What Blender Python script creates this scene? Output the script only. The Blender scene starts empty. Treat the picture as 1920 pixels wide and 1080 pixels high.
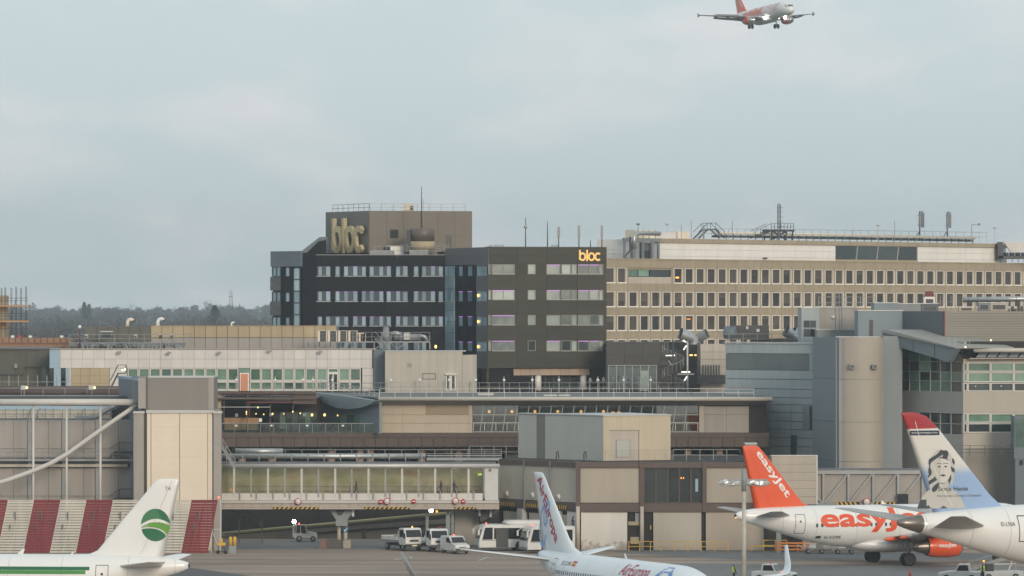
import bpy, bmesh, math, random
from mathutils import Vector, Matrix
R = math.radians
random.seed(7)
scene = bpy.context.scene
C = scene.collection

# ---------------------------------------------------------------- camera
# long lens from a high vantage point; world: X right, Y away, Z up
FPX, CAMZ, HORY = 9500.0, 25.0, 583.0      # focal length in photo pixels, eye height, horizon row
cam_d = bpy.data.cameras.new('camera')
cam = bpy.data.objects.new('camera', cam_d)
C.objects.link(cam)
cam.location = (0, 0, CAMZ)
cam.rotation_euler = (R(90), 0, 0)
cam_d.sensor_width = 36.0
cam_d.lens = 36.0 * FPX / 1920.0
cam_d.shift_y = (HORY - 540.0) / 1920.0
cam_d.clip_start = 1.0
cam_d.clip_end = 60000.0
scene.camera = cam

# ---------------------------------------------------------------- sky and sun
SUN_EL, SUN_AZ = R(14), R(160)       # azimuth clockwise from +Y: low sun behind the camera, to its right
world = bpy.data.worlds.new('World'); scene.world = world; world.use_nodes = True
nt = world.node_tree; nt.nodes.clear()
def wn(t, **k):
    n = nt.nodes.new(t)
    for a, b in k.items(): setattr(n, a, b)
    return n
sky = wn('ShaderNodeTexSky', sky_type='NISHITA', sun_disc=False)
sky.sun_elevation = SUN_EL; sky.sun_rotation = SUN_AZ
sky.air_density = 1.0; sky.dust_density = 2.0; sky.ozone_density = 1.6
tc = wn('ShaderNodeTexCoord'); sep = wn('ShaderNodeSeparateXYZ')
nt.links.new(tc.outputs['Generated'], sep.inputs[0])
# cloud sheet: direction stretched so that low clouds flatten towards the horizon
ad = wn('ShaderNodeMath', operation='ABSOLUTE'); nt.links.new(sep.outputs['Z'], ad.inputs[0])
ad2 = wn('ShaderNodeMath', operation='ADD'); nt.links.new(ad.outputs[0], ad2.inputs[0]); ad2.inputs[1].default_value = 0.11
dx = wn('ShaderNodeMath', operation='DIVIDE'); nt.links.new(sep.outputs['X'], dx.inputs[0]); nt.links.new(ad2.outputs[0], dx.inputs[1])
dy = wn('ShaderNodeMath', operation='DIVIDE'); nt.links.new(sep.outputs['Y'], dy.inputs[0]); nt.links.new(ad2.outputs[0], dy.inputs[1])
cmb = wn('ShaderNodeCombineXYZ'); nt.links.new(dx.outputs[0], cmb.inputs[0]); nt.links.new(dy.outputs[0], cmb.inputs[1])
def cloud(scale, detail, lo, hi, seed):
    mp = wn('ShaderNodeMapping'); mp.inputs['Location'].default_value = (seed, seed * 1.7, 0); mp.inputs['Scale'].default_value = (scale, scale * 0.34, 1)
    nt.links.new(cmb.outputs[0], mp.inputs[0])
    nz = wn('ShaderNodeTexNoise'); nz.inputs['Scale'].default_value = 1.0; nz.inputs['Detail'].default_value = detail; nz.inputs['Roughness'].default_value = 0.52
    nt.links.new(mp.outputs[0], nz.inputs['Vector'])
    mr = wn('ShaderNodeMapRange'); mr.inputs['From Min'].default_value = lo; mr.inputs['From Max'].default_value = hi
    mr.interpolation_type = 'SMOOTHSTEP'
    nt.links.new(nz.outputs['Fac'], mr.inputs['Value'])
    return mr
def mix(a, b, fac):
    m = wn('ShaderNodeMix', data_type='RGBA')
    for s, v in ((m.inputs[6], a), (m.inputs[7], b)):
        if isinstance(v, tuple): s.default_value = (*v, 1)
        else: nt.links.new(v, s)
    if isinstance(fac, float): m.inputs[0].default_value = fac
    else: nt.links.new(fac, m.inputs[0])
    return m.outputs[2]
VEIL = (5.15, 6.1, 6.4); LIT = (6.55, 6.45, 6.5); GREY = (5.1, 5.8, 6.05)
base = mix(sky.outputs[0], VEIL, 0.86)                       # thin high overcast over a clear sky
c1 = cloud(2.6, 4.0, 0.44, 0.70, 3.1); c2 = cloud(4.2, 4.5, 0.46, 0.74, 9.3)
k1 = wn('ShaderNodeMath', operation='MULTIPLY'); nt.links.new(c1.outputs[0], k1.inputs[0]); k1.inputs[1].default_value = 0.8
k2 = wn('ShaderNodeMath', operation='MULTIPLY'); nt.links.new(c2.outputs[0], k2.inputs[0]); k2.inputs[1].default_value = 0.35
col = mix(mix(base, LIT, k1.outputs[0]), GREY, k2.outputs[0])
bg = wn('ShaderNodeBackground'); bg.inputs['Strength'].default_value = 0.1
out = wn('ShaderNodeOutputWorld')
nt.links.new(col, bg.inputs[0]); nt.links.new(bg.outputs[0], out.inputs[0])

sd = bpy.data.lights.new('sun', 'SUN'); sun = bpy.data.objects.new('sun', sd); C.objects.link(sun)
sd.energy = 1.5; sd.angle = R(14); sd.color = (1.0, 0.84, 0.66)
sdir = Vector((math.sin(SUN_AZ) * math.cos(SUN_EL), math.cos(SUN_AZ) * math.cos(SUN_EL), math.sin(SUN_EL)))
sun.rotation_euler = sdir.to_track_quat('Z', 'Y').to_euler()
sun.location = sdir * 300

vs = scene.view_settings
vs.view_transform = 'Standard'; vs.look = 'None'; vs.gamma = 1.0; vs.use_curve_mapping = False; vs.exposure = 0.36
cy = scene.cycles
cy.use_denoising = True; cy.max_bounces = 5; cy.diffuse_bounces = 2; cy.glossy_bounces = 2; cy.transmission_bounces = 4
cy.transparent_max_bounces = 8; cy.volume_bounces = 0; cy.caustics_reflective = False; cy.caustics_refractive = False
cy.sample_clamp_indirect = 4.0

# ---------------------------------------------------------------- helpers
def P(px, py, Y):
    "a photo pixel at a known distance"
    return Vector(((px - 960.0) * Y / FPX, Y, CAMZ - (py - HORY) * Y / FPX))
def GY(py):
    "distance of the ground seen at a photo row"
    return FPX * CAMZ / (py - HORY)
def PX(px, Y): return (px - 960.0) * Y / FPX
def PZ(py, Y): return CAMZ - (py - HORY) * Y / FPX

MATS = {}
def mat(name, col, rough=0.6, metal=0.0, var=0.12, scale=0.35, rnd=0.0, streak=0.0, bump=0.0, emit=None, ior=1.5, alpha=1.0, coat=0.0, trans=0.0):
    if name in MATS: return MATS[name]
    m = bpy.data.materials.new(name); m.use_nodes = True
    t = m.node_tree; b = t.nodes['Principled BSDF']
    b.inputs['Roughness'].default_value = rough; b.inputs['Metallic'].default_value = metal
    b.inputs['IOR'].default_value = ior; b.inputs['Alpha'].default_value = alpha
    b.inputs['Coat Weight'].default_value = coat; b.inputs['Transmission Weight'].default_value = trans
    b.inputs['Base Color'].default_value = (*col, 1)
    if emit:
        b.inputs['Emission Color'].default_value = (*emit[0], 1); b.inputs['Emission Strength'].default_value = emit[1]
    cur = None
    def scaled(fac_socket, lo, hi, prev):
        mr = t.nodes.new('ShaderNodeMapRange'); mr.inputs['From Min'].default_value = 0.25; mr.inputs['From Max'].default_value = 0.75
        mr.inputs['To Min'].default_value = lo; mr.inputs['To Max'].default_value = hi
        t.links.new(fac_socket, mr.inputs['Value'])
        if prev is None: return mr.outputs[0]
        mu = t.nodes.new('ShaderNodeMath'); mu.operation = 'MULTIPLY'
        t.links.new(prev, mu.inputs[0]); t.links.new(mr.outputs[0], mu.inputs[1]); return mu.outputs[0]
    geo = t.nodes.new('ShaderNodeNewGeometry') if (var or streak or bump) else None
    if var:
        n = t.nodes.new('ShaderNodeTexNoise'); n.inputs['Scale'].default_value = scale; n.inputs['Detail'].default_value = 6; n.inputs['Roughness'].default_value = 0.6
        t.links.new(geo.outputs['Position'], n.inputs['Vector'])
        cur = scaled(n.outputs['Fac'], 1 - var, 1 + var, cur)
        if not metal and not trans:
            mr = t.nodes.new('ShaderNodeMapRange'); mr.inputs['To Min'].default_value = max(0.02, rough - 0.12); mr.inputs['To Max'].default_value = min(1, rough + 0.12)
            t.links.new(n.outputs['Fac'], mr.inputs['Value']); t.links.new(mr.outputs[0], b.inputs['Roughness'])
    if streak:
        mp = t.nodes.new('ShaderNodeMapping'); mp.inputs['Scale'].default_value = (1.6, 1.6, 0.10)
        t.links.new(geo.outputs['Position'], mp.inputs[0])
        n = t.nodes.new('ShaderNodeTexNoise'); n.inputs['Scale'].default_value = 1.0; n.inputs['Detail'].default_value = 5
        t.links.new(mp.outputs[0], n.inputs['Vector'])
        cur = scaled(n.outputs['Fac'], 1 - streak, 1 + streak * 0.5, cur)
    if rnd:
        oi = t.nodes.new('ShaderNodeObjectInfo')
        mr = t.nodes.new('ShaderNodeMapRange'); mr.inputs['To Min'].default_value = 1 - rnd; mr.inputs['To Max'].default_value = 1 + rnd
        t.links.new(oi.outputs['Random'], mr.inputs['Value'])
        if cur is None: cur = mr.outputs[0]
        else:
            mu = t.nodes.new('ShaderNodeMath'); mu.operation = 'MULTIPLY'
            t.links.new(cur, mu.inputs[0]); t.links.new(mr.outputs[0], mu.inputs[1]); cur = mu.outputs[0]
    if cur is not None:
        mx = t.nodes.new('ShaderNodeVectorMath'); mx.operation = 'SCALE'; mx.inputs[0].default_value = col
        t.links.new(cur, mx.inputs['Scale']); t.links.new(mx.outputs[0], b.inputs['Base Color'])
    if bump:
        n = t.nodes.new('ShaderNodeTexNoise'); n.inputs['Scale'].default_value = 6.0; n.inputs['Detail'].default_value = 4
        t.links.new(geo.outputs['Position'], n.inputs['Vector'])
        bp = t.nodes.new('ShaderNodeBump'); bp.inputs['Strength'].default_value = bump; bp.inputs['Distance'].default_value = 0.05
        t.links.new(n.outputs['Fac'], bp.inputs['Height']); t.links.new(bp.outputs[0], b.inputs['Normal'])
    MATS[name] = m
    return m

def tag(o, label=None, cat=None, group=None, kind=None):
    if label: o['label'] = label
    if cat: o['category'] = cat
    if group: o['group'] = group
    if kind: o['kind'] = kind
    return o
def empty(name, loc=(0, 0, 0), rz=0.0, label=None, cat=None, group=None):
    o = bpy.data.objects.new(name, None); C.objects.link(o); o.empty_display_size = 0.5
    o.location = loc; o.rotation_euler = (0, 0, rz)
    return tag(o, label, cat, group)

CUBES = {}
def cube_mesh(m):
    if m.name not in CUBES:
        me = bpy.data.meshes.new('block_' + m.name)
        v = [(x, y, z) for x in (-.5, .5) for y in (-.5, .5) for z in (-.5, .5)]
        f = [(0, 1, 3, 2), (4, 6, 7, 5), (0, 4, 5, 1), (2, 3, 7, 6), (0, 2, 6, 4), (1, 5, 7, 3)]
        me.from_pydata(v, [], f); me.materials.append(m); CUBES[m.name] = me
    return CUBES[m.name]
def box(name, parent, m, x0, x1, y0, y1, z0, z1):
    "one block piece, sharing the block mesh of its material"
    o = bpy.data.objects.new(name, cube_mesh(m)); C.objects.link(o)
    o.parent = parent
    o.location = ((x0 + x1) / 2, (y0 + y1) / 2, (z0 + z1) / 2)
    o.scale = (max(abs(x1 - x0), 1e-3), max(abs(y1 - y0), 1e-3), max(abs(z1 - z0), 1e-3))
    return o

class MB:
    "collects shapes into one mesh"
    def __init__(s): s.v = []; s.f = []; s.mi = []; s.sm = []
    def add(s, v, f, mi=0, smooth=False):
        o = len(s.v); s.v += [tuple(p) for p in v]
        for q in f: s.f.append(tuple(i + o for i in q)); s.mi.append(mi); s.sm.append(smooth)
        return s
    def box(s, x0, x1, y0, y1, z0, z1, mi=0):
        v = [(x, y, z) for x in (x0, x1) for y in (y0, y1) for z in (z0, z1)]
        return s.add(v, [(0, 1, 3, 2), (4, 6, 7, 5), (0, 4, 5, 1), (2, 3, 7, 6), (0, 2, 6, 4), (1, 5, 7, 3)], mi)
    def bar(s, a, b, w, h=None, mi=0):
        "square bar between two points"
        a = Vector(a); b = Vector(b); h = h or w; d = (b - a)
        if d.length < 1e-6: return s
        d.normalize(); up = Vector((0, 0, 1)) if abs(d.z) < 0.95 else Vector((0, 1, 0))
        sx = d.cross(up).normalized(); sy = sx.cross(d).normalized()
        v = []
        for p in (a, b):
            for i, j in ((-1, -1), (1, -1), (1, 1), (-1, 1)): v.append(p + sx * (i * w / 2) + sy * (j * h / 2))
        return s.add(v, [(3, 2, 1, 0), (4, 5, 6, 7), (0, 1, 5, 4), (1, 2, 6, 5), (2, 3, 7, 6), (3, 0, 4, 7)], mi)
    def tube(s, pts, r, n=8, mi=0, cap=True):
        "round tube through points; r a number or one radius per point"
        pts = [Vector(p) for p in pts]; rr = r if isinstance(r, (list, tuple)) else [r] * len(pts)
        v = []; f = []
        ref = None
        for i, p in enumerate(pts):
            d = (pts[min(i + 1, len(pts) - 1)] - pts[max(i - 1, 0)]).normalized()
            if ref is None:
                ref = Vector((0, 0, 1)) if abs(d.z) < 0.9 else Vector((1, 0, 0))
            sx = d.cross(ref).normalized(); sy = sx.cross(d).normalized(); ref = sy
            for k in range(n):
                a = 2 * math.pi * k / n
                v.append(p + sx * (math.cos(a) * rr[i]) + sy * (math.sin(a) * rr[i]))
        for i in range(len(pts) - 1):
            for k in range(n):
                f.append((i * n + k, i * n + (k + 1) % n, (i + 1) * n + (k + 1) % n, (i + 1) * n + k))
        if cap: f.append(tuple(range(n - 1, -1, -1))); f.append(tuple(range((len(pts) - 1) * n, len(pts) * n)))
        return s.add(v, f, mi, n > 6)
    def lathe(s, prof, axis_o, axis_d, n=20, mi=0, cap=True):
        "prof: (distance along axis, radius)"
        o = Vector(axis_o); d = Vector(axis_d).normalized()
        return s.tube([o + d * t for t, _ in prof], [max(r, 1e-3) for _, r in prof], n, mi, cap)
    def prism(s, poly, y0, y1, mi=0):
        "polygon in x,z extruded along y"
        n = len(poly); v = [(x, y0, z) for x, z in poly] + [(x, y1, z) for x, z in poly]
        f = [tuple(range(n)), tuple(range(2 * n - 1, n - 1, -1))] + [(i, i + n, (i + 1) % n + n, (i + 1) % n) for i in range(n)]
        return s.add(v, f, mi)
    def plan(s, poly, z0, z1, mi=0):
        "polygon in x,y extruded along z"
        n = len(poly); v = [(x, y, z0) for x, y in poly] + [(x, y, z1) for x, y in poly]
        f = [tuple(range(n - 1, -1, -1)), tuple(range(n, 2 * n))] + [(i, (i + 1) % n, (i + 1) % n + n, i + n) for i in range(n)]
        return s.add(v, f, mi)
    def ball(s, c, r, n=10, mi=0, sz=1.0):
        c = Vector(c); prof = [(-r * sz * math.cos(math.pi * i / n), r * math.sin(math.pi * i / n)) for i in range(n + 1)]
        return s.lathe(prof, c, (0, 0, 1), n + 2, mi)
    def build(s, name, m, parent=None, loc=None, bevel=0.0):
        me = bpy.data.meshes.new(name); me.from_pydata(s.v, [], s.f)
        for mm in (m if isinstance(m, (list, tuple)) else [m]): me.materials.append(mm)
        me.polygons.foreach_set('material_index', s.mi); me.polygons.foreach_set('use_smooth', s.sm)
        bm = bmesh.new(); bm.from_mesh(me); bmesh.ops.recalc_face_normals(bm, faces=bm.faces); bm.to_mesh(me); bm.free()
        o = bpy.data.objects.new(name, me); C.objects.link(o); o.parent = parent
        if loc is not None: o.location = loc
        if bevel:
            b = o.modifiers.new('bevel', 'BEVEL'); b.width = bevel; b.segments = 2; b.limit_method = 'ANGLE'
        return o

class Fac:
    "upright plane through two ground points given as (photo column, distance); local x along it, y into it, z up"
    def __init__(s, x0, Y0, x1, Y1):
        s.A = Vector((PX(x0, Y0), Y0)); s.B = Vector((PX(x1, Y1), Y1)); d = s.B - s.A
        s.len = d.length; s.d = d.normalized(); s.rz = math.atan2(d.y, d.x)
    def uz(s, px, py):
        k = (px - 960.0) / FPX
        u = (k * s.A.y - s.A.x) / (s.d.x - k * s.d.y); t = s.A.y + u * s.d.y
        return u, CAMZ - (py - HORY) * t / FPX
    def u(s, px): return s.uz(px, 600)[0]
    def thing(s, name, label, cat, group=None):
        return empty(name, (s.A.x, s.A.y, 0), s.rz, label, cat, group)
    def rect(s, px0, py0, px1, py1):
        m = (px0 + px1) / 2; return s.u(px0), s.u(px1), s.uz(m, py1)[1], s.uz(m, py0)[1]
    def box(s, name, parent, m, px0, py0, px1, py1, y0, y1):
        x0, x1, z0, z1 = s.rect(px0, py0, px1, py1)
        return box(name, parent, m, x0, x1, y0, y1, z0, z1)
    def mbox(s, mb, px0, py0, px1, py1, y0, y1, mi=0):
        x0, x1, z0, z1 = s.rect(px0, py0, px1, py1); return mb.box(x0, x1, y0, y1, z0, z1, mi)
    def pt(s, px, py, y=0.0):
        u, z = s.uz(px, py); return (u, y, z)

def copy_tree(o, parent=None):
    c = o.copy(); C.objects.link(c); c.parent = parent
    for ch in list(o.children): copy_tree(ch, c)
    return c

def text_bm(s, size=1.0, bold=0.0, xs=1.0, spacing=1.0, shear=0.0):
    cu = bpy.data.curves.new('t', 'FONT'); cu.body = s; cu.size = size; cu.offset = bold; cu.space_character = spacing; cu.shear = shear
    cu.resolution_u = 4
    o = bpy.data.objects.new('t', cu); C.objects.link(o)
    bpy.context.view_layer.update()
    me = bpy.data.meshes.new_from_object(o)
    bpy.data.objects.remove(o); bpy.data.curves.remove(cu)
    bm = bmesh.new(); bm.from_mesh(me); bpy.data.meshes.remove(me)
    for v in bm.verts: v.co.x *= xs
    return bm
def bm_bounds(bm):
    xs = [v.co.x for v in bm.verts]; ys = [v.co.y for v in bm.verts]; return min(xs), max(xs), min(ys), max(ys)
def fit_text(s, w=None, h=None, bold=0.0, spacing=1.0, shear=0.0):
    "text with lower left corner at 0,0 fitted to width and/or height"
    bm = text_bm(s, 1.0, bold, 1.0, spacing, shear); x0, x1, y0, y1 = bm_bounds(bm)
    sy = (h / (y1 - y0)) if h else (w / (x1 - x0)); sx = (w / (x1 - x0)) if w else sy
    for v in bm.verts: v.co = Vector(((v.co.x - x0) * sx, (v.co.y - y0) * sy, 0))
    return bm
def slice_bm(bm, step, axis=1):
    vals = [v.co[axis] for v in bm.verts]; a, b = min(vals), max(vals); n = Vector((1, 0, 0)) if axis == 0 else Vector((0, 1, 0))
    t = math.floor(a / step) * step + step
    while t < b:
        bmesh.ops.bisect_plane(bm, geom=bm.verts[:] + bm.edges[:] + bm.faces[:], plane_co=n * t, plane_no=n, dist=1e-5)
        t += step
def map_bm(bm, fn, name, m, parent):
    "moves every vertex (x, y) of flat lettering to fn(x, y) and links it"
    for v in bm.verts: v.co = Vector(fn(v.co.x, v.co.y))
    me = bpy.data.meshes.new(name); bm.to_mesh(me); bm.free(); me.materials.append(m)
    o = bpy.data.objects.new(name, me); C.objects.link(o); o.parent = parent
    return o
def flat_text(s, parent, m, org, ux, uy, w=None, h=None, bold=0.0, name='lettering', spacing=1.0, shear=0.0):
    org = Vector(org); ux = Vector(ux); uy = Vector(uy)
    return map_bm(fit_text(s, w, h, bold, spacing, shear), lambda x, y: org + ux * x + uy * y, name, m, parent)

def railing_mb(mb, pts, h, step, r=0.03, rails=(1.0, 0.5)):
    pts = [Vector(p) for p in pts]
    for a, b in zip(pts, pts[1:]):
        n = max(1, round((b - a).length / step))
        for i in range(n + 1):
            p = a.lerp(b, i / n); mb.bar(p, p + Vector((0, 0, h)), r * 2)
        for q in rails: mb.bar(a + Vector((0, 0, h * q)), b + Vector((0, 0, h * q)), r * 1.8)
    return mb
def railing(pts, h, step, m, label, r=0.03, rails=(1.0, 0.5), group=None, name='railing'):
    o = railing_mb(MB(), pts, h, step, r, rails).build(name, m)
    return tag(o, label, 'railing', group)

# ---------------------------------------------------------------- materials
def glass_mat(name, dark, light, lo=0.0, hi=1.0, rough=0.06, ior=1.9, emit=0.0, tint=None):
    "window glass whose room behind differs from pane to pane"
    m = bpy.data.materials.new(name); m.use_nodes = True; t = m.node_tree; b = t.nodes['Principled BSDF']
    oi = t.nodes.new('ShaderNodeObjectInfo'); g = t.nodes.new('ShaderNodeNewGeometry')
    n = t.nodes.new('ShaderNodeTexNoise'); n.inputs['Scale'].default_value = 0.55; n.inputs['Detail'].default_value = 3
    t.links.new(g.outputs['Position'], n.inputs['Vector'])
    ma = t.nodes.new('ShaderNodeMath'); ma.operation = 'MULTIPLY_ADD'; ma.inputs[1].default_value = 0.55
    sb = t.nodes.new('ShaderNodeMath'); sb.operation = 'MULTIPLY'; sb.inputs[1].default_value = 0.55
    t.links.new(oi.outputs['Random'], sb.inputs[0]); t.links.new(n.outputs['Fac'], ma.inputs[0]); t.links.new(sb.outputs[0], ma.inputs[2])
    mr = t.nodes.new('ShaderNodeMapRange'); mr.inputs['From Min'].default_value = 0.2; mr.inputs['From Max'].default_value = 0.85
    t.links.new(ma.outputs[0], mr.inputs['Value'])
    mx = t.nodes.new('ShaderNodeMix'); mx.data_type = 'RGBA'; mx.inputs[6].default_value = (*dark, 1); mx.inputs[7].default_value = (*light, 1)
    t.links.new(mr.outputs[0], mx.inputs[0]); t.links.new(mx.outputs[2], b.inputs['Base Color'])
    b.inputs['Roughness'].default_value = rough; b.inputs['IOR'].default_value = ior
    if emit:
        t.links.new(mx.outputs[2], b.inputs['Emission Color']); b.inputs['Emission Strength'].default_value = emit
    MATS[name] = m; return m

concrete = mat('concrete', (0.36, 0.32, 0.26), 0.85, var=0.12, rnd=0.05, streak=0.14)
office_stone = mat('office_stone', (0.37, 0.312, 0.226), 0.85, var=0.10, rnd=0.05, streak=0.16)
white_paint = mat('white_paint', (0.80, 0.775, 0.74), 0.6, var=0.05, rnd=0.03, streak=0.08)
white_panel = mat('white_panel', (0.62, 0.59, 0.56), 0.5, var=0.06, rnd=0.05, streak=0.10)
grey_panel = mat('grey_panel', (0.24, 0.26, 0.27), 0.55, var=0.06, rnd=0.05, streak=0.08)
slate_panel = mat('slate_panel', (0.115, 0.145, 0.175), 0.5, var=0.08, rnd=0.05, streak=0.08)
taupe_panel = mat('taupe_panel', (0.34, 0.31, 0.285), 0.6, var=0.06, rnd=0.04, streak=0.08)
beige_panel = mat('beige_panel', (0.47, 0.42, 0.36), 0.6, var=0.07, rnd=0.05, streak=0.10)
cream_panel = mat('cream_panel', (0.72, 0.63, 0.51), 0.55, var=0.03, rnd=0.02, streak=0.03)
tan_panel = mat('tan_panel', (0.42, 0.34, 0.22), 0.7, var=0.10, rnd=0.06, streak=0.12)
dark_panel = mat('dark_panel', (0.015, 0.015, 0.019), 0.6, var=0.1, rnd=0.08, ior=1.18)
hotel_brown = mat('hotel_brown', (0.047, 0.045, 0.035), 0.5, var=0.10, rnd=0.10, ior=1.3)
hotel_tower = mat('hotel_tower', (0.125, 0.106, 0.086), 0.5, var=0.06, rnd=0.05, metal=0.1)
dark_steel = mat('dark_steel', (0.06, 0.062, 0.066), 0.5, metal=0.3, var=0.2)
grey_steel = mat('grey_steel', (0.26, 0.27, 0.28), 0.45, metal=0.4, var=0.15)
pale_steel = mat('pale_steel', (0.50, 0.50, 0.49), 0.45, metal=0.2, var=0.10)
galv = mat('galvanised', (0.42, 0.44, 0.45), 0.4, metal=0.6, var=0.2, scale=1.5)
brown_steel = mat('brown_steel', (0.092, 0.062, 0.054), 0.6, var=0.15, rnd=0.06)
red_steel = mat('red_steel', (0.16, 0.035, 0.035), 0.6, var=0.1)
black = mat('black_rubber', (0.018, 0.018, 0.020), 0.8, var=0.2, scale=3)
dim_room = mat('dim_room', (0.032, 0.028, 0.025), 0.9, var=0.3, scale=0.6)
roof_grey = mat('roof_grey', (0.14, 0.145, 0.15), 0.8, var=0.2)
blue_sheet = mat('blue_sheet', (0.30, 0.42, 0.52), 0.5, var=0.06, streak=0.05)
wood_board = mat('wood_board', (0.42, 0.25, 0.13), 0.8, var=0.15, rnd=0.08)
brick_red = mat('brick_red', (0.30, 0.175, 0.115), 0.85, var=0.15, rnd=0.06)
yellow_paint = mat('yellow_paint', (0.60, 0.36, 0.04), 0.55, var=0.1)
orange_paint = mat('orange_paint', (0.62, 0.20, 0.03), 0.55, var=0.1)
red_paint = mat('red_paint', (0.55, 0.03, 0.03), 0.5, var=0.05)
blue_sign = mat('blue_sign', (0.02, 0.20, 0.42), 0.4, var=0.03)
sign_white = mat('sign_white', (0.78, 0.78, 0.76), 0.5, var=0.03)
sign_red = mat('sign_red', (0.50, 0.02, 0.03), 0.5, var=0.03)
vehicle_white = mat('vehicle_white', (0.60, 0.605, 0.59), 0.4, var=0.14, scale=1.1, coat=0.3)
vehicle_glass = mat('vehicle_glass', (0.018, 0.02, 0.024), 0.06, var=0.0, ior=1.5)
lamp_warm = mat('lamp_warm', (1, .8, .4), var=0, emit=((1.0, 0.60, 0.14), 1.5))
lamp_white = mat('lamp_white', (1, 1, 1), var=0, emit=((1.0, 0.95, 0.92), 14.0))
lamp_tube = mat('lamp_tube', (1, 1, 1), var=0, emit=((1.0, 0.90, 0.78), 0.95))
lamp_orange = mat('lamp_orange', (1, .4, .1), var=0, emit=((1.0, 0.38, 0.06), 1.6))
lamp_red = mat('lamp_red', (1, .1, .1), var=0, emit=((1.0, 0.10, 0.06), 2.2))
lamp_purple = mat('lamp_purple', (.5, .2, .7), var=0, emit=((0.44, 0.14, 0.58), 0.75))
glass_hotel = glass_mat('glass_hotel', (0.07, 0.13, 0.20), (0.30, 0.45, 0.54), ior=2.2)  # reflected sky put into the pane colours as blue
glass_strip = glass_mat('glass_strip', (0.16, 0.26, 0.31), (0.42, 0.56, 0.60), ior=2.2)  # brighter sky reflection put into these pane colours
glass_room = glass_mat('glass_room', (0.07, 0.09, 0.09), (0.46, 0.52, 0.48), ior=2.0)
glass_office = glass_mat('glass_office', (0.014, 0.012, 0.012), (0.085, 0.066, 0.052), ior=1.55)
glass_green = glass_mat('glass_green', (0.03, 0.07, 0.055), (0.22, 0.36, 0.27), ior=1.7)
glass_dark = glass_mat('glass_dark', (0.012, 0.018, 0.02), (0.05, 0.065, 0.065), ior=1.7)
# ---------------------------------------------------------------- ground
def ground_mat():
    m = mat('tarmac', (0.30, 0.232, 0.185), 0.9, var=0.10, scale=0.05, bump=0.15)
    t = m.node_tree; b = t.nodes['Principled BSDF']
    src = b.inputs['Base Color'].links[0].from_socket
    g = t.nodes.new('ShaderNodeNewGeometry')
    # tyre rubber and oil wear: long soft smears along the taxi direction, blotches between
    mp = t.nodes.new('ShaderNodeMapping'); mp.inputs['Scale'].default_value = (0.03, 0.22, 1); mp.inputs['Rotation'].default_value = (0, 0, R(4))
    t.links.new(g.outputs['Position'], mp.inputs[0])
    n = t.nodes.new('ShaderNodeTexNoise'); n.inputs['Scale'].default_value = 1.0; n.inputs['Detail'].default_value = 6; t.links.new(mp.outputs[0], n.inputs['Vector'])
    mr = t.nodes.new('ShaderNodeMapRange'); mr.inputs['From Min'].default_value = 0.35; mr.inputs['From Max'].default_value = 0.7; mr.inputs['To Min'].default_value = 1.15; mr.inputs['To Max'].default_value = 0.55
    t.links.new(n.outputs['Fac'], mr.inputs['Value'])
    sc = t.nodes.new('ShaderNodeVectorMath'); sc.operation = 'SCALE'; t.links.new(src, sc.inputs[0]); t.links.new(mr.outputs[0], sc.inputs['Scale'])
    t.links.new(sc.outputs[0], b.inputs['Base Color'])
    return m
tarmac = ground_mat()
asphalt = mat('asphalt', (0.085, 0.085, 0.088), 0.9, var=0.18, scale=0.15, bump=0.1)
road_grey = mat('road_grey', (0.17, 0.172, 0.172), 0.85, var=0.14, scale=0.15)
grass = mat('far_grass', (0.07, 0.075, 0.045), 0.95, var=0.25, scale=0.01)
line_paint = mat('line_paint', (0.42, 0.41, 0.39), 0.8, var=0.25, scale=1.2)

def sheet(name, poly, z, m, kind='structure'):
    me = bpy.data.meshes.new(name); me.from_pydata([(x, y, z) for x, y in poly], [], [tuple(range(len(poly)))]); me.materials.append(m)
    o = bpy.data.objects.new(name, me); C.objects.link(o); o['kind'] = kind; return o
sheet('ground', [(-3550, -50), (3550, -50), (3550, 5000), (-3550, 5000)], -0.02, grass)
sheet('apron', [(-260, -40), (260, -40), (260, 900), (-260, 900)], 0.0, tarmac)
def gpt(px, py): Y = GY(py); return (PX(px, Y), Y)
# service road under the walkway, dark asphalt stands
sheet('road', [gpt(410, 1030), gpt(1060, 1030), gpt(1075, 1014), gpt(405, 1014)], 0.004, road_grey)
sheet('stand_asphalt', [gpt(-200, 1052), gpt(300, 1057), gpt(470, 1080), gpt(520, 1110), gpt(-200, 1110)], 0.005, asphalt)
sheet('stand_asphalt', [gpt(930, 1033), gpt(1130, 1034), gpt(1380, 1049), gpt(1600, 1048), gpt(2100, 1052), gpt(2100, 1040), gpt(1390, 1033)], 0.004, road_grey)
sheet('stand_asphalt', [gpt(1180, 1056), gpt(2100, 1063), gpt(2100, 1110), gpt(1300, 1110)], 0.005, road_grey)
def line(a, b, w, z=0.012):
    a = Vector(gpt(*a)); b = Vector(gpt(*b)); d = (b - a).normalized(); n = Vector((-d.y, d.x)) * w / 2
    return sheet('painted_line', [tuple(a - n), tuple(b - n), tuple(b + n), tuple(a + n)], z, line_paint)
line((560, 1040), (1000, 1047), 0.22); line((700, 1052), (1010, 1066), 0.18); line((470, 1046), (580, 1050), 0.18)
line((740, 1049), (768, 1043), 0.3); line((768, 1043), (772, 1047), 0.3); line((740, 1049), (752, 1050), 0.3)
line((865, 1042), (900, 1042), 0.25); line((898, 1051), (916, 1044), 0.3); line((1460, 1049), (1920, 1057), 0.25)
line((1120, 1062), (1640, 1058), 0.22); line((600, 1025), (615, 1025), 0.3); line((690, 1026), (730, 1026), 0.3)
line((700, 1020), (730, 1020), 0.25)

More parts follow.
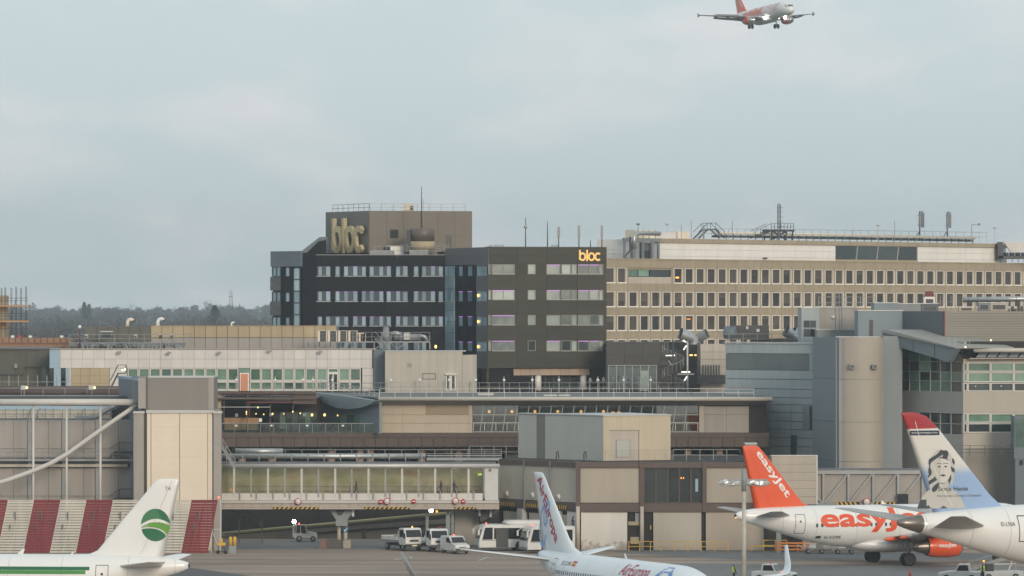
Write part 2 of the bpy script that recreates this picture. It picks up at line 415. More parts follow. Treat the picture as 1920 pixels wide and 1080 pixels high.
# gently rising land beyond the airfield
KN = [(1400, -0.5), (1700, 2), (2200, 5), (2800, 8), (3500, 12), (4500, 18), (4980, 19)]
def land(Y):
    for (a, h), (b, k) in zip(KN, KN[1:]):
        if a <= Y <= b: return h + (k - h) * (Y - a) / (b - a)
    return KN[0][1] if Y < 1400 else KN[-1][1]
mbh = MB(); NX = 40; rows = [k[0] for k in KN]; vv = []; ff = []
for r_ in rows:
    for i in range(NX + 1):
        x = -3500 + 7000 * i / NX; vv.append((x, r_, land(r_) + (math.sin(x * 0.004 + r_) * 1.5 if r_ > 1500 else 0)))
for j in range(len(rows) - 1):
    for i in range(NX): a = j * (NX + 1) + i; ff.append((a, a + 1, a + NX + 2, a + NX + 1))
mbh.add(vv, ff, 0, True); tag(mbh.build('hills', mat('field', (0.075, 0.07, 0.05), 0.95, var=0.25, scale=0.006)), kind='structure')

# ---------------------------------------------------------------- far woodland (bare winter trees)
twig = mat('bare_twigs', (0.045, 0.040, 0.040), 0.95, var=0.45, scale=0.06)
bark = mat('bark', (0.06, 0.05, 0.042), 0.95, var=0.2)
needles = mat('conifer_needles', (0.028, 0.036, 0.026), 0.95, var=0.35, scale=0.5)
def twig_tree(mb, rnd, base, h, w, n, leaf):
    b = Vector(base); mb.bar(b, b + Vector((rnd.uniform(-.4, .4), 0, h * 0.55)), 0.5)
    lobes = [(Vector((rnd.uniform(-.5, .5) * w, rnd.uniform(-.4, .4) * w, h * rnd.uniform(.45, .82))), w * rnd.uniform(.24, .42)) for _ in range(6)]
    for c, r in lobes: mb.bar(b + Vector((0, 0, h * 0.3)), b + c, 0.22)
    for i in range(n):
        c, r = lobes[i % 6]; d = Vector((rnd.gauss(0, 1), rnd.gauss(0, 1), rnd.gauss(0, 1))).normalized()
        p = b + c + d * r * rnd.uniform(.35, 1.08)
        u = (d + Vector((rnd.gauss(0, .5), rnd.gauss(0, .5), rnd.gauss(.3, .5)))).normalized() * leaf * rnd.uniform(.6, 1.5)
        s = u.cross(Vector((rnd.gauss(0, 1), rnd.gauss(0, 1), rnd.gauss(0, 1)))).normalized() * leaf * 0.34
        mb.add([p - s, p + s, p + u], [(0, 1, 2)])
rw = random.Random(3)
for Y, n, hh in ((1750, 48, 13), (1950, 46, 12), (2200, 52, 13), (2500, 54, 12), (2850, 60, 12.5), (3500, 70, 11.5), (4500, 90, 11)):
    mb = MB(); n = int(n * 2.1)
    for i in range(n):
        px = -760 + 1720 * (i + rw.uniform(-.5, .5)) / n; y = Y + rw.uniform(-90, 90)
        h = hh * (rw.uniform(.62, 1.0) if rw.random() < .8 else rw.uniform(1.0, 1.3))
        twig_tree(mb, rw, (PX(px, y), y, land(y) - 0.5), h, h * rw.uniform(.7, 1.0), 440 if Y < 2600 else 300, 0.75 + Y * 0.00022)
    # a low hedge of brush fills under the crowns
    for i in range(n * 30):
        px = -760 + 1720 * rw.random(); y = Y + rw.uniform(-60, 60); p = Vector((PX(px, y), y, land(y) + rw.uniform(0, hh * 0.45)))
        s = Vector((rw.uniform(.6, 1.6), rw.uniform(-.6, .6), rw.uniform(-.4, .4))); u = Vector((rw.uniform(-.5, .5), 0, rw.uniform(1, 3)))
        mb.add([p - s, p + s, p + u], [(0, 1, 2)])
    o = mb.build('woodland', twig); o['kind'] = 'stuff'
    tag(o, 'belt of bare winter woodland on the hazy far hillside', 'woodland')
def conifer(px, ytop, Y, h, w, label, seed):
    rr = random.Random(seed); zt = PZ(ytop, Y); b = Vector((PX(px, Y), Y, zt - h))
    e = empty('conifer_tree', b, 0, label, 'tree', 'dark conifers on the far hillside')
    MB().tube([(0, 0, 0), (0, 0, h * .6), (0, 0, h * .97)], [0.5, 0.3, 0.08], 7).build('trunk', bark, e)
    m = MB()
    for i in range(900):
        t = rr.random() ** 0.8; z = h * (0.22 + 0.76 * t); rad = w * .5 * (1 - t) ** .75 * rr.uniform(.55, 1.15) + .2; a = rr.uniform(0, 6.28)
        if math.sin(a * 3 + z * 1.7) > 0.75: rad *= 1.35
        p = Vector((math.cos(a) * rad * rr.random() ** .4, math.sin(a) * rad, z)); d = Vector((math.cos(a), math.sin(a), rr.uniform(-.7, .1))) * rr.uniform(.5, 1.2)
        s = Vector((-math.sin(a), math.cos(a), 0)) * 0.4
        m.add([p - s, p + s, p + d], [(0, 1, 2)])
    m.build('crown', needles, e)
conifer(403, 571, 2050, 13, 11, 'dark ragged pine standing out of the woodland left of the dark hotel', 4)
conifer(158, 565, 2900, 14, 6.0, 'taller of two dark spiky firs on the hill above the left roofs', 5)
conifer(167, 569, 2900, 13, 5.5, 'shorter of two dark spiky firs on the hill above the left roofs', 6)
# far water tower / mast on the skyline
e = empty('lattice_mast', (PX(433, 4600), 4600, 17), 0, 'thin pale mast on the hazy skyline', 'mast')
m = MB(); zt = PZ(546, 4600) - 17
for sx in (-1, 1):
    for sy in (-1, 1): m.bar((sx * 2.2, sy * 2.2, 0), (sx * .9, sy * .9, zt), .35)
for k in range(7):
    z0 = zt * k / 7; z1 = zt * (k + 1) / 7; w0 = 2.2 - 1.3 * k / 7; w1 = 2.2 - 1.3 * (k + 1) / 7
    m.bar((-w0, -w0, z0), (w1, -w1, z1), .25); m.bar((w0, -w0, z0), (-w1, -w1, z1), .25); m.bar((-w0, -w0, z0), (w0, -w0, z0), .3)
m.build('lattice', grey_steel, e); MB().box(-2.2, 2.2, -.4, .4, zt * .8, zt * .83).box(-1.2, 1.2, -.4, .4, zt, zt + .5).build('crossarm', grey_steel, e)

# ---------------------------------------------------------------- haze in the air
hz = MB().box(-3600, 3600, -60, 5060, -3, 114).build('haze', mat('haze_surface_none', (1, 1, 1), var=0))
hm = bpy.data.materials.new('haze_air'); hm.use_nodes = True; ht = hm.node_tree; ht.nodes.clear()
hv = ht.nodes.new('ShaderNodeVolumePrincipled'); ho = ht.nodes.new('ShaderNodeOutputMaterial')
hv.inputs['Color'].default_value = (0.88, 0.96, 1.0, 1); hv.inputs['Density'].default_value = 0.00016; hv.inputs['Anisotropy'].default_value = 0.4
ht.links.new(hv.outputs[0], ho.inputs['Volume'])
hz.data.materials.clear(); hz.data.materials.append(hm); hz['kind'] = 'stuff'; hz['label'] = 'thin grey-blue haze in the air over the airport'; hz['category'] = 'haze'
# ================================================================ dark hotel
hotel = empty('hotel_building', (0, 640, 0), 0, 'dark brown hotel block with ribbon windows and gold letters on its roof tower', 'building')
HF = Matrix.Translation((0, -640, 0))
def sub(fac, name, parent_root, off):
    "a facade frame inside a building: parts are placed in its own coordinates, then moved to the building"
    return fac
class Part:
    "puts pieces of one facade of a building under that building (or under a part of it)"
    def __init__(s, fac, root):
        s.f = fac; s.root = root
        s.M = Matrix.Translation((fac.A.x, fac.A.y, 0)) @ Matrix.Rotation(fac.rz, 4, 'Z')
        s.T = root.matrix_basis.inverted() @ s.M
    def place(s, o, x0, x1, y0, y1, z0, z1):
        o.matrix_basis = s.T @ Matrix.Translation(((x0 + x1) / 2, (y0 + y1) / 2, (z0 + z1) / 2)) @ Matrix.Diagonal((max(abs(x1 - x0), 1e-3), max(abs(y1 - y0), 1e-3), max(abs(z1 - z0), 1e-3), 1))
    def lbox(s, name, m, x0, x1, y0, y1, z0, z1, parent=None):
        o = bpy.data.objects.new(name, cube_mesh(m)); C.objects.link(o)
        s.place(o, x0, x1, y0, y1, z0, z1); o.parent = parent or s.root
        if parent: o.matrix_basis = parent.matrix_basis.inverted() @ o.matrix_basis
        return o
    def box(s, name, m, px0, py0, px1, py1, y0, y1, parent=None):
        x0, x1, z0, z1 = s.f.rect(px0, py0, px1, py1)
        return s.lbox(name, m, x0, x1, y0, y1, z0, z1, parent)
    def mesh(s, mb, name, m, parent=None, bevel=0):
        o = mb.build(name, m, bevel=bevel); o.matrix_basis = s.T.copy(); o.parent = parent or s.root
        if parent: o.matrix_basis = parent.matrix_basis.inverted() @ o.matrix_basis
        return o
    def window(s, px0, py0, px1, py1, frame_m, glass_m, fw=0.07, yf=-0.03, yg=0.12, mull=0, transom=0, name='window'):
        x0, x1, z0, z1 = s.f.rect(px0, py0, px1, py1); mb = MB()
        mb.box(x0, x1, yf, yg + .05, z0, z0 + fw); mb.box(x0, x1, yf, yg + .05, z1 - fw, z1)
        mb.box(x0, x0 + fw, yf, yg + .05, z0 + fw, z1 - fw); mb.box(x1 - fw, x1, yf, yg + .05, z0 + fw, z1 - fw)
        for k in range(mull):
            c = x0 + (x1 - x0) * (k + 1) / (mull + 1); mb.box(c - fw * .4, c + fw * .4, yf + .01, yg + .04, z0 + fw, z1 - fw)
        for k in range(transom):
            c = z0 + (z1 - z0) * (k + 1) / (transom + 1); mb.box(x0 + fw, x1 - fw, yf + .012, yg + .04, c - fw * .4, c + fw * .4)
        w = s.mesh(mb, name, frame_m)
        p = bpy.data.objects.new('pane', cube_mesh(glass_m)); C.objects.link(p); p.parent = w
        p.location = ((x0 + x1) / 2, yg, (z0 + z1) / 2); p.scale = (x1 - x0 - fw, .03, z1 - z0 - fw)
        return w
    def grid(s, name, m, px0, py0, px1, py1, nx, ny, y0, y1, gap=0.03, parent=None, skip=()):
        x0, x1, z0, z1 = s.f.rect(px0, py0, px1, py1); wx = (x1 - x0) / nx; wz = (z1 - z0) / ny
        for j in range(ny):
            for i in range(nx):
                if (i, j) in skip: continue
                s.lbox(name, m, x0 + i * wx + gap / 2, x0 + (i + 1) * wx - gap / 2, y0, y1, z0 + j * wz + gap / 2, z0 + (j + 1) * wz - gap / 2, parent)

def text_on(part, s, m, px0, py0, px1, py1, y, bold=0.0, name='lettering', parent=None, depth=0.0):
    x0, x1, z0, z1 = part.f.rect(px0, py0, px1, py1)
    bm = fit_text(s, x1 - x0, z1 - z0, bold)
    for v in bm.verts: v.co = Vector((x0 + v.co.x, y, z0 + v.co.y))
    me = bpy.data.meshes.new(name); bm.to_mesh(me); bm.free(); me.materials.append(m)
    o = bpy.data.objects.new(name, me); C.objects.link(o); o.matrix_basis = part.T.copy(); o.parent = part.root
    return o

ROWS = [(499, 517.5), (546, 565), (593, 611), (640.5, 658)]
# --- dark main wing
fl = Part(Fac(563, 650, 836, 650), hotel)
x0, x1, z0, z1 = fl.f.rect(563, 479, 836, 660)
fl.lbox('core_wall', dark_panel, x0, x1, .35, 22, 0, z1 - .3)
bands = [(478.5, 498.5), (518, 545.5), (565.5, 592.5), (611.5, 640), (658.5, 680)]
for a, b in bands: fl.grid('cladding_panel', dark_panel, 563, a, 836, b, 12, 2, 0, .34, .02)
slate_mull = mat('hotel_mullion', (0.05, 0.062, 0.078), 0.4, var=0.05, rnd=0.12, metal=0.2)
sill_m = mat('hotel_sill', (0.33, 0.36, 0.37), 0.4, var=0.05, metal=0.3)
W1 = [(568, 577), (582, 590), (596, 604.5), (610.5, 620), (628.5, 637.5), (644.5, 653.5), (661.5, 671), (678, 686.5), (692.5, 701.5), (710.5, 719.5), (724.5, 733.5), (742, 751), (755, 765), (775.5, 785), (791, 799.5), (807, 816.5), (822, 831)]
grp = {0: [(0, 3), (4, 4), (5, 7), (8, 10), (11, 12), (13, 13), (14, 16)], 1: [(0, 0), (1, 3), (4, 6), (7, 9), (10, 12), (13, 15), (16, 16)], 2: [(0, 2), (3, 5), (6, 7), (8, 10), (11, 13), (14, 16)], 3: [(1, 3), (4, 7), (9, 12), (13, 14)]}
rr = random.Random(11)
for r_, (a, b) in enumerate(ROWS):
    for (i0, i1) in grp[r_]:
        fl.box('sill', sill_m, W1[i0][0] - .6, b - .2, W1[i1][1] + .6, b + 1.1, -.06, .3)
        for i in range(i0, i1 + 1):
            w = fl.window(W1[i][0], a, W1[i][1], b, slate_mull, glass_hotel, .06, .1, .2)
            if rr.random() < (.55 if r_ else .25): fl.box('light_strip', lamp_purple, W1[i][0] + .4, a + .3, W1[i][1] - .4, a + 1.5, .11, .15)
            if i < i1: fl.box('mullion_panel', slate_mull, W1[i][1] + .1, a, W1[i + 1][0] - .1, b, .08, .3)
    ends = [563] + [e for (i0, i1) in grp[r_] for e in (W1[i0][0] - .2, W1[i1][1] + .2)] + [836]
    for k in range(0, len(ends), 2):
        if ends[k + 1] - ends[k] > .5: fl.box('cladding_panel', dark_panel, ends[k], a - .4, ends[k + 1], b + .4, .02, .33)
fl.box('coping', grey_steel, 562, 477.3, 836.4, 478.4, -.1, .6)
# --- left end bay
fe = Part(Fac(507, 652, 563.5, 648), hotel)
u0, u1, zb, zt = fe.f.rect(507, 471, 563.5, 660)
fe.lbox('core_wall', dark_panel, u0 + .1, u1, .35, 18, 0, zt - .2)
fe.grid('cladding_panel', slate_panel, 507, 470.8, 563.5, 500, 2, 2, 0, .34, .02)
for a, b in ((519, 545), (565, 591.5), (611.5, 640)):
    fe.grid('cladding_panel', mat('hotel_end', (0.10, 0.10, 0.10), .5, var=.06, rnd=.05), 507, a, 526, b, 1, 2, -.05, .34, .02)
for k, (a, b) in enumerate(ROWS[:3]):
    fe.window(509, a + 1, 525.5, b + 1, slate_mull, glass_hotel, .06, .05, .2, mull=1)
    fe.window(534, a + 2, 542, b + 1, slate_mull, glass_hotel, .06, .1, .2)
fe.box('cladding_panel', dark_panel, 526.5, 500.5, 533.5, 660, .02, .3); fe.box('cladding_panel', dark_panel, 542.5, 500.5, 550, 660, .02, .3)
for a, b in ((500.5, 500.8), (518.8, 547.5), (566.5, 594.5), (612.5, 640)): fe.box('cladding_panel', dark_panel, 533.6, a, 542.4, b, .02, .3)
for k in range(7): fe.window(550.5, 502 + k * 22, 562.5, 502 + k * 22 + 21.6, slate_mull, glass_strip, .05, -.06, .05)
# --- slanting link roof beside the tower
m = MB(); fr = Fac(560, 655, 615, 655)
pts = [fr.uz(x, y) for x, y in ((565, 475), (565, 471), (599, 444.5), (613, 444), (613, 480), (565, 480))]
m.prism(pts, 0, 12); Part(fr, hotel).mesh(m, 'slanting_roof', slate_panel)
m = MB(); pts = [fr.uz(x, y) for x, y in ((570, 479), (598, 452), (612, 450), (612, 479))]; m.prism(pts, -.3, -.01); Part(fr, hotel).mesh(m, 'roof_recess', dark_panel)

# --- right block: slanted corner, then the brown front
fc = Part(Fac(835, 650, 915, 636), hotel)
u0, u1, zb, zt = fc.f.rect(835, 461, 915, 690)
u0 = fc.f.u(835); u1 = fc.f.u(915); zt = PZ(463.2, 636)
fc.lbox('core_wall', dark_panel, u0, u1 - .2, .35, 6, 0, zt - .2)
def zr(y, Y=643): return PZ(y, Y)
def cb(name, mm, px0, a, px1, b, y0, y1): return fc.lbox(name, mm, fc.f.u(px0), fc.f.u(px1), y0, y1, zr(b), zr(a))
corner_m = mat('hotel_corner', (0.115, 0.118, 0.12), .5, var=.06, rnd=.05)  # cooler light on the left-facing corner put into its cladding colour
for q in range(2): fc.lbox('cladding_panel', corner_m, u0, u1, 0, .34, zt - (q + 1) * 1.1 + .02, zt - q * 1.1)
for k in range(8): cb('pane', glass_strip, 836, 498 + k * 21, 852.5, 498 + k * 21 + 20.6, -.12, .1)
cb('cladding_panel', dark_panel, 853.5, 497, 858, 690, 0, .3); cb('cladding_panel', dark_panel, 867.5, 497, 875.5, 690, 0, .3); cb('cladding_panel', dark_panel, 885.5, 497, 893, 690, 0, .3)
prev = 496
for a, b in ROWS:
    for p0, p1 in ((859, 867), (876, 885)):
        cb('pane', glass_hotel, p0, a, p1, b, .1, .16)
        if a > 520: cb('light_strip', lamp_purple, p0 + .3, a + .2, p1 - .3, a + 1.3, .04, .09)
        cb('cladding_panel', dark_panel, p0 - .5, prev, p1 + .5, a - .2, .02, .3)
    cb('cladding_panel', corner_m, 893, prev, 914.5, a - .2, -.02, .3)
    cb('pane', glass_strip, 893.5, a, 914, b, .03, .12)
    prev = b + .2
cb('cladding_panel', dark_panel, 858.5, prev, 886, 692, .02, .3); cb('cladding_panel', corner_m, 893, prev, 914.5, 690, -.02, .3)
for y in (552, 601, 648): tag(MB().ball((0, 0, 0), .15, 8, sz=1.4).build('wall_lamp', lamp_warm, loc=P(896.5, y + 2, 639)), 'glowing amber lamp behind the %s corner window of the dark hotel' % {552: 'highest lit', 601: 'middle lit', 648: 'lowest lit'}[y], 'lamp', 'amber lamps at the hotel corner')
ff_ = Part(Fac(914.5, 636, 1137.5, 640), hotel)
u0, u1, zb, zt = ff_.f.rect(914.5, 464.5, 1137.5, 690)
ff_.lbox('core_wall', hotel_brown, u0, u1 - .02, .4, 26, PZ(690.5, 638), zt - .25); ff_.lbox('base_core', dim_room, u0 + .3, u1 - .02, 2.4, 26, 0, PZ(690.6, 638)); ff_.lbox('base_pier', hotel_brown, u0, ff_.f.u(921), .5, 3, 0, PZ(690.6, 638)); ff_.lbox('base_pier', hotel_brown, ff_.f.u(1108.5), u1 - .02, 1.2, 3, 0, PZ(690.6, 638))
fb = [(463.5, 495), (514.5, 543), (562.5, 590), (610, 638), (658.5, 690)]
for a, b in fb: ff_.grid('cladding_panel', hotel_brown, 914.5, a, 1137.5, b, 4, 2, 0, .38, .025)
RW = [(916, 921.5, 0), (923, 965.5, 1), (990, 1004.7, 0), (1025, 1051, 0), (1053, 1071, 0), (1072, 1082, 0), (1084, 1105, 0), (1105.5, 1123.5, 0), (1124, 1131.5, 0)]
strips = [[3, 6, 7], [1, 3, 6, 7], [1], [1, 3, 6, 7]]
frame_pale = mat('hotel_frame', (0.22, 0.23, 0.22), .4, var=.05, metal=.3)
for r_, (a, b) in enumerate([(495.5, 514), (543.5, 562), (590.5, 609.5), (638.5, 658)]):
    for i, (p0, p1, mu) in enumerate(RW):
        ff_.window(p0, a, p1, b, frame_pale, glass_room if not (r_ == 3 and i in (2, 4)) else glass_dark, .07, .06, .2, mull=mu)
        if i in strips[r_]: ff_.box('light_strip', lamp_purple, p0 + .5, a + .4, p1 - .5, a + 2.0, .08, .14)
    for p0, p1 in ((914.5, 915.8), (966, 989.5), (1005.2, 1024.5), (1132, 1137.5)): ff_.box('cladding_panel', hotel_brown, p0, a - .3, p1, b + .3, .01, .37)
    ff_.box('sill', frame_pale, 923, b, 965.5, b + .8, -.05, .2); ff_.box('sill', frame_pale, 1025, b, 1131.5, b + .8, -.05, .2)
ff_.box('coping', dark_steel, 914.3, 462.6, 1137.8, 463.4, -.1, 1)
# right-hand flank of the block
# hotel ground floor on the terrace
ff_.grid('fascia_panel', mat('pink_stone', (0.42, 0.32, 0.25), .7, var=.08, rnd=.08), 922, 690.6, 1108, 704, 10, 1, .6, .9, .03)
for p in (930, 1013, 1098):
    x = ff_.f.u(p); ff_.mesh(MB().tube([(x, 1.1, 15), (x, 1.1, PZ(703, 638))], .42, 14), 'column', white_paint)
for k in range(11): ff_.window(936 + k * 15.5, 704.5, 936 + k * 15.5 + 15, 733, dark_steel, glass_dark, .06, 1.6, 1.75)

# --- roof tower with the big gold letters
ft = Part(Fac(612, 671, 692, 661), hotel); fr2 = Part(Fac(692, 661, 885, 664), hotel)
ztop = PZ(395, 661); zbot = 31.6
pa = ft.f.A; pb = ft.f.B; pc = fr2.f.B
m = MB(); m.plan([(pa.x, pa.y - 640), (pb.x, pb.y - 640), (pc.x, pc.y - 640), (pc.x - .9, pc.y + 12 - 640), (pa.x + 2, pa.y + 12 - 640)], zbot, ztop - .15); m.build('tower_core', hotel_tower, hotel)
L1 = ft.f.len; L2 = fr2.f.len
tower_shaded = mat('tower_shaded', (0.14, 0.137, 0.122), .5, var=.06, rnd=.05, metal=.1)  # cooler shade of the left face put into its cladding colour
for k in range(3):
    for j in range(7): ft.lbox('cladding_panel', tower_shaded, L1 * k / 3 + .01, L1 * (k + 1) / 3 - .01, -.12, -.01, zbot + (ztop - zbot) * j / 7 + .012, zbot + (ztop - zbot) * (j + 1) / 7 - .012)
for k in range(6):
    for j in range(2): fr2.lbox('cladding_panel', hotel_tower, L2 * k / 6 + .012, L2 * (k + 1) / 6 - .012, -.12, -.01, zbot + (ztop - zbot) * j / 2 + .01, zbot + (ztop - zbot) * (j + 1) / 2 - .01)
fr2.box('window', glass_dark, 731, 430, 746.5, 446.5, -.16, -.13); fr2.box('door', dark_steel, 836, 441, 846.5, 462, -.18, -.13); ft.box('window', dark_steel, 622, 421, 632, 449, -.16, -.13)
fr2.box('downpipe', dark_steel, 789, 397, 791.5, 470, -.2, -.13)
gold = mat('gold_letters', (0.50, 0.42, 0.25), .5, var=.06); gold_side = mat('letter_sides', (0.05, 0.045, 0.035), .6, var=.1)
gold_lit = mat('gold_letters_lit', (0.55, 0.38, 0.13), .5, var=0, emit=((1.0, 0.58, 0.16), 0.42))
def ring(mb, cx, cz, ro, ri, y0, y1, a0=0, a1=360, n=28):
    v = []; f = []; full = abs(a1 - a0) >= 359; N = n if full else n + 1
    for i in range(N):
        a = R(a0 + (a1 - a0) * i / n)
        for rad in (ro, ri):
            for y in (y0, y1): v.append((cx + math.cos(a) * rad, y, cz + math.sin(a) * rad))
    for i in range(n):
        b = 4 * i; c = 4 * ((i + 1) % N)
        f += [(b, b + 2, c + 2, c), (b + 1, c + 1, c + 3, b + 3), (b, c, c + 1, b + 1), (b + 2, b + 3, c + 3, c + 2)]
    if not full: f += [(0, 1, 3, 2), (4 * n, 4 * n + 2, 4 * n + 3, 4 * n + 1)]
    mb.add(v, f)
def bloc(part, px0, py0, px1, py1, y0, y1, m):
    "four round letters b l o c; each letter its own part"
    x0, x1, z0, z1 = part.f.rect(px0, py0, px1, py1); w = x1 - x0; h = z1 - z0
    ro = w / 6.35; ro_z = min(ro, h * .38); st = ro * .44
    def letter(fn):
        mb = MB(); fn(mb)
        # rings are drawn round, then fitted to the letter height
        return part.mesh(mb, 'letter', m)
    kz = (h * .78) / (2 * ro)
    def rg(mb, cx, a0=0, a1=360):
        t = MB(); ring(t, cx, 0, ro, ro - st, y0, y1, a0, a1); mb.add([(a, b, z0 + h * .39 + c * kz) for a, b, c in t.v], t.f)
    letter(lambda mb: (mb.box(x0, x0 + st, y0 - .01, y1 + .01, z0 + h * .1, z1), rg(mb, x0 + ro)))
    letter(lambda mb: mb.box(x0 + ro * 2.1, x0 + ro * 2.1 + st, y0 - .02, y1 + .02, z0, z1))
    letter(lambda mb: rg(mb, x0 + ro * 3.62))
    letter(lambda mb: rg(mb, x0 + ro * 5.5, 45, 315))
bloc(ft, 633, 409, 690.5, 475, -.9, -.45, gold)
bloc(ff_, 1085, 468.5, 1126, 489.5, -.25, -.1, gold_lit)
# tower roof rail and boxes
rt = MB(); q = [Vector((pa.x + .8, pa.y + 1, ztop)), Vector((pb.x, pb.y + 1, ztop)), Vector((pc.x - .9, pc.y + 1, ztop))]
tag(railing_mb(rt, q, .95, 1.6, .035, (1.0, .5)).build('railing', grey_steel), 'steel guard rail round the flat top of the hotel roof tower', 'railing')
e = empty('roof_cabinet', P(766, 395, 665), 0, 'pale cabinet catching the sun on top of the hotel roof tower', 'cabinet')
MB().box(-.7, .7, -.4, .4, 0, .85).build('housing', cream_panel, e, bevel=.03); MB().box(.2, .62, -.43, -.39, .1, .6).build('vent', dark_steel, e); MB().box(-.75, .75, -.45, .45, .85, .9).build('lid', white_paint, e)

# --- things on the hotel roof
e = empty('water_tank', (PX(792, 655), 655, 31.9), 0, 'round brown drum with pale band on the hotel roof below the thin aerial', 'tank')
zt_ = PZ(428, 655) - 31.9
MB().lathe([(0, 1.55), (zt_ * .25, 1.55)], (0, 0, 0), (0, 0, 1), 20).build('base_ring', hotel_tower, e)
MB().lathe([(zt_ * .26, 1.6), (zt_ * .55, 1.6)], (0, 0, 0), (0, 0, 1), 20).build('pale_band', tan_panel, e)
MB().lathe([(zt_ * .56, 1.55), (zt_ * .97, 1.55), (zt_, 1.4)], (0, 0, 0), (0, 0, 1), 20).build('drum', hotel_tower, e)
MB().box(-2.1, -1.5, -.3, .6, 0, zt_ * .95).build('riser', dark_steel, e)
def aerial(px, ytop, ybot, Y, kind, label, m=grey_steel):
    zb = PZ(ybot, Y); h = PZ(ytop, Y) - zb; e = empty('aerial', (PX(px, Y), Y, zb - .3), 0, label, 'antenna', 'thin aerials on the hotel roof'); h += .3
    MB().tube([(0, 0, 0), (0, 0, h * .5), (0, 0, h)], [.09, .07, .045], 6).build('mast', dark_steel, e)
    if kind == 'panel':
        MB().box(-.17, .17, -.28, -.08, h * .5, h * .98).build('antenna_panel', grey_steel, e); MB().box(-.05, .05, -.2, 0, h * .6, h * .64).box(-.05, .05, -.2, 0, h * .85, h * .89).build('bracket', m, e)
    if kind == 'dish': MB().lathe([(0, .02), (.08, .16), (.16, .24)], (0, -.05, h * .68), (0, -1, 0), 12).build('dish', pale_steel, e)
    if kind == 'whip': MB().tube([(.25, 0, h * .12), (.2, 0, h * .72)], .03, 6).build('side_whip', m, e)
    return e
aerial(790.5, 350, 427, 655, 'whip', 'tallest thin aerial rising in front of the hotel roof tower')
aerial(985.5, 407, 461, 642, 'dish', 'aerial with a small dish, leftmost above the brown hotel front')
aerial(1026.5, 415, 461, 642, '', 'bare thin aerial, second from left above the brown hotel front')
aerial(1047.5, 425, 463, 642, 'panel', 'mobile aerial, third from left above the brown hotel front')
aerial(1085.5, 422, 464, 642, 'panel', 'mobile aerial above the start of the small lit hotel letters')
aerial(1107, 450, 464, 642, '', 'shortest stub aerial above the small lit hotel letters')
aerial(1128.5, 422, 464, 642, 'panel', 'mobile aerial at the right corner of the brown hotel roof')
for i, (px, w, h) in enumerate(((716, 3.2, 1.0), (786, 2.4, 1.1))):
    e = empty('air_handler', (PX(px, 654), 654, PZ(478, 654) - .15), 0, ('low dark air handling unit below the gold tower letters', 'dark rounded air unit on the hotel roof below the brown drum')[i], 'air unit')
    MB().box(-w / 2, w / 2, -.6, .6, .15, h * .75).build('casing', grey_steel, e, bevel=.05)
    MB().lathe([(0, .45), (.5, .45), (.55, .2)], (w * .2, 0, h * .75), (0, 0, 1), 14).build('fan_cowl', dark_steel, e)
    MB().box(-w / 2, w / 2, -.5, -.4, 0, .15).box(-w / 2, w / 2, .4, .5, 0, .15).build('skid', dark_steel, e)
e = empty('screen_panel', (PX(741, 657), 657, 31.8), 0, 'small white lit housing on the hotel roof left of the brown drum', 'housing')
MB().box(-1.0, 1.1, 0, 1.2, 0, PZ(462, 657) - 31.8).build('casing', white_paint, e); MB().box(-1.05, 1.15, -.05, 1.25, PZ(462, 657) - 31.8, PZ(462, 657) - 31.7).build('lid', pale_steel, e)
z = PZ(478, 652)
railing([(PX(702, 652), 652, z), (PX(834, 652), 652, z)], 1.1, 1.5, grey_steel, 'thin guard rail on the dark wing roof in front of the tower', .025)
for i, px in enumerate((758, 822, 836, 924, 938, 1040)):
    Y = 651 if px < 840 else 643; zb = PZ(470, Y) if px < 840 else PZ(463.3, Y)
    m = MB(); hh = (PZ(455, Y) - PZ(470, Y)) if px < 840 else .42
    for s in (-.35, .35):
        m.tube([(s - .1, 0, 0), (s, 0, hh), (s, .5, hh), (s + .1, .9, 0)], .03, 6)
    for k in range(4): m.bar((-.38, 0, hh * (k + .5) / 4), (.38, 0, hh * (k + .5) / 4), .04)
    o = m.build('access_ladder', grey_steel, loc=(PX(px, Y), Y, zb - .1))
    tag(o, 'small hooped steel roof ladder, number %s from the left on the hotel roof edge' % ['one', 'two', 'three', 'four', 'five', 'six'][i], 'ladder', 'hooped roof ladders')

# ================================================================ beige office block behind
fo_ = Fac(1138, 700, 1920, 771)
office = fo_.thing('office_building', 'long beige concrete office block with rows of white framed windows', 'building')
fo = Part(fo_, office)
UA, UB = fo_.u(1144.5), fo_.u(1908.4); pitch = (UB - UA) / 39
def oz(y): return PZ(y, 700.6)
u_start = fo_.u(1120); u_end = UA + pitch * 42.5
rowz = [(oz(531), oz(501.5)), (oz(576), oz(546)), (oz(620.8), oz(591)), (oz(666), oz(636.5))]
ZT = oz(486.3)
fo.lbox('core_wall', dim_room, u_start, u_end, .6, 30, 0, ZT - .3)
sp = [(rowz[0][1], ZT)] + [(rowz[i + 1][1], rowz[i][0]) for i in range(3)] + [(14.0, rowz[3][0])]
for k, (a, b) in enumerate(sp):
    for i in range(-1, 22):
        s0 = UA + (i * 2 - .5) * pitch; s1 = s0 + 2 * pitch
        fo.lbox('spandrel_panel', office_stone, s0 + .012, s1 - .012, 0 if k else -.12, .45, a, b)
fo.lbox('coping', office_stone, u_start, u_end, -.22, .6, ZT, ZT + .16)
ww = pitch * .80
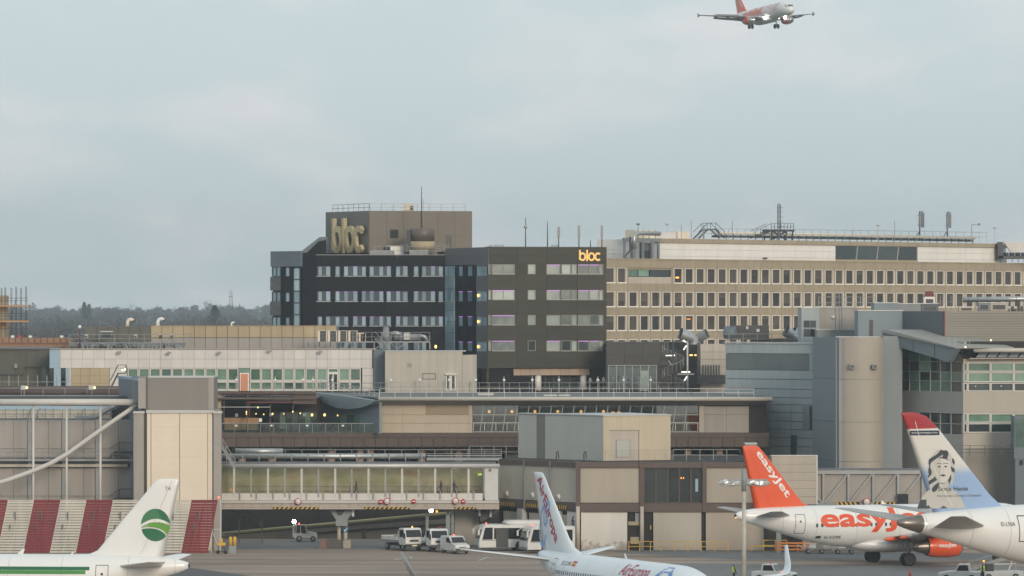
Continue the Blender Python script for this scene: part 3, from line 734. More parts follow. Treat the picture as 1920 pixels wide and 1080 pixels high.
# one shared window frame
mb = MB(); hh = rowz[0][1] - rowz[0][0]; t_ = .105
mb.box(-ww / 2, ww / 2, -.05, .28, 0, t_ * 1.4).box(-ww / 2, ww / 2, -.05, .28, hh - t_, hh).box(-ww / 2, -ww / 2 + t_, -.05, .28, t_, hh - t_).box(ww / 2 - t_, ww / 2, -.05, .28, t_, hh - t_)
mb.box(-ww / 2 - .05, ww / 2 + .05, -.1, .1, -.03, .07)
wp = mb.build('window', mat('office_frame', (0.80, 0.76, 0.69), .6, var=.06)); wme = wp.data; bpy.data.objects.remove(wp)
blind = mat('office_blind', (0.085, 0.072, 0.058), .8, var=.12, rnd=.4)
ro_ = random.Random(5)
for r_, (za, zb_) in enumerate(rowz):
    for i in range(-1, 42):
        if r_ == 0 and 2 <= i <= 5: continue
        if r_ == 3 and i > 12: continue
        c = UA + i * pitch
        w = bpy.data.objects.new('window', wme); C.objects.link(w); w.parent = office; w.location = (c, 0, za)
        p = bpy.data.objects.new('pane', cube_mesh(glass_office)); C.objects.link(p); p.parent = w; p.location = (0, .22, hh / 2); p.scale = (ww - .1, .03, hh - .1)
        if ro_.random() < .38:
            bh = hh * ro_.uniform(.15, .7); b_ = bpy.data.objects.new('blind', cube_mesh(blind)); C.objects.link(b_); b_.parent = w; b_.location = (0, .19, hh - .09 - bh / 2); b_.scale = (ww - .2, .02, bh)
    for i in range(-1, 43):
        if r_ == 0 and 3 <= i <= 5: continue
        if r_ == 3 and i > 13: continue
        s0 = UA + (i - 1) * pitch + ww / 2 + .01; s1 = UA + i * pitch - ww / 2 - .01
        fo.lbox('pilaster', office_stone, s0, s1, .03, .5, za + .002, zb_ - .002)
a, b = rowz[0]
fo.lbox('infill_panel', beige_panel, UA + 1.5 * pitch + .15, UA + 5.5 * pitch - .15, .06, .4, a + .002, a + hh * .42)
for k, (q0, q1, gm) in enumerate(((1.5, 2.5, glass_green), (2.5, 3.5, glass_green), (3.5, 5.5, glass_dark))):
    fo.lbox('strip_pane', gm, UA + q0 * pitch + .2, UA + q1 * pitch - .02, .25, .3, a + hh * .46, b - hh * .12)
fo.lbox('strip_head', office_stone, UA + 1.5 * pitch + .15, UA + 5.5 * pitch - .15, .06, .4, b - hh * .12, b - .002)
fo.lbox('lit_lamp', lamp_orange, UA + 6 * pitch - .35, UA + 6 * pitch + .35, .16, .2, a + .75, a + .95)
for k in range(3): fo.lbox('lit_lamp', lamp_orange, UA + 7 * pitch - .36 + k * .3, UA + 7 * pitch - .2 + k * .3, .16, .2, rowz[2][0] + 1.6, rowz[2][0] + 1.7)
# --- white penthouse storey
fp_ = Fac(1237, 713, 1886, 771)
pent = fp_.thing('penthouse', 'long white rooftop storey with four dark slanted panes on the beige office', 'building')
fp = Part(fp_, pent); ub = fp_.u(1886); zp0 = ZT - .35; zp1 = PZ(455, 713); zp2 = PZ(447, 713)
fp.lbox('core_wall', white_paint, 0.05, ub - .05, .25, 12, zp0, zp2 - .05)
us = [0, fp_.u(1400), fp_.u(1566.5), fp_.u(1720.5), fp_.u(1810), ub]
for k in (0, 1, 3, 4): 
    hz_ = (zp1 - zp0) / 3
    for j in range(3): fp.lbox('wall_board', white_paint, us[k] + .01, us[k + 1] - .01, 0, .24, zp0 + j * hz_ + .012, zp0 + (j + 1) * hz_ - .012)
fp.lbox('cornice', office_stone, -.1, ub + .1, -.25, 1, zp1, zp2)
g0, g1 = us[2], us[3]; za = PZ(486.5, 742); zb_ = PZ(461, 742); n = 4
for k in range(n):
    x_0 = g0 + (g1 - g0) * k / n; x_1 = g0 + (g1 - g0) * (k + 1) / n; m = MB(); s = .35
    m.prism([(x_0 + .05, za), (x_1 - .05, za), (x_1 - .05 + (s if k < 3 else 0), zb_), (x_0 + .05 + (s if k else 0), zb_)], .1, .16); fp.mesh(m, 'pane', glass_dark)
    if k: fp.mesh(MB().prism([(x_0 - .06, za), (x_0 + .06, za), (x_0 + .06 + s, zb_), (x_0 - .06 + s, zb_)], -.02, .2), 'mullion', pale_steel)
fp.lbox('sill', tan_panel, g0, g1, -.1, .2, za - .35, za); fp.lbox('wall_board', white_paint, g0, g1, 0, .2, zp0, za - .36); fp.lbox('wall_board', white_paint, g0, g1, 0, .2, zb_, zp1)
fp.lbox('wall_lamp', dark_steel, fp_.u(1430), fp_.u(1436), -.3, -.01, PZ(485.5, 730), PZ(483, 730))
# --- open frame with plant left of the penthouse
fq_ = Fac(1170, 706, 1237, 712); plant = fq_.thing('rooftop_plant', 'open grey steel frame full of ducts at the left end of the white penthouse', 'plant frame'); q = Part(fq_, plant)
zb0 = ZT + .2
for p in (1171, 1188, 1205, 1222, 1234): q.box('post', grey_steel, p, 448, p + 3, 487, 0, .25)
q.box('beam', grey_steel, 1170, 446.5, 1238, 453, -.05, .3); q.box('infill_panel', grey_panel, 1188, 455, 1199, 487, .6, .7); q.box('infill_panel', slate_panel, 1208, 455, 1228, 487, .8, .9); q.box('louvre', dark_steel, 1211, 470, 1227, 484, .5, .7)
q.mesh(MB().tube([q.f.pt(1189, 466), q.f.pt(1189, 443), q.f.pt(1193, 438), q.f.pt(1200, 437), q.f.pt(1236, 438)], .32, 10), 'duct', galv)
q.mesh(MB().tube([q.f.pt(1169, 486, -1), q.f.pt(1160, 482, -1), q.f.pt(1171, 470, -1), q.f.pt(1171, 444, -1)], .14, 8), 'pipe', dark_steel)
zr_ = ZT + .16
railing([fo_.A.to_3d() + Vector((0, .6, zr_)), Vector((PX(1172, 704), 704, zr_))], 1.2, 1.3, grey_steel, 'thin rail on the office roof edge beside the hotel', .03)
# --- rooftop plant on the penthouse
def fpw(px, py, y=3.0):
    u, z_ = fp_.uz(px, py); w = Matrix.Translation((fp_.A.x, fp_.A.y, 0)) @ Matrix.Rotation(fp_.rz, 4, 'Z') @ Vector((u, y, z_)); return w
def roof_obj(name, label, cat, group=None): return fp_.thing(name, label, cat, group)
e = roof_obj('cooling_duct', 'sunlit cream duct housing on the left end of the penthouse roof', 'duct'); q = Part(fp_, e)
q.box('housing', cream_panel, 1222, 431, 1262, 447, 3, 5); q.box('housing', white_panel, 1263, 435, 1300, 447, 3.2, 4.8); q.box('housing', cream_panel, 1301, 434, 1322, 447, 3, 4.6)
for p in (1225, 1235, 1246, 1258): q.box('rib', galv, p, 430, p + 1, 447, 2.9, 3)
e = roof_obj('pipe_run', 'long pale pipe on dark trestles along the penthouse roof', 'pipe'); q = Part(fp_, e)
q.mesh(MB().tube([fp_.pt(1376, 437, 3), fp_.pt(1600, 440, 3), fp_.pt(1858, 446, 3)], .2, 10), 'pipe', cream_panel)
q.mesh(MB().tube([fp_.pt(1372, 442.5, 3.6), fp_.pt(1600, 445, 3.6), fp_.pt(1858, 450.5, 3.6)], .17, 8), 'pipe', dark_steel)
m = MB()
for k in range(36):
    px = 1374 + k * 13.6; pt = fp_.pt(px, 438 + (px - 1376) * .0185, 2.6); m.bar(pt, (pt[0], pt[1], zp2), .08); m.bar((pt[0], 2.6, pt[2] - .45), (pt[0], 4, pt[2] - .45), .1)
q.mesh(m, 'trestle', dark_steel)
o = railing_mb(MB(), [fpw(1330, 447, 1.2), fpw(1610, 449.5, 1.2), fpw(1862, 453, 1.2)], 1.4, 1.9, .03, (1, .5)).build('railing', grey_steel); tag(o, 'long guard rail along the penthouse roof in front of the pipes', 'railing')
# gantry with stairs and mast
e = roof_obj('mast_gantry', 'dark steel stair gantry carrying the tall bundled mast on the office roof', 'gantry'); q = Part(fp_, e)
m = MB()
for a, b in ((1467, 1467), (1506, 1506), (1480, 1480), (1494, 1494)): m.bar(fp_.pt(a, 450, 2), fp_.pt(b, 432, 2), .16); m.bar(fp_.pt(a, 450, 3.4), fp_.pt(b, 432, 3.4), .16)
m.bar(fp_.pt(1464, 432, 2), fp_.pt(1508, 432, 2), .3); m.bar(fp_.pt(1464, 432, 3.4), fp_.pt(1508, 432, 3.4), .3); m.bar(fp_.pt(1470, 448, 2), fp_.pt(1492, 434, 2), .2); m.bar(fp_.pt(1492, 448, 2), fp_.pt(1470, 434, 2), .2)
q.mesh(m, 'platform_frame', dark_steel)
a = fp_.pt(1466, 432, 2); b = fp_.pt(1508, 432, 2); q.mesh(railing_mb(MB(), [a, b], 1.05, .7, .03, (1, .5)), 'guard_rail', dark_steel)
m = MB(); s0 = Vector(fp_.pt(1436, 446, 2)); s1 = Vector(fp_.pt(1466, 432, 2))
for o_ in (0, .9): m.bar(s0 + Vector((0, o_, 0)), s1 + Vector((0, o_, 0)), .12, .22); m.bar(s0 + Vector((0, o_, 1)), s1 + Vector((0, o_, 1)), .06)
for k in range(9): p = s0.lerp(s1, (k + .5) / 9); m.box(p.x - .12, p.x + .12, p.y, p.y + .9, p.z - .03, p.z + .03)
for k in range(4): p = s0.lerp(s1, k / 3.); m.bar(p, p + Vector((0, 0, 1)), .05)
q.mesh(m, 'stair', dark_steel)
m = MB()
for dx_ in (-.3, .0, .3): m.tube([(fp_.u(1486.5) + dx_, 2.6, PZ(446, 735)), (fp_.u(1486.5) + dx_, 2.6, PZ(381 + abs(dx_) * 6, 735))], .06, 8)
q.mesh(m, 'mast', dark_steel); u = fp_.u(1486.5)
for j in range(5): q.lbox('antenna_panel', grey_steel, u - .42, u + .42, 2.2, 2.45, PZ(383 + j * 9 + 6, 735), PZ(383 + j * 9 + 5, 735))
e = roof_obj('roof_stair', 'low arched steel stepover bridge on the penthouse roof', 'steps'); q = Part(fp_, e); m = MB()
pp = [Vector(fp_.pt(x_, y_, 2)) for x_, y_ in ((1330, 447), (1346, 431), (1362, 430), (1378, 446))]
for o_ in (0, 1.0):
    for a, b in zip(pp, pp[1:]): m.bar(a + Vector((0, o_, 0)), b + Vector((0, o_, 0)), .14); m.bar(a + Vector((0, o_, .95)), b + Vector((0, o_, .95)), .06); m.bar(b + Vector((0, o_, 0)), b + Vector((0, o_, .95)), .05)
q.mesh(m, 'bridge', dark_steel)
for a, b in zip(pp, pp[1:]): 
    m = MB()
    for k in range(6): p = a.lerp(b, (k + .5) / 6); m.box(p.x - .12, p.x + .12, p.y, p.y + 1, p.z, p.z + .05)
    q.mesh(m, 'tread', dark_steel)
for i, px in enumerate((1754, 1805.5)):
    e = roof_obj('mobile_mast', ('cluster of three panel aerials, left of the pair on the office roof', 'cluster of three panel aerials, right of the pair on the office roof')[i], 'antenna', 'panel aerial clusters'); q = Part(fp_, e); u = fp_.u(px)
    yb = 447; zt_ = PZ(395, 757); zb_ = PZ(yb + 4, 757)
    m = MB().tube([(u, 3, zb_), (u, 3, zt_)], .1, 8); m.bar((u, 3, zb_ + (zt_ - zb_) * .35), (u - (.9 if i == 0 else 1.3), 3.3, zb_), .1); m.bar((u, 3, zb_ + (zt_ - zb_) * .3), (u + .5, 3.3, zb_), .1); q.mesh(m, 'mast', dark_steel)
    for dx_, hh_ in ((-.42, .9), (.12, 1.0), (.5, .95)): q.lbox('antenna_panel', grey_steel if i == 0 or dx_ < .4 else pale_steel, u + dx_ - .11, u + dx_ + .11, 2.6, 2.8, zb_ + (zt_ - zb_) * .45, zb_ + (zt_ - zb_) * hh_)
    q.lbox('bracket', dark_steel, u - .5, u + .6, 2.82, 2.95, zb_ + (zt_ - zb_) * .52, zb_ + (zt_ - zb_) * .55); q.lbox('bracket', dark_steel, u - .5, u + .6, 2.82, 2.95, zb_ + (zt_ - zb_) * .85, zb_ + (zt_ - zb_) * .88)
for i, (px, yt, yb, kd) in enumerate(((1196.5, 421, 440, 'cap'), (1251, 421, 434, 'cap'), (1277.5, 421, 446, ''), (1296, 413, 446, ''), (1319.5, 422, 446, 'thick'), (1373, 414, 444, ''), (1646.5, 423, 448, 'cap'), (1677.5, 414, 448, ''), (1822, 420, 451, 'flag'), (1865, 428, 456, 'cap'))):
    zb_ = PZ(yb, 712 + (px - 1237) * .09); Y = fpw(px, yb, 3).y; zb_ = PZ(yb, Y); h = PZ(yt, Y) - zb_
    m = MB().tube([(0, 0, -.4), (0, 0, h)], .11 if kd == 'thick' else .05, 6)
    if kd == 'cap': m.lathe([(0, .1), (.1, .3), (.25, .3), (.3, .1)], (0, 0, h - .1), (0, 0, 1), 10)
    if kd == 'flag': m.box(0, 1.0, -.03, .03, h - .15, h).ball((1.1, 0, h - .05), .2, 6)
    names = ['first', 'second', 'third', 'fourth', 'fifth', 'sixth', 'seventh', 'eighth', 'ninth', 'last']
    tag(m.build('roof_pole', grey_steel if i not in (1, 6, 9) else pale_steel, loc=(PX(px, Y), Y, zb_)), 'thin pole on the office roof, %s of ten from left to right' % names[i], 'pole', 'thin poles on the office roof')
e = empty('cooling_tower', (PX(1904, 768), 768, PZ(492, 768)), 0, 'pale funnel shaped cooler with dark fans at the right end of the office roof', 'cooler')
MB().add([(-.7, 0, 1.6), (.9, 0, 1.6), (1.9, 0, 3.0), (-1.7, 0, 3.0), (-.7, 1.2, 1.6), (.9, 1.2, 1.6), (1.9, 1.2, 3.0), (-1.7, 1.2, 3.0)], [(0, 1, 2, 3), (4, 7, 6, 5), (0, 3, 7, 4), (1, 5, 6, 2), (3, 2, 6, 7), (0, 4, 5, 1)]).build('funnel', white_panel, e)
MB().box(-2.6, 2.4, -.3, 1.5, .5, 1.0).box(-2.7, -1.9, -.3, 1.5, .6, 3.1).build('casing', dark_steel, e)
m = MB()
for k in range(6): m.lathe([(0, .42), (.5, .42)], (-2.3 + k * .9, .4, 1.0), (0, 0, 1), 10); m.bar((-2.3 + k * .9, 0, 0), (-2.3 + k * .9, 0, .5), .1)
m.build('fan_row', dark_steel, e)
# ================================================================ middle terminal: white panelled storey
ft_ = Fac(93, 606, 705, 606)
term = ft_.thing('terminal_building', 'low white panelled terminal storey with a strip of green windows and an orange door', 'building')
tp = Part(ft_, term)
ua, ub, zb, zt = ft_.rect(93, 655, 705, 733.5)
tp.lbox('core_wall', dim_room, ua, ub, .5, 30, 0, zt - .15)
tp.lbox('parapet', taupe_panel, ua, ub, -.06, .6, zt - .02, zt + .12)
green_door = mat('salmon_door', (0.62, 0.25, 0.14), .6, var=.08)
# panels: bay width 21 px
nb = 28; bw = (698 - 113) / nb
for i in range(nb):
    a = 113 + i * bw; b = a + bw
    m_ = blue_sheet if b < 131 else white_panel
    for j, (y0, y1) in enumerate(((656, 673), (673.4, 690))): tp.box('wall_panel', m_, a + .15, y0, b - .15, y1, 0, .4)
tp.box('wall_panel', blue_sheet, 93, 656, 112.8, 690, 0, .4); tp.box('wall_panel', blue_sheet, 101, 690.3, 114, 733, 0, .4); tp.box('wall_panel', glass_dark, 93, 690.3, 100.8, 733, .2, .4)
tp.box('wall_panel', glass_dark, 114.3, 690.3, 123, 733, .2, .4); tp.box('wall_panel', blue_sheet, 123.2, 690.3, 130, 733, 0, .4)
tp.grid('wall_panel', tan_panel, 133, 690.3, 205, 733, 4, 3, -.05, .4, .02); tp.box('wall_panel', white_panel, 130.3, 690.3, 132.8, 733, 0, .4)
tp.grid('wall_panel', white_panel, 205.5, 690.3, 238, 733, 1, 3, 0, .4, .02)
tp.grid('wall_panel', white_panel, 679, 690.3, 700, 733, 1, 3, 0, .4, .03); tp.box('wall_panel', slate_panel, 700.3, 655.5, 722, 733.5, -.25, .4)
pale_frame = mat('pale_frame', (0.60, 0.58, 0.54), .5, var=.05)
k = 0; x = 239.0
while x < 676:
    w_ = 20.85
    if 438 < x < 458 - 5: 
        tp.box('door_frame', white_paint, x + 2, 699, x + w_ - 1, 733, -.1, -.02); d = tp.box('door', green_door, x + 4, 701, x + w_ - 3.5, 733, -.16, -.1)
        tp.box('pane', glass_green, x + .5, 690.5, x + w_ - .5, 698.6, .15, .3)
    elif 612 < x < 633:
        tp.window(x + .5, 690.5, x + w_ - .5, 699, white_paint, glass_green, .1, -.04, .15); tp.window(x + .5, 699.4, x + w_ - .5, 733, white_paint, glass_dark, .14, -.08, .1, mull=1, name='glass_door')
    else:
        tp.window(x + .3, 690.5, x + w_ - .3, 714, pale_frame, glass_green, .12, -.04, .15); tp.window(x + .3, 716, x + w_ - .3, 731, pale_frame, glass_green, .12, -.04, .15)
        tp.box('rail_panel', pale_frame, x + .3, 714.1, x + w_ - .3, 715.9, -.02, .2); tp.box('rail_panel', pale_frame, x + .3, 731.1, x + w_ - .3, 733.4, -.02, .2)
    x += w_; k += 1
# rounded beige block to its right
fb_ = Fac(722, 602, 872, 602)
blk = fb_.thing('stair_block', 'plain beige rendered block with small vents and a double door beside the white terminal', 'building'); bp_ = Part(fb_, blk)
x0, x1, z0, z1 = fb_.rect(722, 659, 876, 735); beige_render = mat('beige_render', (0.46, 0.425, 0.37), .8, var=.05, streak=.08)
arc = [(x1 + math.sin(R(a)) * 1.0 - 1.0 + .9, 1.0 - math.cos(R(a)) * 1.0) for a in range(0, 91, 15)]
z2 = PZ(666, 602)
m = MB().plan([(x0, 0), (x1 - .6, 0), (x1 - .6, 8), (x0, 8)], 0, z1); bp_.mesh(m, 'wall', beige_render)
m = MB().plan([(x1 - .58, .02)] + [(a + .2, b + .02) for a, b in arc] + [(arc[-1][0] + .2, 8), (x1 - .58, 8)], 0, z2); bp_.mesh(m, 'rounded_corner', beige_render)
for px in range(735, 870, 17): bp_.box('panel_joint', taupe_panel, px, 659.5, px + .5, 735, -.012, .01)
bp_.box('coping', pale_steel, 721.5, 657.8, 873, 659, -.08, 8)
bp_.box('vent', grey_steel, 764, 681, 772, 688, -.05, .05); bp_.box('vent', grey_steel, 876.5, 681, 883, 688, .1, .3); bp_.window(792, 700, 817, 711, dark_steel, glass_dark, .06, -.05, .02)
bp_.window(836, 703, 845, 732, white_paint, glass_dark, .12, -.1, -.03, name='door'); bp_.window(845.3, 703, 854.5, 732, white_paint, glass_dark, .12, -.1, -.03, name='door'); bp_.box('door_canopy', white_paint, 835, 700.5, 856, 702.5, -.5, .02)
# floodlights on the terminal parapet
for i, (px, py) in enumerate(((224, 659), (317, 660), (411, 660), (506, 656), (601, 658), (779, 663))):
    e = empty('wall_floodlight', P(px, py, 605.4), 0, 'small wall floodlight under the white terminal roof edge, %s from left' % ['first', 'second', 'third', 'fourth', 'fifth', 'sixth'][i], 'floodlight', 'small wall floodlights')
    MB().bar((0, .35, 0), (0, -.1, -.05), .08).build('arm', grey_steel, e); MB().box(-.22, .22, -.35, -.05, -.25, .05).build('head', grey_steel, e, bevel=.03)
# terrace rail with lamp standards in front of the terminal storey and hotel
for i, (a, b) in enumerate(((405, 640), (640, 880), (880, 1180), (1180, 1290))):
    railing([(PX(a, 600), 600, 15.35), (PX(b, 600), 600, 15.35)], 1.15, 1.15, grey_steel, 'thin grey terrace railing, %s stretch in front of the white terminal and hotel' % ['far left', 'second', 'third', 'far right'][i], .022, (1, .55))
for i, px in enumerate((407, 443, 516, 568, 587, 623, 733, 787, 842, 892, 945, 998, 1048, 1121, 1169, 1220)):
    e = empty('terrace_lamp', (PX(px, 600.4), 600.4, 15.35), 0, 'thin lamp post on the terrace rail, number %d from the left' % (i + 1), 'lamp post', 'thin terrace lamp posts')
    e['label'] = 'thin lamp post on the terrace rail, %s from the left' % ['first', 'second', 'third', 'fourth', 'fifth', 'sixth', 'seventh', 'eighth', 'ninth', 'tenth', 'eleventh', 'twelfth', 'thirteenth', 'fourteenth', 'fifteenth', 'sixteenth'][i]
    MB().tube([(0, 0, 0), (0, 0, 1.9)], .05, 6).build('post', pale_steel, e); MB().ball((0, -.1, 1.45), .17, 7).build('lamp_head', sign_white, e)

# ================================================================ rooftop plant screen behind
fs_ = Fac(160, 626, 631, 626)
scr = fs_.thing('plant_screen', 'tan and grey panelled plant screen on the terminal roof', 'plant room'); sp_ = Part(fs_, scr)
sp_.box('core_wall', grey_panel, 160.5, 612.5, 630, 656, .25, 12)
sp_.grid('screen_panel', tan_panel, 283, 611, 631, 633, 17, 1, 0, .24, .05); sp_.grid('screen_panel', taupe_panel, 283, 633.3, 631, 656, 17, 1, 0, .24, .05)
sp_.grid('screen_panel', mat('olive_sheet', (0.13, 0.13, 0.11), .8, var=.12, rnd=.1), 160, 612, 283, 656, 6, 1, 0, .24, .04)
sp_.box('coping', wood_board, 282.5, 610.2, 631.5, 611, -.1, .6); sp_.box('coping', dark_steel, 160, 611, 282.5, 612, -.05, .5)
z2 = PZ(656, 620)
o = railing_mb(MB(), [(PX(130, 620), 620, z2), (PX(355, 620), 620, z2)], 1.9, 1.8, .035, (1, .72, .3)).build('railing', grey_steel); tag(o, 'tall pipe rail in front of the tan plant screen on the left roof', 'railing')
m = MB(); rr = random.Random(2)
for k in range(40):
    x = PX(140 + k * 5.2, 617); m.tube([(x, 617 + rr.uniform(-1, 1), 20.4), (x + rr.uniform(-.3, .3), 617, 20.4 + rr.uniform(.25, .75))], rr.uniform(.05, .14), 6)
for zz in (.35, .55, .7): m.tube([(PX(130, 617), 617 + zz, 20.4 + zz), (PX(345, 617), 617 + zz, 20.4 + zz)], .09, 6)
tag(m.build('roof_pipes', grey_steel), 'tangle of pipes and stubs along the left terminal roof edge', 'pipes')
def roofbox(name, px0, py0, px1, py1, Y, label, cat, m, extra=None, m2=None, depth=1.2):
    x0, x1, z0, z1 = PX(px0, Y), PX(px1, Y), PZ(py1, Y), PZ(py0, Y); e = empty(name, ((x0 + x1) / 2, Y, z0), 0, label, cat); w = (x1 - x0) / 2; h = z1 - z0
    MB().box(-w, w, 0, depth, 0, h).build('casing', m, e, bevel=min(.05, h * .08)); MB().box(-w * 1.03, w * 1.03, -.05, depth + .05, h, h + .08).build('lid', m2 or pale_steel, e)
    MB().box(-w * .7, w * .7, -.05, -.005, h * .2, h * .75).build('grille', dark_steel, e)
    return e
roofbox('air_unit', 188, 622, 211, 634, 621, 'dark square air unit with white lid on the left roof', 'air unit', slate_panel, m2=white_paint)
for k, px in enumerate((162, 254, 301, 322)): roofbox('junction_box', px - 3, 628, px + 3, 634, 619.5, 'small box on the left roof pipe rail, %s of four' % ['first', 'second', 'third', 'last'][k], 'box', (white_panel, white_panel, dark_steel, grey_steel)[k], depth=.3)
def gooseneck(px, py, Y, s, label, m=galv):
    e = empty('cowl_vent', P(px, py, Y), 0, label, 'vent')
    MB().tube([(0, 0, 0), (0, 0, .5 * s), (.15 * s, 0, .8 * s), (.45 * s, 0, .9 * s), (.75 * s, 0, .7 * s)], [.22 * s] * 5, 10).build('neck', m, e); MB().lathe([(0, .26 * s), (.12 * s, .3 * s)], (.72 * s, 0, .72 * s), (.4, 0, -.5), 10).build('mouth', dark_steel, e); MB().box(-.35 * s, .35 * s, -.35 * s, .35 * s, -.15, .05).build('base', m, e)
gooseneck(296, 611, 630, 1.0, 'curved white cowl vent at the left end of the tan screen', white_paint)
gooseneck(239, 612, 632, 1.0, 'slanted sunlit cowl vent above the olive screen panels', cream_panel)
gooseneck(434, 611, 630, .5, 'tiny white cowl vent on the middle of the tan screen', white_paint)
# lamp standard
e = empty('roof_lamp', P(149.5, 654, 616), 0, 'rusty post with a white lamp at the left end of the terminal roof', 'lamp'); MB().tube([(0, 0, 0), (0, 0, 2.4)], .09, 8).build('post', red_steel, e); MB().ball((0, 0, 2.65), .22, 8).build('lamp_head', sign_white, e)
# --- air conditioning units on a steel platform
pf = empty('plant_platform', (PX(645, 618), 618, 20.3), 0, 'raised steel platform with bracing on the terminal roof before the dark hotel', 'platform')
zz = PZ(640, 618) - 20.3; x0 = PX(577, 618) - PX(645, 618); x1 = PX(806, 618) - PX(645, 618)
MB().box(x0, x1, -1, 1.6, zz - .15, zz).build('deck', grey_steel, pf); m = MB()
for k in range(12): x = x0 + (x1 - x0) * k / 11; m.bar((x, -.9, 0), (x, -.9, zz - .15), .1); m.bar((x, 1.5, 0), (x, 1.5, zz - .15), .1)
for k in (3, 6, 8): x = x0 + (x1 - x0) * k / 11; m.bar((x, -.9, 0), (x + 1.2, -.9, zz - .15), .09)
m.build('frame', grey_steel, pf); railing_mb(MB(), [(x0 + 5.5, -1, zz), (x1, -1, zz)], 1.1, 1.2, .025).build('guard_rail', grey_steel, pf)
m = MB(); sA = Vector((PX(703, 618) - PX(645, 618), -1.4, zz + .3)); sB = Vector((PX(730, 618) - PX(645, 618), -1.4, -.6))
for o_ in (0, .35):
    m.bar(sA + Vector((o_ * 2, 0, 0)), sB + Vector((o_ * 2, 0, 0)), .08); m.bar(sA + Vector((o_ * 2, 0, .9)), sB + Vector((o_ * 2, 0, .9)), .05)
for k in range(8): p = sA.lerp(sB, k / 8); m.bar(p, p + Vector((.7, 0, 0)), .08)
m.build('ladder', grey_steel, pf)
for i, px in enumerate((598, 617, 636, 655)):
    e = empty('condenser_unit', (PX(px, 618), 617.5, 20.3 + zz), 0, 'cream condenser unit on the roof platform, %s of four' % ['first', 'second', 'third', 'last'][i], 'air unit', 'cream condenser units'); h = PZ(620.5, 618) - PZ(640, 618)
    MB().box(-.1, .15, -.3, .5, 0, h).box(.9, 1.0, -.3, .5, 0, h).box(-.1, 1.0, .4, .5, 0, h).box(-.12, 1.02, -.32, .52, h, h + .05).build('casing', cream_panel, e); MB().box(.16, .89, -.22, .38, .05, h - .02).build('coil', dark_steel, e)
    m = MB(); [m.bar((.15, -.26, h * k / 4), (.9, -.26, h * k / 4), .03) for k in range(1, 4)]; m.build('guard', grey_steel, e)
e = empty('pipe_stand', (PX(675, 618), 617.5, 20.3 + zz), 0, 'cream bent pipe stand right of the condenser units', 'pipe'); m = MB().box(-.5, .5, -.1, .1, .9, 1.05).box(-.15, .1, -.1, .1, 0, .9).bar((.7, 0, 0), (.7, 0, 1.0), .06); m.build('frame', cream_panel, e)
e = empty('gas_tank', (PX(724, 618), 617.8, 20.3 + zz), 0, 'grey bottle shaped tank on the roof platform', 'tank'); h = PZ(612, 618) - PZ(640, 618)
MB().lathe([(0, .6), (h * .5, .6), (h * .62, .45), (h * .68, .38), (h, .36)], (0, 0, 0), (0, 0, 1), 18).build('shell', grey_panel, e); MB().lathe([(h, .42), (h + .08, .42)], (0, 0, 0), (0, 0, 1), 18).build('cap', grey_steel, e)
e = empty('duct_assembly', (PX(762, 618), 617.8, 20.3 + zz), 0, 'row of dull cylinders and ducts right of the bottle shaped tank', 'ducts')
MB().tube([(-1.5, 0, .5), (1.6, 0, .5)], .42, 14).build('drum', grey_panel, e); MB().tube([(-1.9, -.2, .9), (-1.2, -.2, 1.0), (-.6, -.2, .8)], .28, 10).build('duct', galv, e); MB().box(-.3, .4, -.6, -.1, .2, 1.1).build('valve_box', pale_steel, e); MB().tube([(1.6, 0, .7), (2.2, 0, .6), (2.6, 0, 0)], .2, 8).build('elbow', galv, e)
tag(MB().ball((0, 0, 0), .17, 8, sz=1.3).build('wall_lamp', lamp_warm, loc=P(817, 650, 640)), 'glowing amber lamp low on the dark hotel wing, right of the roof ducts', 'lamp')

# ================================================================ far left: brick block, scaffold, dark hall
fx_ = Fac(-40, 640, 131, 640)
hall = fx_.thing('brick_parapet', 'low orange brick parapet with white fittings at the far left', 'building'); q = Part(fx_, hall)
q.box('wall', brick_red, -40, 637, 131, 668, 0, 8)
for k in range(14): q.box('brick_pier', brick_red, -30 + k * 12, 633, -20 + k * 12, 643, -.25, -.005)
for px in (24, 37, 57, 116): q.box('fitting', white_paint if px != 37 else red_paint, px - 3, 629, px + 3, 633, -.3, 0)
fy_ = Fac(-30, 645, 12, 645); tw = fy_.thing('boarded_tower', 'tan boarded tower at the left edge behind scaffolding', 'building'); q = Part(fy_, tw)
for j in range(6): q.box('board_panel', wood_board if j % 2 else tan_panel, -30, 554 + j * 16, 12, 569.4 + j * 16, 0, 3)
q.box('wall', tan_panel, -30, 650, 12, 760, .05, 3)
sc_ = empty('scaffold', (0, 643, 0), 0, 'tube scaffolding with plank decks at the far left edge', 'scaffold'); m = MB()
for px in (2, 9, 20.5, 29.5, 38.5, 48):
    for dy_ in (0, 1.3): m.tube([(PX(px, 643), dy_, 14), (PX(px, 643), dy_, PZ(536 + (px * 7) % 5, 643))], .035, 6)
for py in (559, 564, 588, 592, 600, 616, 640): m.tube([(PX(-5, 643), 0, PZ(py, 643)), (PX(53, 643), 0, PZ(py, 643))], .032, 6)
m.tube([(PX(20, 643), 0, PZ(600, 643)), (PX(30, 643), 0, PZ(560, 643))], .045, 6); m.tube([(PX(48, 643), 0, PZ(640, 643)), (PX(38, 643), 0, PZ(600, 643))], .045, 6)
m.build('tubes', dark_steel, sc_)
for py in (573, 602): 
    for k in range(3): MB().box(PX(-10, 643), PX(54, 643), -.1 + k * .5, .36 + k * .5, PZ(py + 2, 643), PZ(py - 1, 643)).build('plank', wood_board, sc_)
dk_ = Fac(-40, 612, 94, 612); dk = dk_.thing('service_hall', 'dark olive service hall behind railings left of the blue terminal panel', 'building'); q = Part(dk_, dk)
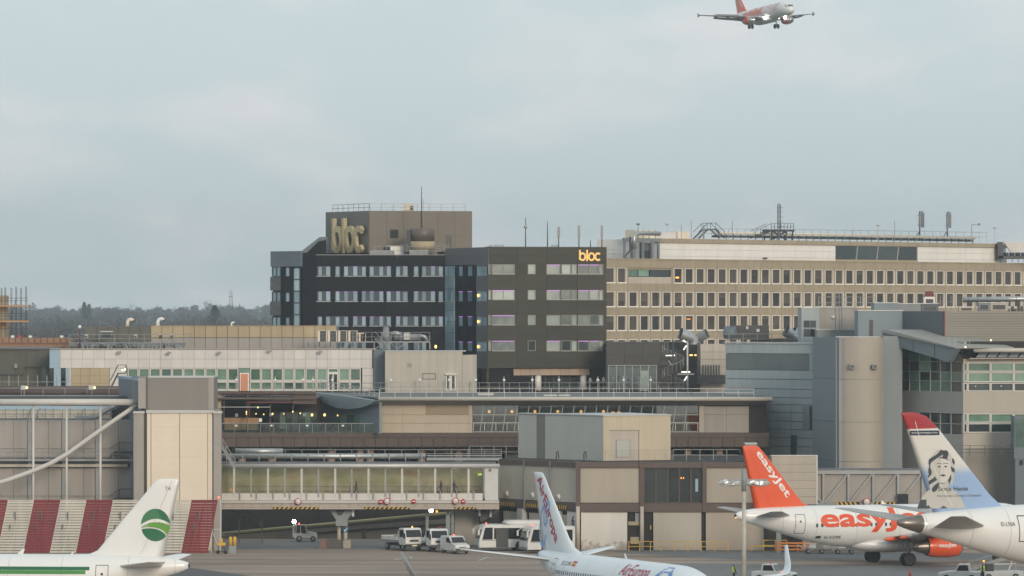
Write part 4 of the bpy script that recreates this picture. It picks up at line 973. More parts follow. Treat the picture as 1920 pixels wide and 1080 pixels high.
olive = mat('olive_wall', (0.105, 0.105, 0.088), .85, var=.14, rnd=.07, streak=.1)
q.box('core_wall', dim_room, -40, 655, 94, 733, .3, 20)
for k in range(6): q.box('wall_panel', olive, -40 + k * 22.3, 655, -18 + k * 22.3, 733, 0, .28)
q.box('door', glass_dark, 78, 688, 87, 733, -.08, -.01); q.box('duct', dark_steel, 45, 687, 88, 689, -.3, -.01); q.box('locker', grey_panel, 27, 682, 33, 690, -.4, -.01); q.box('pipe', dark_steel, -40, 700, 44, 703, -.3, -.01)
q.box('roof', roof_grey, -40, 652.5, 94.5, 654.9, -.3, 20)
# pipe deck in front
d2 = empty('pipe_deck', (0, 560, 0), 0, 'brown pipe deck with stanchions and boxed lamps above the left pier roof', 'deck')
zf = PZ(744, 556)
MB().box(PX(-60, 556), PX(244, 556), 0, 30, zf - .6, zf).build('deck', brown_steel, d2)
m = MB(); [m.tube([(PX(-60, 560), 2 + k * .9, zf + .35 + k * .25), (PX(232, 560), 2 + k * .9, zf + .35 + k * .25)], .22, 8) for k in range(3)]; m.build('pipe', brown_steel, d2)
m = MB(); [m.bar((PX(px, 560), 5.2, zf), (PX(px, 560), 5.2, PZ(704, 565)), .1) for px in range(-10, 125, 18)]; m.bar((PX(-50, 560), 5.2, PZ(716, 565)), (PX(125, 560), 5.2, PZ(716, 565)), .06); m.build('stanchion', grey_steel, d2)
railing_mb(MB(), [(PX(-50, 556), .2, zf), (PX(240, 556), .2, zf)], .9, 2.4, .035, (1, .1)).build('guard_rail', grey_steel, d2)
for i, px in enumerate((46, 173)):
    e = empty('boxed_lamp', (PX(px, 558), 557.6, zf), 0, ('lit boxed lamp on the left pipe deck, nearer the picture edge', 'lit boxed lamp on the left pipe deck, nearer the steel steps')[i], 'lamp')
    MB().box(-.35, .25, -.3, .3, .75, 1.2).build('box', pale_steel, e, bevel=.03); MB().ball((.32, -.25, .98), .14, 8).build('bulb', mat('lamp_dim', (1, .8, .4), var=0, emit=((1, .85, .35), 1.2)), e); MB().bar((0, 0, 0), (0, 0, .75), .1).build('post', grey_steel, e)
# steel steps with green lamps
e = empty('roof_steps', (PX(217, 575), 575, zf), 0, 'steep steel steps with handrails climbing to the terminal roof beside the grey lift tower', 'steps'); m = MB()
A0 = Vector((PX(206, 575) - PX(217, 575), 0, PZ(730, 575) - zf)); A1 = Vector((PX(221, 575) - PX(217, 575), 0, PZ(700, 575) - zf))
for o_ in (0, .8): m.bar(A0 + Vector((0, o_, 0)), A1 + Vector((0, o_, 0)), .12); m.bar(A0 + Vector((0, o_, .95)), A1 + Vector((0, o_, .95)), .06); m.bar(A1 + Vector((0, o_, .95)), A1 + Vector((.9, o_, .95)), .06); m.bar(A1 + Vector((.9, o_, 0)), A1 + Vector((.9, o_, .95)), .06); m.bar(A1, A1 + Vector((.9, 0, 0)), .1); m.bar(A0 + Vector((0, o_, 0)), A0 + Vector((0, o_, -PZ(730, 575) + zf)), .1)
m.build('stringer', dark_steel, e); m = MB(); [m.box(A0.lerp(A1, k / 8).x - .1, A0.lerp(A1, k / 8).x + .12, 0, .8, A0.lerp(A1, k / 8).z, A0.lerp(A1, k / 8).z + .04) for k in range(9)]; m.build('tread', dark_steel, e)
MB().ball((.75, -.1, A1.z + .35), .1, 6).ball((1.05, -.1, A1.z + .45), .12, 6).build('bulb', mat('lamp_green', (.8, 1, .6), var=0, emit=((.8, 1, .5), 1.5)), e)
# ================================================================ left pier with white arch truss
fw_ = Fac(-40, 538, 262, 538)
pier = fw_.thing('pier_building', 'taupe panelled pier building behind the white arched truss at the left', 'building'); wp_ = Part(fw_, pier)
x0, x1, z0, z1 = fw_.rect(-40, 786, 255, 1030)
wp_.lbox('core_wall', grey_panel, x0, x1, .3, 14, 0, z1 - .1)
nbay = 9
for k in range(nbay):
    a = -40 + k * (295 / nbay)
    for y0, y1 in ((788, 841), (842, 858), (876, 928), (929, 1036)): wp_.box('wall_panel', taupe_panel, a + .25, y0, a + 295 / nbay - .25, y1, 0, .28)
for px in (55, 119, 182, 246): wp_.box('column', grey_steel, px - 2, 786, px + 4, 1036, -.35, -.02)
wp_.box('walkway_deck', grey_steel, -40, 860, 255, 864, -1.3, -.02); wp_.box('walkway_fascia', beige_panel, -40, 870, 240, 875, -.8, -.03)
wp_.mesh(railing_mb(MB(), [fw_.pt(-40, 861, -1.2), fw_.pt(245, 861, -1.2)], 1.1, 1.8, .025, (1, .5)), 'guard_rail', grey_steel)
wp_.mesh(railing_mb(MB(), [fw_.pt(-40, 936, -.6), fw_.pt(245, 936, -.6)], .45, 1.8, .025, (1,)), 'guard_rail', grey_steel)
for y in (848, 936):
    m = MB().box(0, 1, 0, .5, 0, .1); a = Vector(fw_.pt(208, y + 10, -1.1)); b = Vector(fw_.pt(216, y, -1.1)); c = Vector(fw_.pt(250, y, -1.1)); m = MB()
    for o_ in (0, .7): m.bar(a + Vector((0, o_, 0)), b + Vector((0, o_, 0)), .1, .3); m.bar(b + Vector((0, o_, 0)), c + Vector((0, o_, 0)), .1, .3); m.bar(a + Vector((0, o_, 1)), b + Vector((.5, o_, 1.1)), .05); m.bar(b + Vector((.5, o_, 1.1)), c + Vector((0, o_, 1.1)), .05); m.bar(b + Vector((.4, o_, 0)), b + Vector((.5, o_, 1.1)), .05)
    wp_.mesh(m, 'landing', dark_steel)
# clerestory gap behind pipe clutter: light seen through put into blue and cream strips
wp_.box('clerestory', blue_sheet, -40, 762, 215, 769, 3, 3.3); wp_.box('clerestory', cream_panel, -40, 770.5, 205, 785, 2.6, 2.9); wp_.box('clerestory', dark_steel, 205, 760, 250, 786, 3.4, 3.7)
wp_.box('roof_band', dark_steel, -40, 744.5, 262, 760, 4.2, 10)
m = MB(); rr = random.Random(8)
for y in (769.5, 777): m.tube([fw_.pt(-40, y, 1.8), fw_.pt(210, y, 1.8)], .06, 6)
for k in range(16): px = -20 + k * 15 + rr.uniform(-3, 3); m.tube([fw_.pt(px, 786, 1.6), fw_.pt(px, 764 + rr.uniform(0, 8), 1.6)], .05, 6)
for c in (58, 74, 158): m.tube([fw_.pt(c - 8, 786, 1.5), fw_.pt(c - 5, 770, 1.5), fw_.pt(c, 766, 1.5)], .06, 6)
m.tube([fw_.pt(140, 787, 1.4), fw_.pt(178, 782, 1.4), fw_.pt(205, 765, 1.4), fw_.pt(222, 760, 1.4)], .28, 10)
wp_.mesh(m, 'pipework', grey_steel)
# the truss
tr = empty('arch_truss', (PX(0, 532), 532, 0), 0, 'white tubular arch truss with posts in front of the left pier', 'truss')
def tpt(px, py, y=0): return (PX(px, 532) - PX(0, 532), y, PZ(py, 532))
white_truss = mat('truss_paint', (0.58, 0.565, 0.54), .5, var=.06, streak=.06)
MB().tube([tpt(-60, 754), tpt(265, 754)], .34, 12).build('top_chord', white_truss, tr)
arc = [(-60, 921), (-20, 911), (20, 898.5), (60, 884), (95, 869), (128, 850), (160, 827), (195, 802), (225, 781), (259, 758)]
MB().tube([tpt(*p, -.02) for p in arc], .24, 12).build('arch', white_truss, tr)
for px in (62, 124.5, 188): MB().tube([tpt(px, 756, .3), tpt(px, 1036, .3)], .13, 10).build('post', white_truss, tr)
MB().tube([tpt(251.5, 756, .3), tpt(251.5, 1036, .3)], .13, 10).build('post', white_truss, tr); MB().box(*[tpt(259, 0)[0], tpt(266, 0)[0]], -.3, .3, PZ(768, 532), PZ(747.5, 532)).build('end_plate', white_truss, tr)

# ================================================================ cream lift tower
fl_ = Fac(275, 529, 402, 529)
lt = fl_.thing('lift_tower', 'tall lift tower with cream front panels and a grey box on top', 'tower'); q = Part(fl_, lt)
q.box('core_wall', grey_panel, 276, 773, 398, 1036, .3, 7)
for a, b in ((275.5, 283), (283.6, 336.4), (337.4, 389), (389.8, 398)):
    ys = [775, 800, 827, 856, 885, 912, 1036]
    for y0, y1 in zip(ys, ys[1:]): q.box('cream_panel', cream_panel, a, y0 + .05, b, y1 - .05, 0, .28)
for px in (283.1, 336.9, 389.4): q.box('joint_strip', dark_steel, px - .35, 774, px + .35, 1036, -.02, .05)
q.box('cap_band', pale_steel, 274, 769, 402, 774.5, -.15, 7)
head = mat('head_grey', (0.215, 0.20, 0.185), .5, var=.04, streak=.05)
x0, x1, z0, z1 = fl_.rect(278, 707, 401, 769)
m = MB().plan([(x0, 0), (x1, 0), (x1, 7), (x0 - 2.2, 7), (x0 - .3, .3)], z0, z1); q.mesh(m, 'head_box', head); q.box('head_cap', pale_steel, 277.5, 706, 401.5, 708.2, -.06, 7)
q.box('head_edge', taupe_panel, 391, 708.5, 401, 768, -.04, .02)
# flank going back, bluish shade of the left side put into its panels
ff2 = Part(Fac(222, 552, 261, 530), lt); L = ff2.f.len
ff2.lbox('flank_panel', slate_panel, 0, L, 0, .5, 0, PZ(708, 540)); ff2.lbox('flank_cap', blue_sheet, -.1, L, -.1, .6, PZ(712, 540), PZ(707, 540))
q.box('joint_recess', slate_panel, 273, 709, 278, 769, .4, 1); 
q.box('side_panel', taupe_panel, 259, 708, 273, 766, .2, .6)
for a, b, nm in ((252, 270, 'a'), (401, 415, 'b')):
    ys = [775, 804, 834, 864, 894, 924, 954, 984, 1036]
    for y0, y1 in zip(ys, ys[1:]): q.box('column_panel', taupe_panel, a, y0 + .1, b, y1 - .1, -.3, .9)
    q.box('column_cap', pale_steel, a - 1.5, 771, b + 1.5, 775, -.45, 1)
q.box('recess', dark_steel, 270.3, 775, 275.2, 1036, .3, .8)

# ================================================================ red and white blast fence
ff3 = Fac(-40, 523, 392, 523)
bf = ff3.thing('blast_fence', 'red and cream striped louvred blast fence leaning back behind the green logo tail', 'fence')
fence_red = mat('fence_red', (0.215, 0.028, 0.034), .55, var=.12, streak=.18); fence_cream = mat('fence_cream', (0.56, 0.52, 0.45), .6, var=.08, streak=.14)
zt = PZ(938.5, 525); PWp = 49.35; lean = 1.15; skew = 1.0
u_r = ff3.u(389); pw = PWp * 523 / FPX; ns = 19
for i in range(9):
    a = u_r - (i + 1) * pw; b = u_r - i * pw; m_ = fence_red if i % 2 == 0 else fence_cream
    e = bpy.data.objects.new('fence_section', None); C.objects.link(e); e.parent = bf; e.location = (a, 0, 0); e.empty_display_size = .3
    m = MB()
    for k in range(ns):
        t = (k + .15) / ns; t2 = t + (.86 if i % 2 == 0 else .70) / ns
        def c(x, t, o=0): return (x + t * skew, t * lean + o, zt * t)
        A = [c(.03, t, -.10), c(pw - .03, t, -.10), c(pw - .03, t2, .03), c(.03, t2, .03)]
        B = [(x, y + .05, z) for x, y, z in A]
        m.add(A + B, [(0, 1, 2, 3), (7, 6, 5, 4), (0, 4, 5, 1), (1, 5, 6, 2), (2, 6, 7, 3), (3, 7, 4, 0)])
    o = m.build('slats', m_, e); o['kind'] = 'stuff'
    m = MB(); 
    for x in (.06, pw / 2, pw - .06): m.bar((x, .06, 0), (x + skew, lean + .06, zt), .10)
    m.build('rib', m_, e)
    m = MB(); m.bar((pw / 2, .15, zt * .55), (pw / 2 - .7, 2.2, 0), .12); m.bar((pw / 2 + .5, .2, zt * .8), (pw / 2 + .3, 2.8, 0), .12); m.bar((pw / 2 + .3, 2.8, .1), (pw / 2 - .7, .3, .1), .1)
    m.build('brace', grey_steel, e)
    MB().box(-.02 + skew, pw - .02 + skew, lean - .05, lean + .12, zt, zt + .1).build('top_rail', m_, e)
m = MB(); x = u_r + .35; m.bar((x, .6, 0), (x, .6, zt * .45), .12); m.bar((x + .9, 1.5, 0), (x + .95, 1.3, zt + .15), .14); m.bar((x, .6, zt * .45), (x + .9, 1.4, 0), .1); m.bar((x, .6, zt * .45), (x + .9, 1.4, zt * .45), .08); m.build('end_brace', pale_steel, bf)
tag(MB().ball((0, 0, 0), .13, 8).build('warning_lamp', lamp_red, loc=(ff3.A.x + u_r + skew + .1, 524.2, zt + .35)), 'small red warning lamp on the right top corner of the striped fence', 'lamp')
# yellow bollard lights and kit at the foot of the lift tower
e = empty('equipment_trolley', (PX(421, 521.5), 521.5, 0), 0, 'small trolley with a yellow box at the foot of the lift tower', 'trolley')
MB().box(-.75, .1, -.3, .3, .85, 1.15).box(-.4, -.2, -.1, .1, 1.15, 1.6).build('yellow_box', yellow_paint, e, bevel=.03); MB().bar((-.6, 0, .2), (-.6, 0, .85), .08).bar((0, 0, .2), (0, 0, .85), .08).bar((-.8, 0, .25), (.2, 0, .25), .1).build('frame', dark_steel, e)
for s in (-.65, .1): MB().tube([(s, -.3, .2), (s, -.18, .2)], .2, 12).build('wheel', black, e)
e = empty('yellow_cylinders', (PX(435, 522), 522, 0), 0, 'pair of upright yellow cylinders on a grey box right of the trolley', 'cylinders'); MB().box(-.3, .45, -.3, .3, 0, .8).build('base_box', grey_panel, e)
for s in (-.15, .28): MB().lathe([(0, .17), (.85, .17), (.95, .1)], (s, 0, .8), (0, 0, 1), 12).build('cylinder', yellow_paint, e)
def thin_glass(name, tint=(.85, .92, .88), refl=.10, rough=.03):
    m = bpy.data.materials.new(name); m.use_nodes = True; t = m.node_tree; t.nodes.clear()
    o = t.nodes.new('ShaderNodeOutputMaterial'); mx = t.nodes.new('ShaderNodeMixShader'); tr = t.nodes.new('ShaderNodeBsdfTransparent'); g = t.nodes.new('ShaderNodeBsdfGlossy')
    tr.inputs[0].default_value = (*tint, 1); g.inputs['Roughness'].default_value = rough; mx.inputs[0].default_value = refl
    t.links.new(tr.outputs[0], mx.inputs[1]); t.links.new(g.outputs[0], mx.inputs[2]); t.links.new(mx.outputs[0], o.inputs[0]); MATS[name] = m; return m
clear_glass = thin_glass('clear_glass', (.90, .89, .88), .13); balustrade_glass = thin_glass('balustrade_glass', (.70, .80, .78), .10)
# ================================================================ concourse with the long flat roof
fn_ = Fac(416, 572, 1442, 572)
con = fn_.thing('concourse_building', 'long low concourse with flat railed roof, slanted glazing and a brown panelled fascia', 'building'); cn = Part(fn_, con)
ZR = 15.25
# brown fascia band, panelled
cn.box('fascia_beam', brown_steel, 400, 811.5, 1442, 820, -.1, 1); cn.box('fascia_back', brown_steel, 400, 820, 1442, 838, .2, 28)
nf = 48; fwid = 1042 / nf
for k in range(nf): cn.box('fascia_panel', brown_steel, 400 + k * fwid + .5, 820.4, 400 + (k + 1) * fwid - .5, 837.8, 0, .19)
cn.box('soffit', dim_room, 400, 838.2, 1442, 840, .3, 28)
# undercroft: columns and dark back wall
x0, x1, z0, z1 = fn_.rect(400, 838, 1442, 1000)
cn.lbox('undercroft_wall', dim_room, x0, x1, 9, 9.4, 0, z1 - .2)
for px in (452, 508, 620, 674, 693, 790, 860, 1290, 1350, 1400):
    u = fn_.u(px); cn.mesh(MB().tube([(u, 2, 0), (u, 2, z1 - .1)], .42, 12), 'column', mat('pink_column', (0.30, 0.22, 0.18), .8, var=.1))
cn.box('lit_panel', mat('cream_back', (0.50, 0.40, 0.30), .7, var=.08), 833, 836.5, 882, 852, 3, 3.2); cn.box('lit_panel', tan_panel, 884, 838, 970, 853, 3.4, 3.6); cn.box('lit_panel', tan_panel, 430, 838, 505, 856, 5, 5.2); cn.box('lit_panel', tan_panel, 796, 838, 815, 850, 5, 5.2); cn.box('sign', MATS['glass_green'], 797, 839, 807, 845, 2.8, 2.9); cn.box('glazing', glass_dark, 816, 837, 832, 852, 3, 3.1)
# cream panelled block
x0, x1, zc0, zc1 = fn_.rect(710, 758, 886, 811.5)
cn.lbox('block_core', beige_panel, x0 + .05, x1 - .05, .3, 24, zc0, ZR - .4)
cols = [710, 718.5, 755, 798, 841.5, 878.5, 886]
block_cream = mat('block_cream', (0.50, 0.43, 0.335), .65, var=.05, rnd=.04, streak=.06)
for a, b in zip(cols, cols[1:]):
    for j, (y0, y1) in enumerate(((760, 777.5), (778, 793.3), (793.8, 811.3))):
        cn.box('wall_panel', mat('block_tan', (0.33, 0.27, 0.19), .7, var=.06) if j == 0 and 797 < a < 870 else block_cream, a + .12, y0, b - .12, y1, 0, .28)
# slanted glazing
x0, x1, z0, z1 = fn_.rect(886, 760, 1310, 809)
cn.lbox('rear_wall', mat('concourse_room', (0.10, 0.105, 0.085), .9, var=.25, scale=.5), x0, x1, 6, 6.3, z0, ZR - .4); cn.lbox('floor_slab', dim_room, x0, x1, .2, 24, z0 - .3, z0); cn.lbox('gutter', grey_panel, x0, x1, -.05, .3, z0 - .12, z0 + .05)
npn = 20; pw_ = (x1 - x0) / npn; zs = [z0, z0 + (z1 - z0) * .30, z0 + (z1 - z0) * .64, z1]; lean_ = -.42
mull_m = mat('green_mullion', (0.30, 0.33, 0.29), .5, var=.05)
gp = MB().box(-.5, .5, -.5, .5, -.5, .5)
for i in range(npn):
    for j in range(3):
        a = x0 + i * pw_; zA, zB = zs[j], zs[j + 1]; s0 = lean_ * (z1 - zA) / (z1 - z0); s1 = lean_ * (z1 - zB) / (z1 - z0)
        if i == 0: s0 = s1 = 0
        m = MB().prism([(a + .04 + s0, zA + .03), (a + pw_ - .04 + lean_ * (z1 - zA) / (z1 - z0) * (i < npn - 1), zA + .03), (a + pw_ - .04 + lean_ * (z1 - zB) / (z1 - z0) * (i < npn - 1), zB - .03), (a + .04 + s1, zB - .03)], .12, .14); cn.mesh(m, 'pane', clear_glass)
    if i: cn.mesh(MB().prism([(x0 + i * pw_ - .05 + lean_, z0), (x0 + i * pw_ + .05 + lean_, z0), (x0 + i * pw_ + .05, z1), (x0 + i * pw_ - .05, z1)], .02, .2), 'mullion', mull_m)
for z in zs[1:3]: cn.lbox('transom', mull_m, x0, x1, .04, .19, z - .05, z + .05)
cn.lbox('head', slate_panel, x0, x1, .02, .5, z1, ZR - .4)
cn.mesh(railing_mb(MB(), [(x0 + .1, -.25, z0 + .1), (x1 - .1, -.25, z0 + .1)], (z1 - z0) * .31, pw_, .035, (1,)), 'guard_rail', pale_steel)
for i, px in enumerate((917, 960, 1003, 1046, 1090, 1132)):
    u = fn_.u(px); z = PZ(772, 573)
    tag(MB().ball((0, 0, 0), .18, 8).build('globe_lamp', mat('lamp_globe', (.9, .6, .2), var=0, emit=((1, .55, .12), .9)), loc=(fn_.A.x + u, 574.2, z)), 'glowing yellow globe lamp behind the slanted glazing, %s from left' % ['first', 'second', 'third', 'fourth', 'fifth', 'sixth'][i], 'lamp', 'yellow globe lamps')
for i, px in enumerate((1150, 1161)): tag(MB().box(-.2, .2, -.05, .05, -.1, .1).build('lit_sign', mat('sign_amber', (.8, .4, .05), var=0, emit=((1, .45, .05), 1.0)), loc=(fn_.A.x + fn_.u(px), 574.4, PZ(774, 573))), ('left', 'right')[i] + ' one of two small amber lit signs behind the slanted glazing', 'lit sign')
r5 = random.Random(15)
for k in range(26):
    px = 890 + k * 16 + r5.uniform(-4, 4); u = fn_.u(px); h = r5.uniform(.5, 1.6)
    cn.lbox('counter', (dim_room, glass_green, slate_panel)[k % 3], u - r5.uniform(.2, .6), u + r5.uniform(.2, .6), 3 + r5.uniform(0, 2), 5.6, z0, z0 + h)
# right end panels
for a, b, y0, y1, mm in ((1311, 1320, 761, 811, beige_panel), (1320.4, 1362, 762, 777, taupe_panel), (1362.4, 1404, 762, 777, taupe_panel), (1320.4, 1362, 777.4, 811, taupe_panel), (1362.4, 1404, 777.4, 811, taupe_panel), (1404.4, 1438, 762, 811, dim_room)): cn.box('wall_panel', mm, a, y0, b, y1, 0, .28)
cn.box('end_core', dim_room, 1311, 760, 1438, 811, .3, 20)
# roof slab, eave and rail
x0 = fn_.u(712); x1 = fn_.u(1446)
roof_edge = mat('roof_edge', (0.50, 0.47, 0.42), .5, var=.06)
cn.lbox('roof_slab', roof_grey, x0 - .1, x1 - .5, -2.2, 33, ZR - .05, ZR + .06); cn.mesh(MB().tube([(x0 - .1, -2.3, ZR - .14), (x1, -2.3, ZR - .14)], .24, 10), 'eave', roof_edge); cn.mesh(MB().prism([(x0 - .5, ZR - .06), (x0 - .5, ZR - .1), (x1, ZR - .1), (x1, ZR - .06)], -2.2, 1), 'soffit', taupe_panel)
cn.mesh(MB().add([(x0, -2.25, ZR - .36), (x1, -2.25, ZR - .36), (x1 - 1, .4, ZR - 1.0), (x0, .4, ZR - 1.0), (x0, -2.2, ZR - .12), (x1, -2.2, ZR - .12), (x1 - 1, .45, ZR - .12), (x0, .45, ZR - .12)], [(0, 1, 2, 3), (4, 7, 6, 5), (0, 4, 5, 1), (3, 2, 6, 7), (1, 5, 6, 2), (0, 3, 7, 4)]), 'eave_soffit', taupe_panel)
W = lambda u, y, z: Vector((fn_.A.x + u, 572 + y, z))
railing([W(x0, -1.6, ZR + .05), W(x1 - 9, -1.6, ZR + .05), W(x1 - 2, -.5, ZR)], .95, 1.72, pale_steel, 'long pale guard rail along the front edge of the flat concourse roof', .026, (1, .55))
railing([Vector((PX(600, 590), 590, 16.0)), W(x0, -1.6, ZR + .05)], .8, 1.8, pale_steel, 'short sloping guard rail at the curved left end of the concourse roof', .035, (1, .5))
cn.lbox('skylight', roof_edge, fn_.u(895), fn_.u(925), 8, 12, ZR + .08, ZR + .3); cn.lbox('skylight', pale_steel, fn_.u(1020), fn_.u(1045), 3, 6, ZR + .08, ZR + .22); cn.lbox('skylight', pale_steel, fn_.u(1048), fn_.u(1070), 3, 6, ZR + .08, ZR + .22)
# curved left end
fe_ = Part(Fac(592, 590, 711, 570), con); L = fe_.f.len
def fu(px, py): return fe_.f.uz(px, py)
end_shade = mat('end_shaded', (0.20, 0.235, 0.25), .6, var=.06, streak=.06)  # cool shade of this left-facing end put into the wall colour
top = PZ(736, 590)
m = MB().prism([(0, 11.2), (L, 11.2), (L, PZ(752, 570)), (0, top - .3)], 0, .3); fe_.mesh(m, 'end_wall', end_shade)
crescent = [fu(599, 735.2), fu(655, 742), fu(716, 751)] + [fu(x, y) for x, y in ((712, 756), (700, 761), (685, 765.2), (665, 766.8), (645, 765), (625, 757), (605, 744))]
fe_.mesh(MB().prism(crescent, -.9, -.05), 'curved_eave', mat('eave_shaded', (0.24, 0.285, 0.305), .5, var=.05))  # curved eave carries the same painted-in shade
for k in range(4): fe_.box('glass_panel', glass_green, 628 + k * 12.2, 777, 639.6 + k * 12.2, 808, -.12, -.02)
fe_.box('joint', slate_panel, 593, 775, 710, 775.6, -.03, .01); fe_.box('joint', slate_panel, 596, 757, 640, 757.5, -.03, .01); fe_.box('pilaster', end_shade, 591, 738, 594.5, 811, -.25, .1)
ra = Vector((PX(594, 590.5) - fn_.A.x, 18.5)); cn.mesh(MB().plan([(ra.x, ra.y), (x0 - .12, -1.2), (x0 - .12, 33), (ra.x, 33)], ZR - .08, ZR + .03), 'roof_slab', roof_grey)
# open left bay: dark loggia with beams, lamps, counter and glass balustrade
xl0 = fn_.u(400); xl1 = fn_.u(594)
cn.lbox('loggia_wall', dim_room, xl0, xl1, 14, 14.3, 9.8, 15.2); cn.lbox('loggia_ceiling', brown_steel, xl0, xl1 - .1, 1, 30, ZR - .25, ZR - .05); cn.lbox('loggia_floor', roof_grey, xl0, fn_.u(708), .2, 16, 11.1, 11.25)
cn.box('upper_fascia', brown_steel, 404, 735, 592, 738.5, 1, 1.4); cn.box('infill_panel', tan_panel, 402, 738.5, 413, 790, 2, 2.2); cn.box('infill_panel', mat('brown_sheet', (0.12, 0.09, 0.075), .8, var=.12), 549, 739, 592, 758, 1.5, 1.7)
for px in (418, 461, 505, 548): cn.box('loggia_post', brown_steel, px - 1, 736, px + 1, 811, 2, 2.25)
cn.box('red_beam', red_steel, 461, 753.5, 552, 756, 1.6, 1.9); cn.box('red_beam', red_steel, 418, 736, 549, 741, 1.7, 1.95); cn.box('red_post', red_steel, 465, 756, 467, 780, 1.6, 1.9); cn.box('pipe', galv, 401, 763, 505, 764.2, 1.2, 1.4)
for k in range(3): cn.box('glazing', glass_dark, 419 + k * 43.5, 742, 460 + k * 43.5, 757, 3, 3.1)
for k in range(7): cn.box('shop_window', glass_green if k % 2 else glass_dark, 505 + k * 12, 776, 516 + k * 12, 808, 10, 10.1)
cn.box('counter', wood_board, 415, 785, 481, 808, 4, 5.5); cn.box('notice', sign_white, 484, 785, 490, 791.5, 1.5, 1.55); cn.box('notice', grey_panel, 439.5, 776, 445, 782, 1.5, 1.55); cn.box('notice', grey_panel, 567, 775, 573, 781, 1.5, 1.55); cn.box('notice', grey_panel, 504, 775, 510, 781, 1.5, 1.55)
for i, (px, py, s) in enumerate(((462, 772.5, .13), (462, 776.5, .1), (483.5, 764, .12), (480, 776, .1), (494.5, 777, .1), (511, 776, .15), (532, 776, .1), (549, 772, .12), (563, 775, .12), (585, 778, .22), (608.5, 778, .22), (633, 779, .12))):
    b_ = MB().ball((0, 0, 0), s * .62, 8, sz=1.25).build('pendant_lamp', lamp_warm, loc=P(px, py, 572.6 if px < 590 else 568.5))
    tag(b_, 'glowing lamp in the dark loggia, %s of twelve from the left' % ['first', 'second', 'third', 'fourth', 'fifth', 'sixth', 'seventh', 'eighth', 'ninth', 'tenth', 'eleventh', 'last'][i], 'lamp', 'glowing loggia lamps')
for k in range(12):
    a = 416 + k * 24.3; cn.box('balustrade_pane', balustrade_glass, a + .4, 794.5, a + 23.8, 810.5, -.06, -.03); cn.box('balustrade_post', grey_steel, a - .4, 793.5, a + .4, 811.5, -.1, .02)
cn.box('handrail', grey_steel, 412, 793.2, 708, 794.5, -.12, .04)
for px in (443, 509, 576, 643): cn.box('notice', sign_white, px - 2.2, 796.5, px + 2.2, 799.5, -.13, -.07)
cn.box('barrier_frame', grey_steel, 470, 797, 620, 798, .8, .9); m = MB(); [m.bar(fn_.pt(468 + k * 9, 808, .85), fn_.pt(472 + k * 9 + (4 if k % 2 else -3), 797, .85), .06) for k in range(18)]; cn.mesh(m, 'barrier_bars', grey_steel)

# ================================================================ glazed walkway bridge
fg_ = Fac(414, 536, 937, 536)
br = fg_.thing('glazed_walkway', 'glazed passenger walkway on a beam with hazard stripes, lit yellow green inside', 'walkway'); gb = Part(fg_, br)
zr_ = PZ(869, 536); zg0 = PZ(925, 536); zf0 = PZ(955, 536)
xa, xb = fg_.u(400), fg_.u(930)
def mural():
    m = bpy.data.materials.new('mural_wall'); m.use_nodes = True; t = m.node_tree; b = t.nodes['Principled BSDF']
    g = t.nodes.new('ShaderNodeNewGeometry'); mp = t.nodes.new('ShaderNodeMapping'); mp.inputs['Scale'].default_value = (.18, .18, .5); t.links.new(g.outputs['Position'], mp.inputs[0])
    n = t.nodes.new('ShaderNodeTexNoise'); n.inputs['Scale'].default_value = 1.3; n.inputs['Detail'].default_value = 4; t.links.new(mp.outputs[0], n.inputs['Vector'])
    r = t.nodes.new('ShaderNodeValToRGB'); e = r.color_ramp.elements; e[0].position = .3; e[0].color = (.38, .43, .19, 1); e[1].position = .72; e[1].color = (.54, .33, .20, 1)
    for p, c in ((.44, (.51, .53, .27, 1)), (.54, (.62, .62, .40, 1)), (.63, (.60, .52, .26, 1))): x = e.new(p); x.color = c
    t.links.new(n.outputs['Fac'], r.inputs[0]); t.links.new(r.outputs[0], b.inputs['Base Color']); b.inputs['Roughness'].default_value = .7; return m
gb.lbox('rear_wall', mural(), xa, xb, 3.0, 3.2, zf0 + .9, zr_)
gb.lbox('floor', taupe_panel, xa, xb, .2, 3.0, zg0 - .55, zg0 - .45); gb.lbox('ceiling', white_panel, xa, xb, .1, 3.2, zr_ - .12, zr_)
for k in range(16): u = xa + .6 + k * (xb - xa) / 16; gb.lbox('ceiling_light', mat('strip_light', (1, 1, 1), var=0, emit=((1.0, .95, .66), 3.4)), u, u + 1.1, 1.3, 1.6, zr_ - .2, zr_ - .14)
gb.mesh(MB().tube([(xa, -.15, PZ(873.5, 536)), (fg_.u(937), -.15, PZ(873.5, 536))], .24, 10), 'roof_tube', pale_steel); gb.lbox('roof_deck', roof_grey, xa, xb, -.1, 3.3, zr_, zr_ + .1)
mp_ = [407.5, 439, 471, 502.6, 534, 565.6, 597, 628.6, 659.6, 691, 722.6, 754, 785, 816, 847, 878.6, 908]
for k, px in enumerate(mp_):
    u = fg_.u(px); w_ = .11 if k % 2 else .08
    gb.lbox('mullion', grey_steel if k % 2 == 0 else pale_steel, u - w_, u + w_, -.06, .12, zg0 - .4, PZ(876, 536))
    if k < len(mp_) - 1:
        u2 = fg_.u(mp_[k + 1]); gb.lbox('pane', clear_glass, u + .1, u2 - .1, 0, .02, zg0, PZ(877, 536))
gb.box('base_panel', white_panel, 407, 925, 905, 938, -.02, .1)
gb.mesh(railing_mb(MB(), [(fg_.u(440), 2.7, zg0 - .45), (fg_.u(900), 2.7, zg0 - .45)], 1.1, 1.7, .03, (1, .55)), 'inner_rail', grey_steel)
for k in range(15): u = fg_.u(450 + k * 31.3); gb.lbox('bracket', grey_steel, u - .04, u + .04, -.25, -.03, zg0 - .62, zg0 + .28)
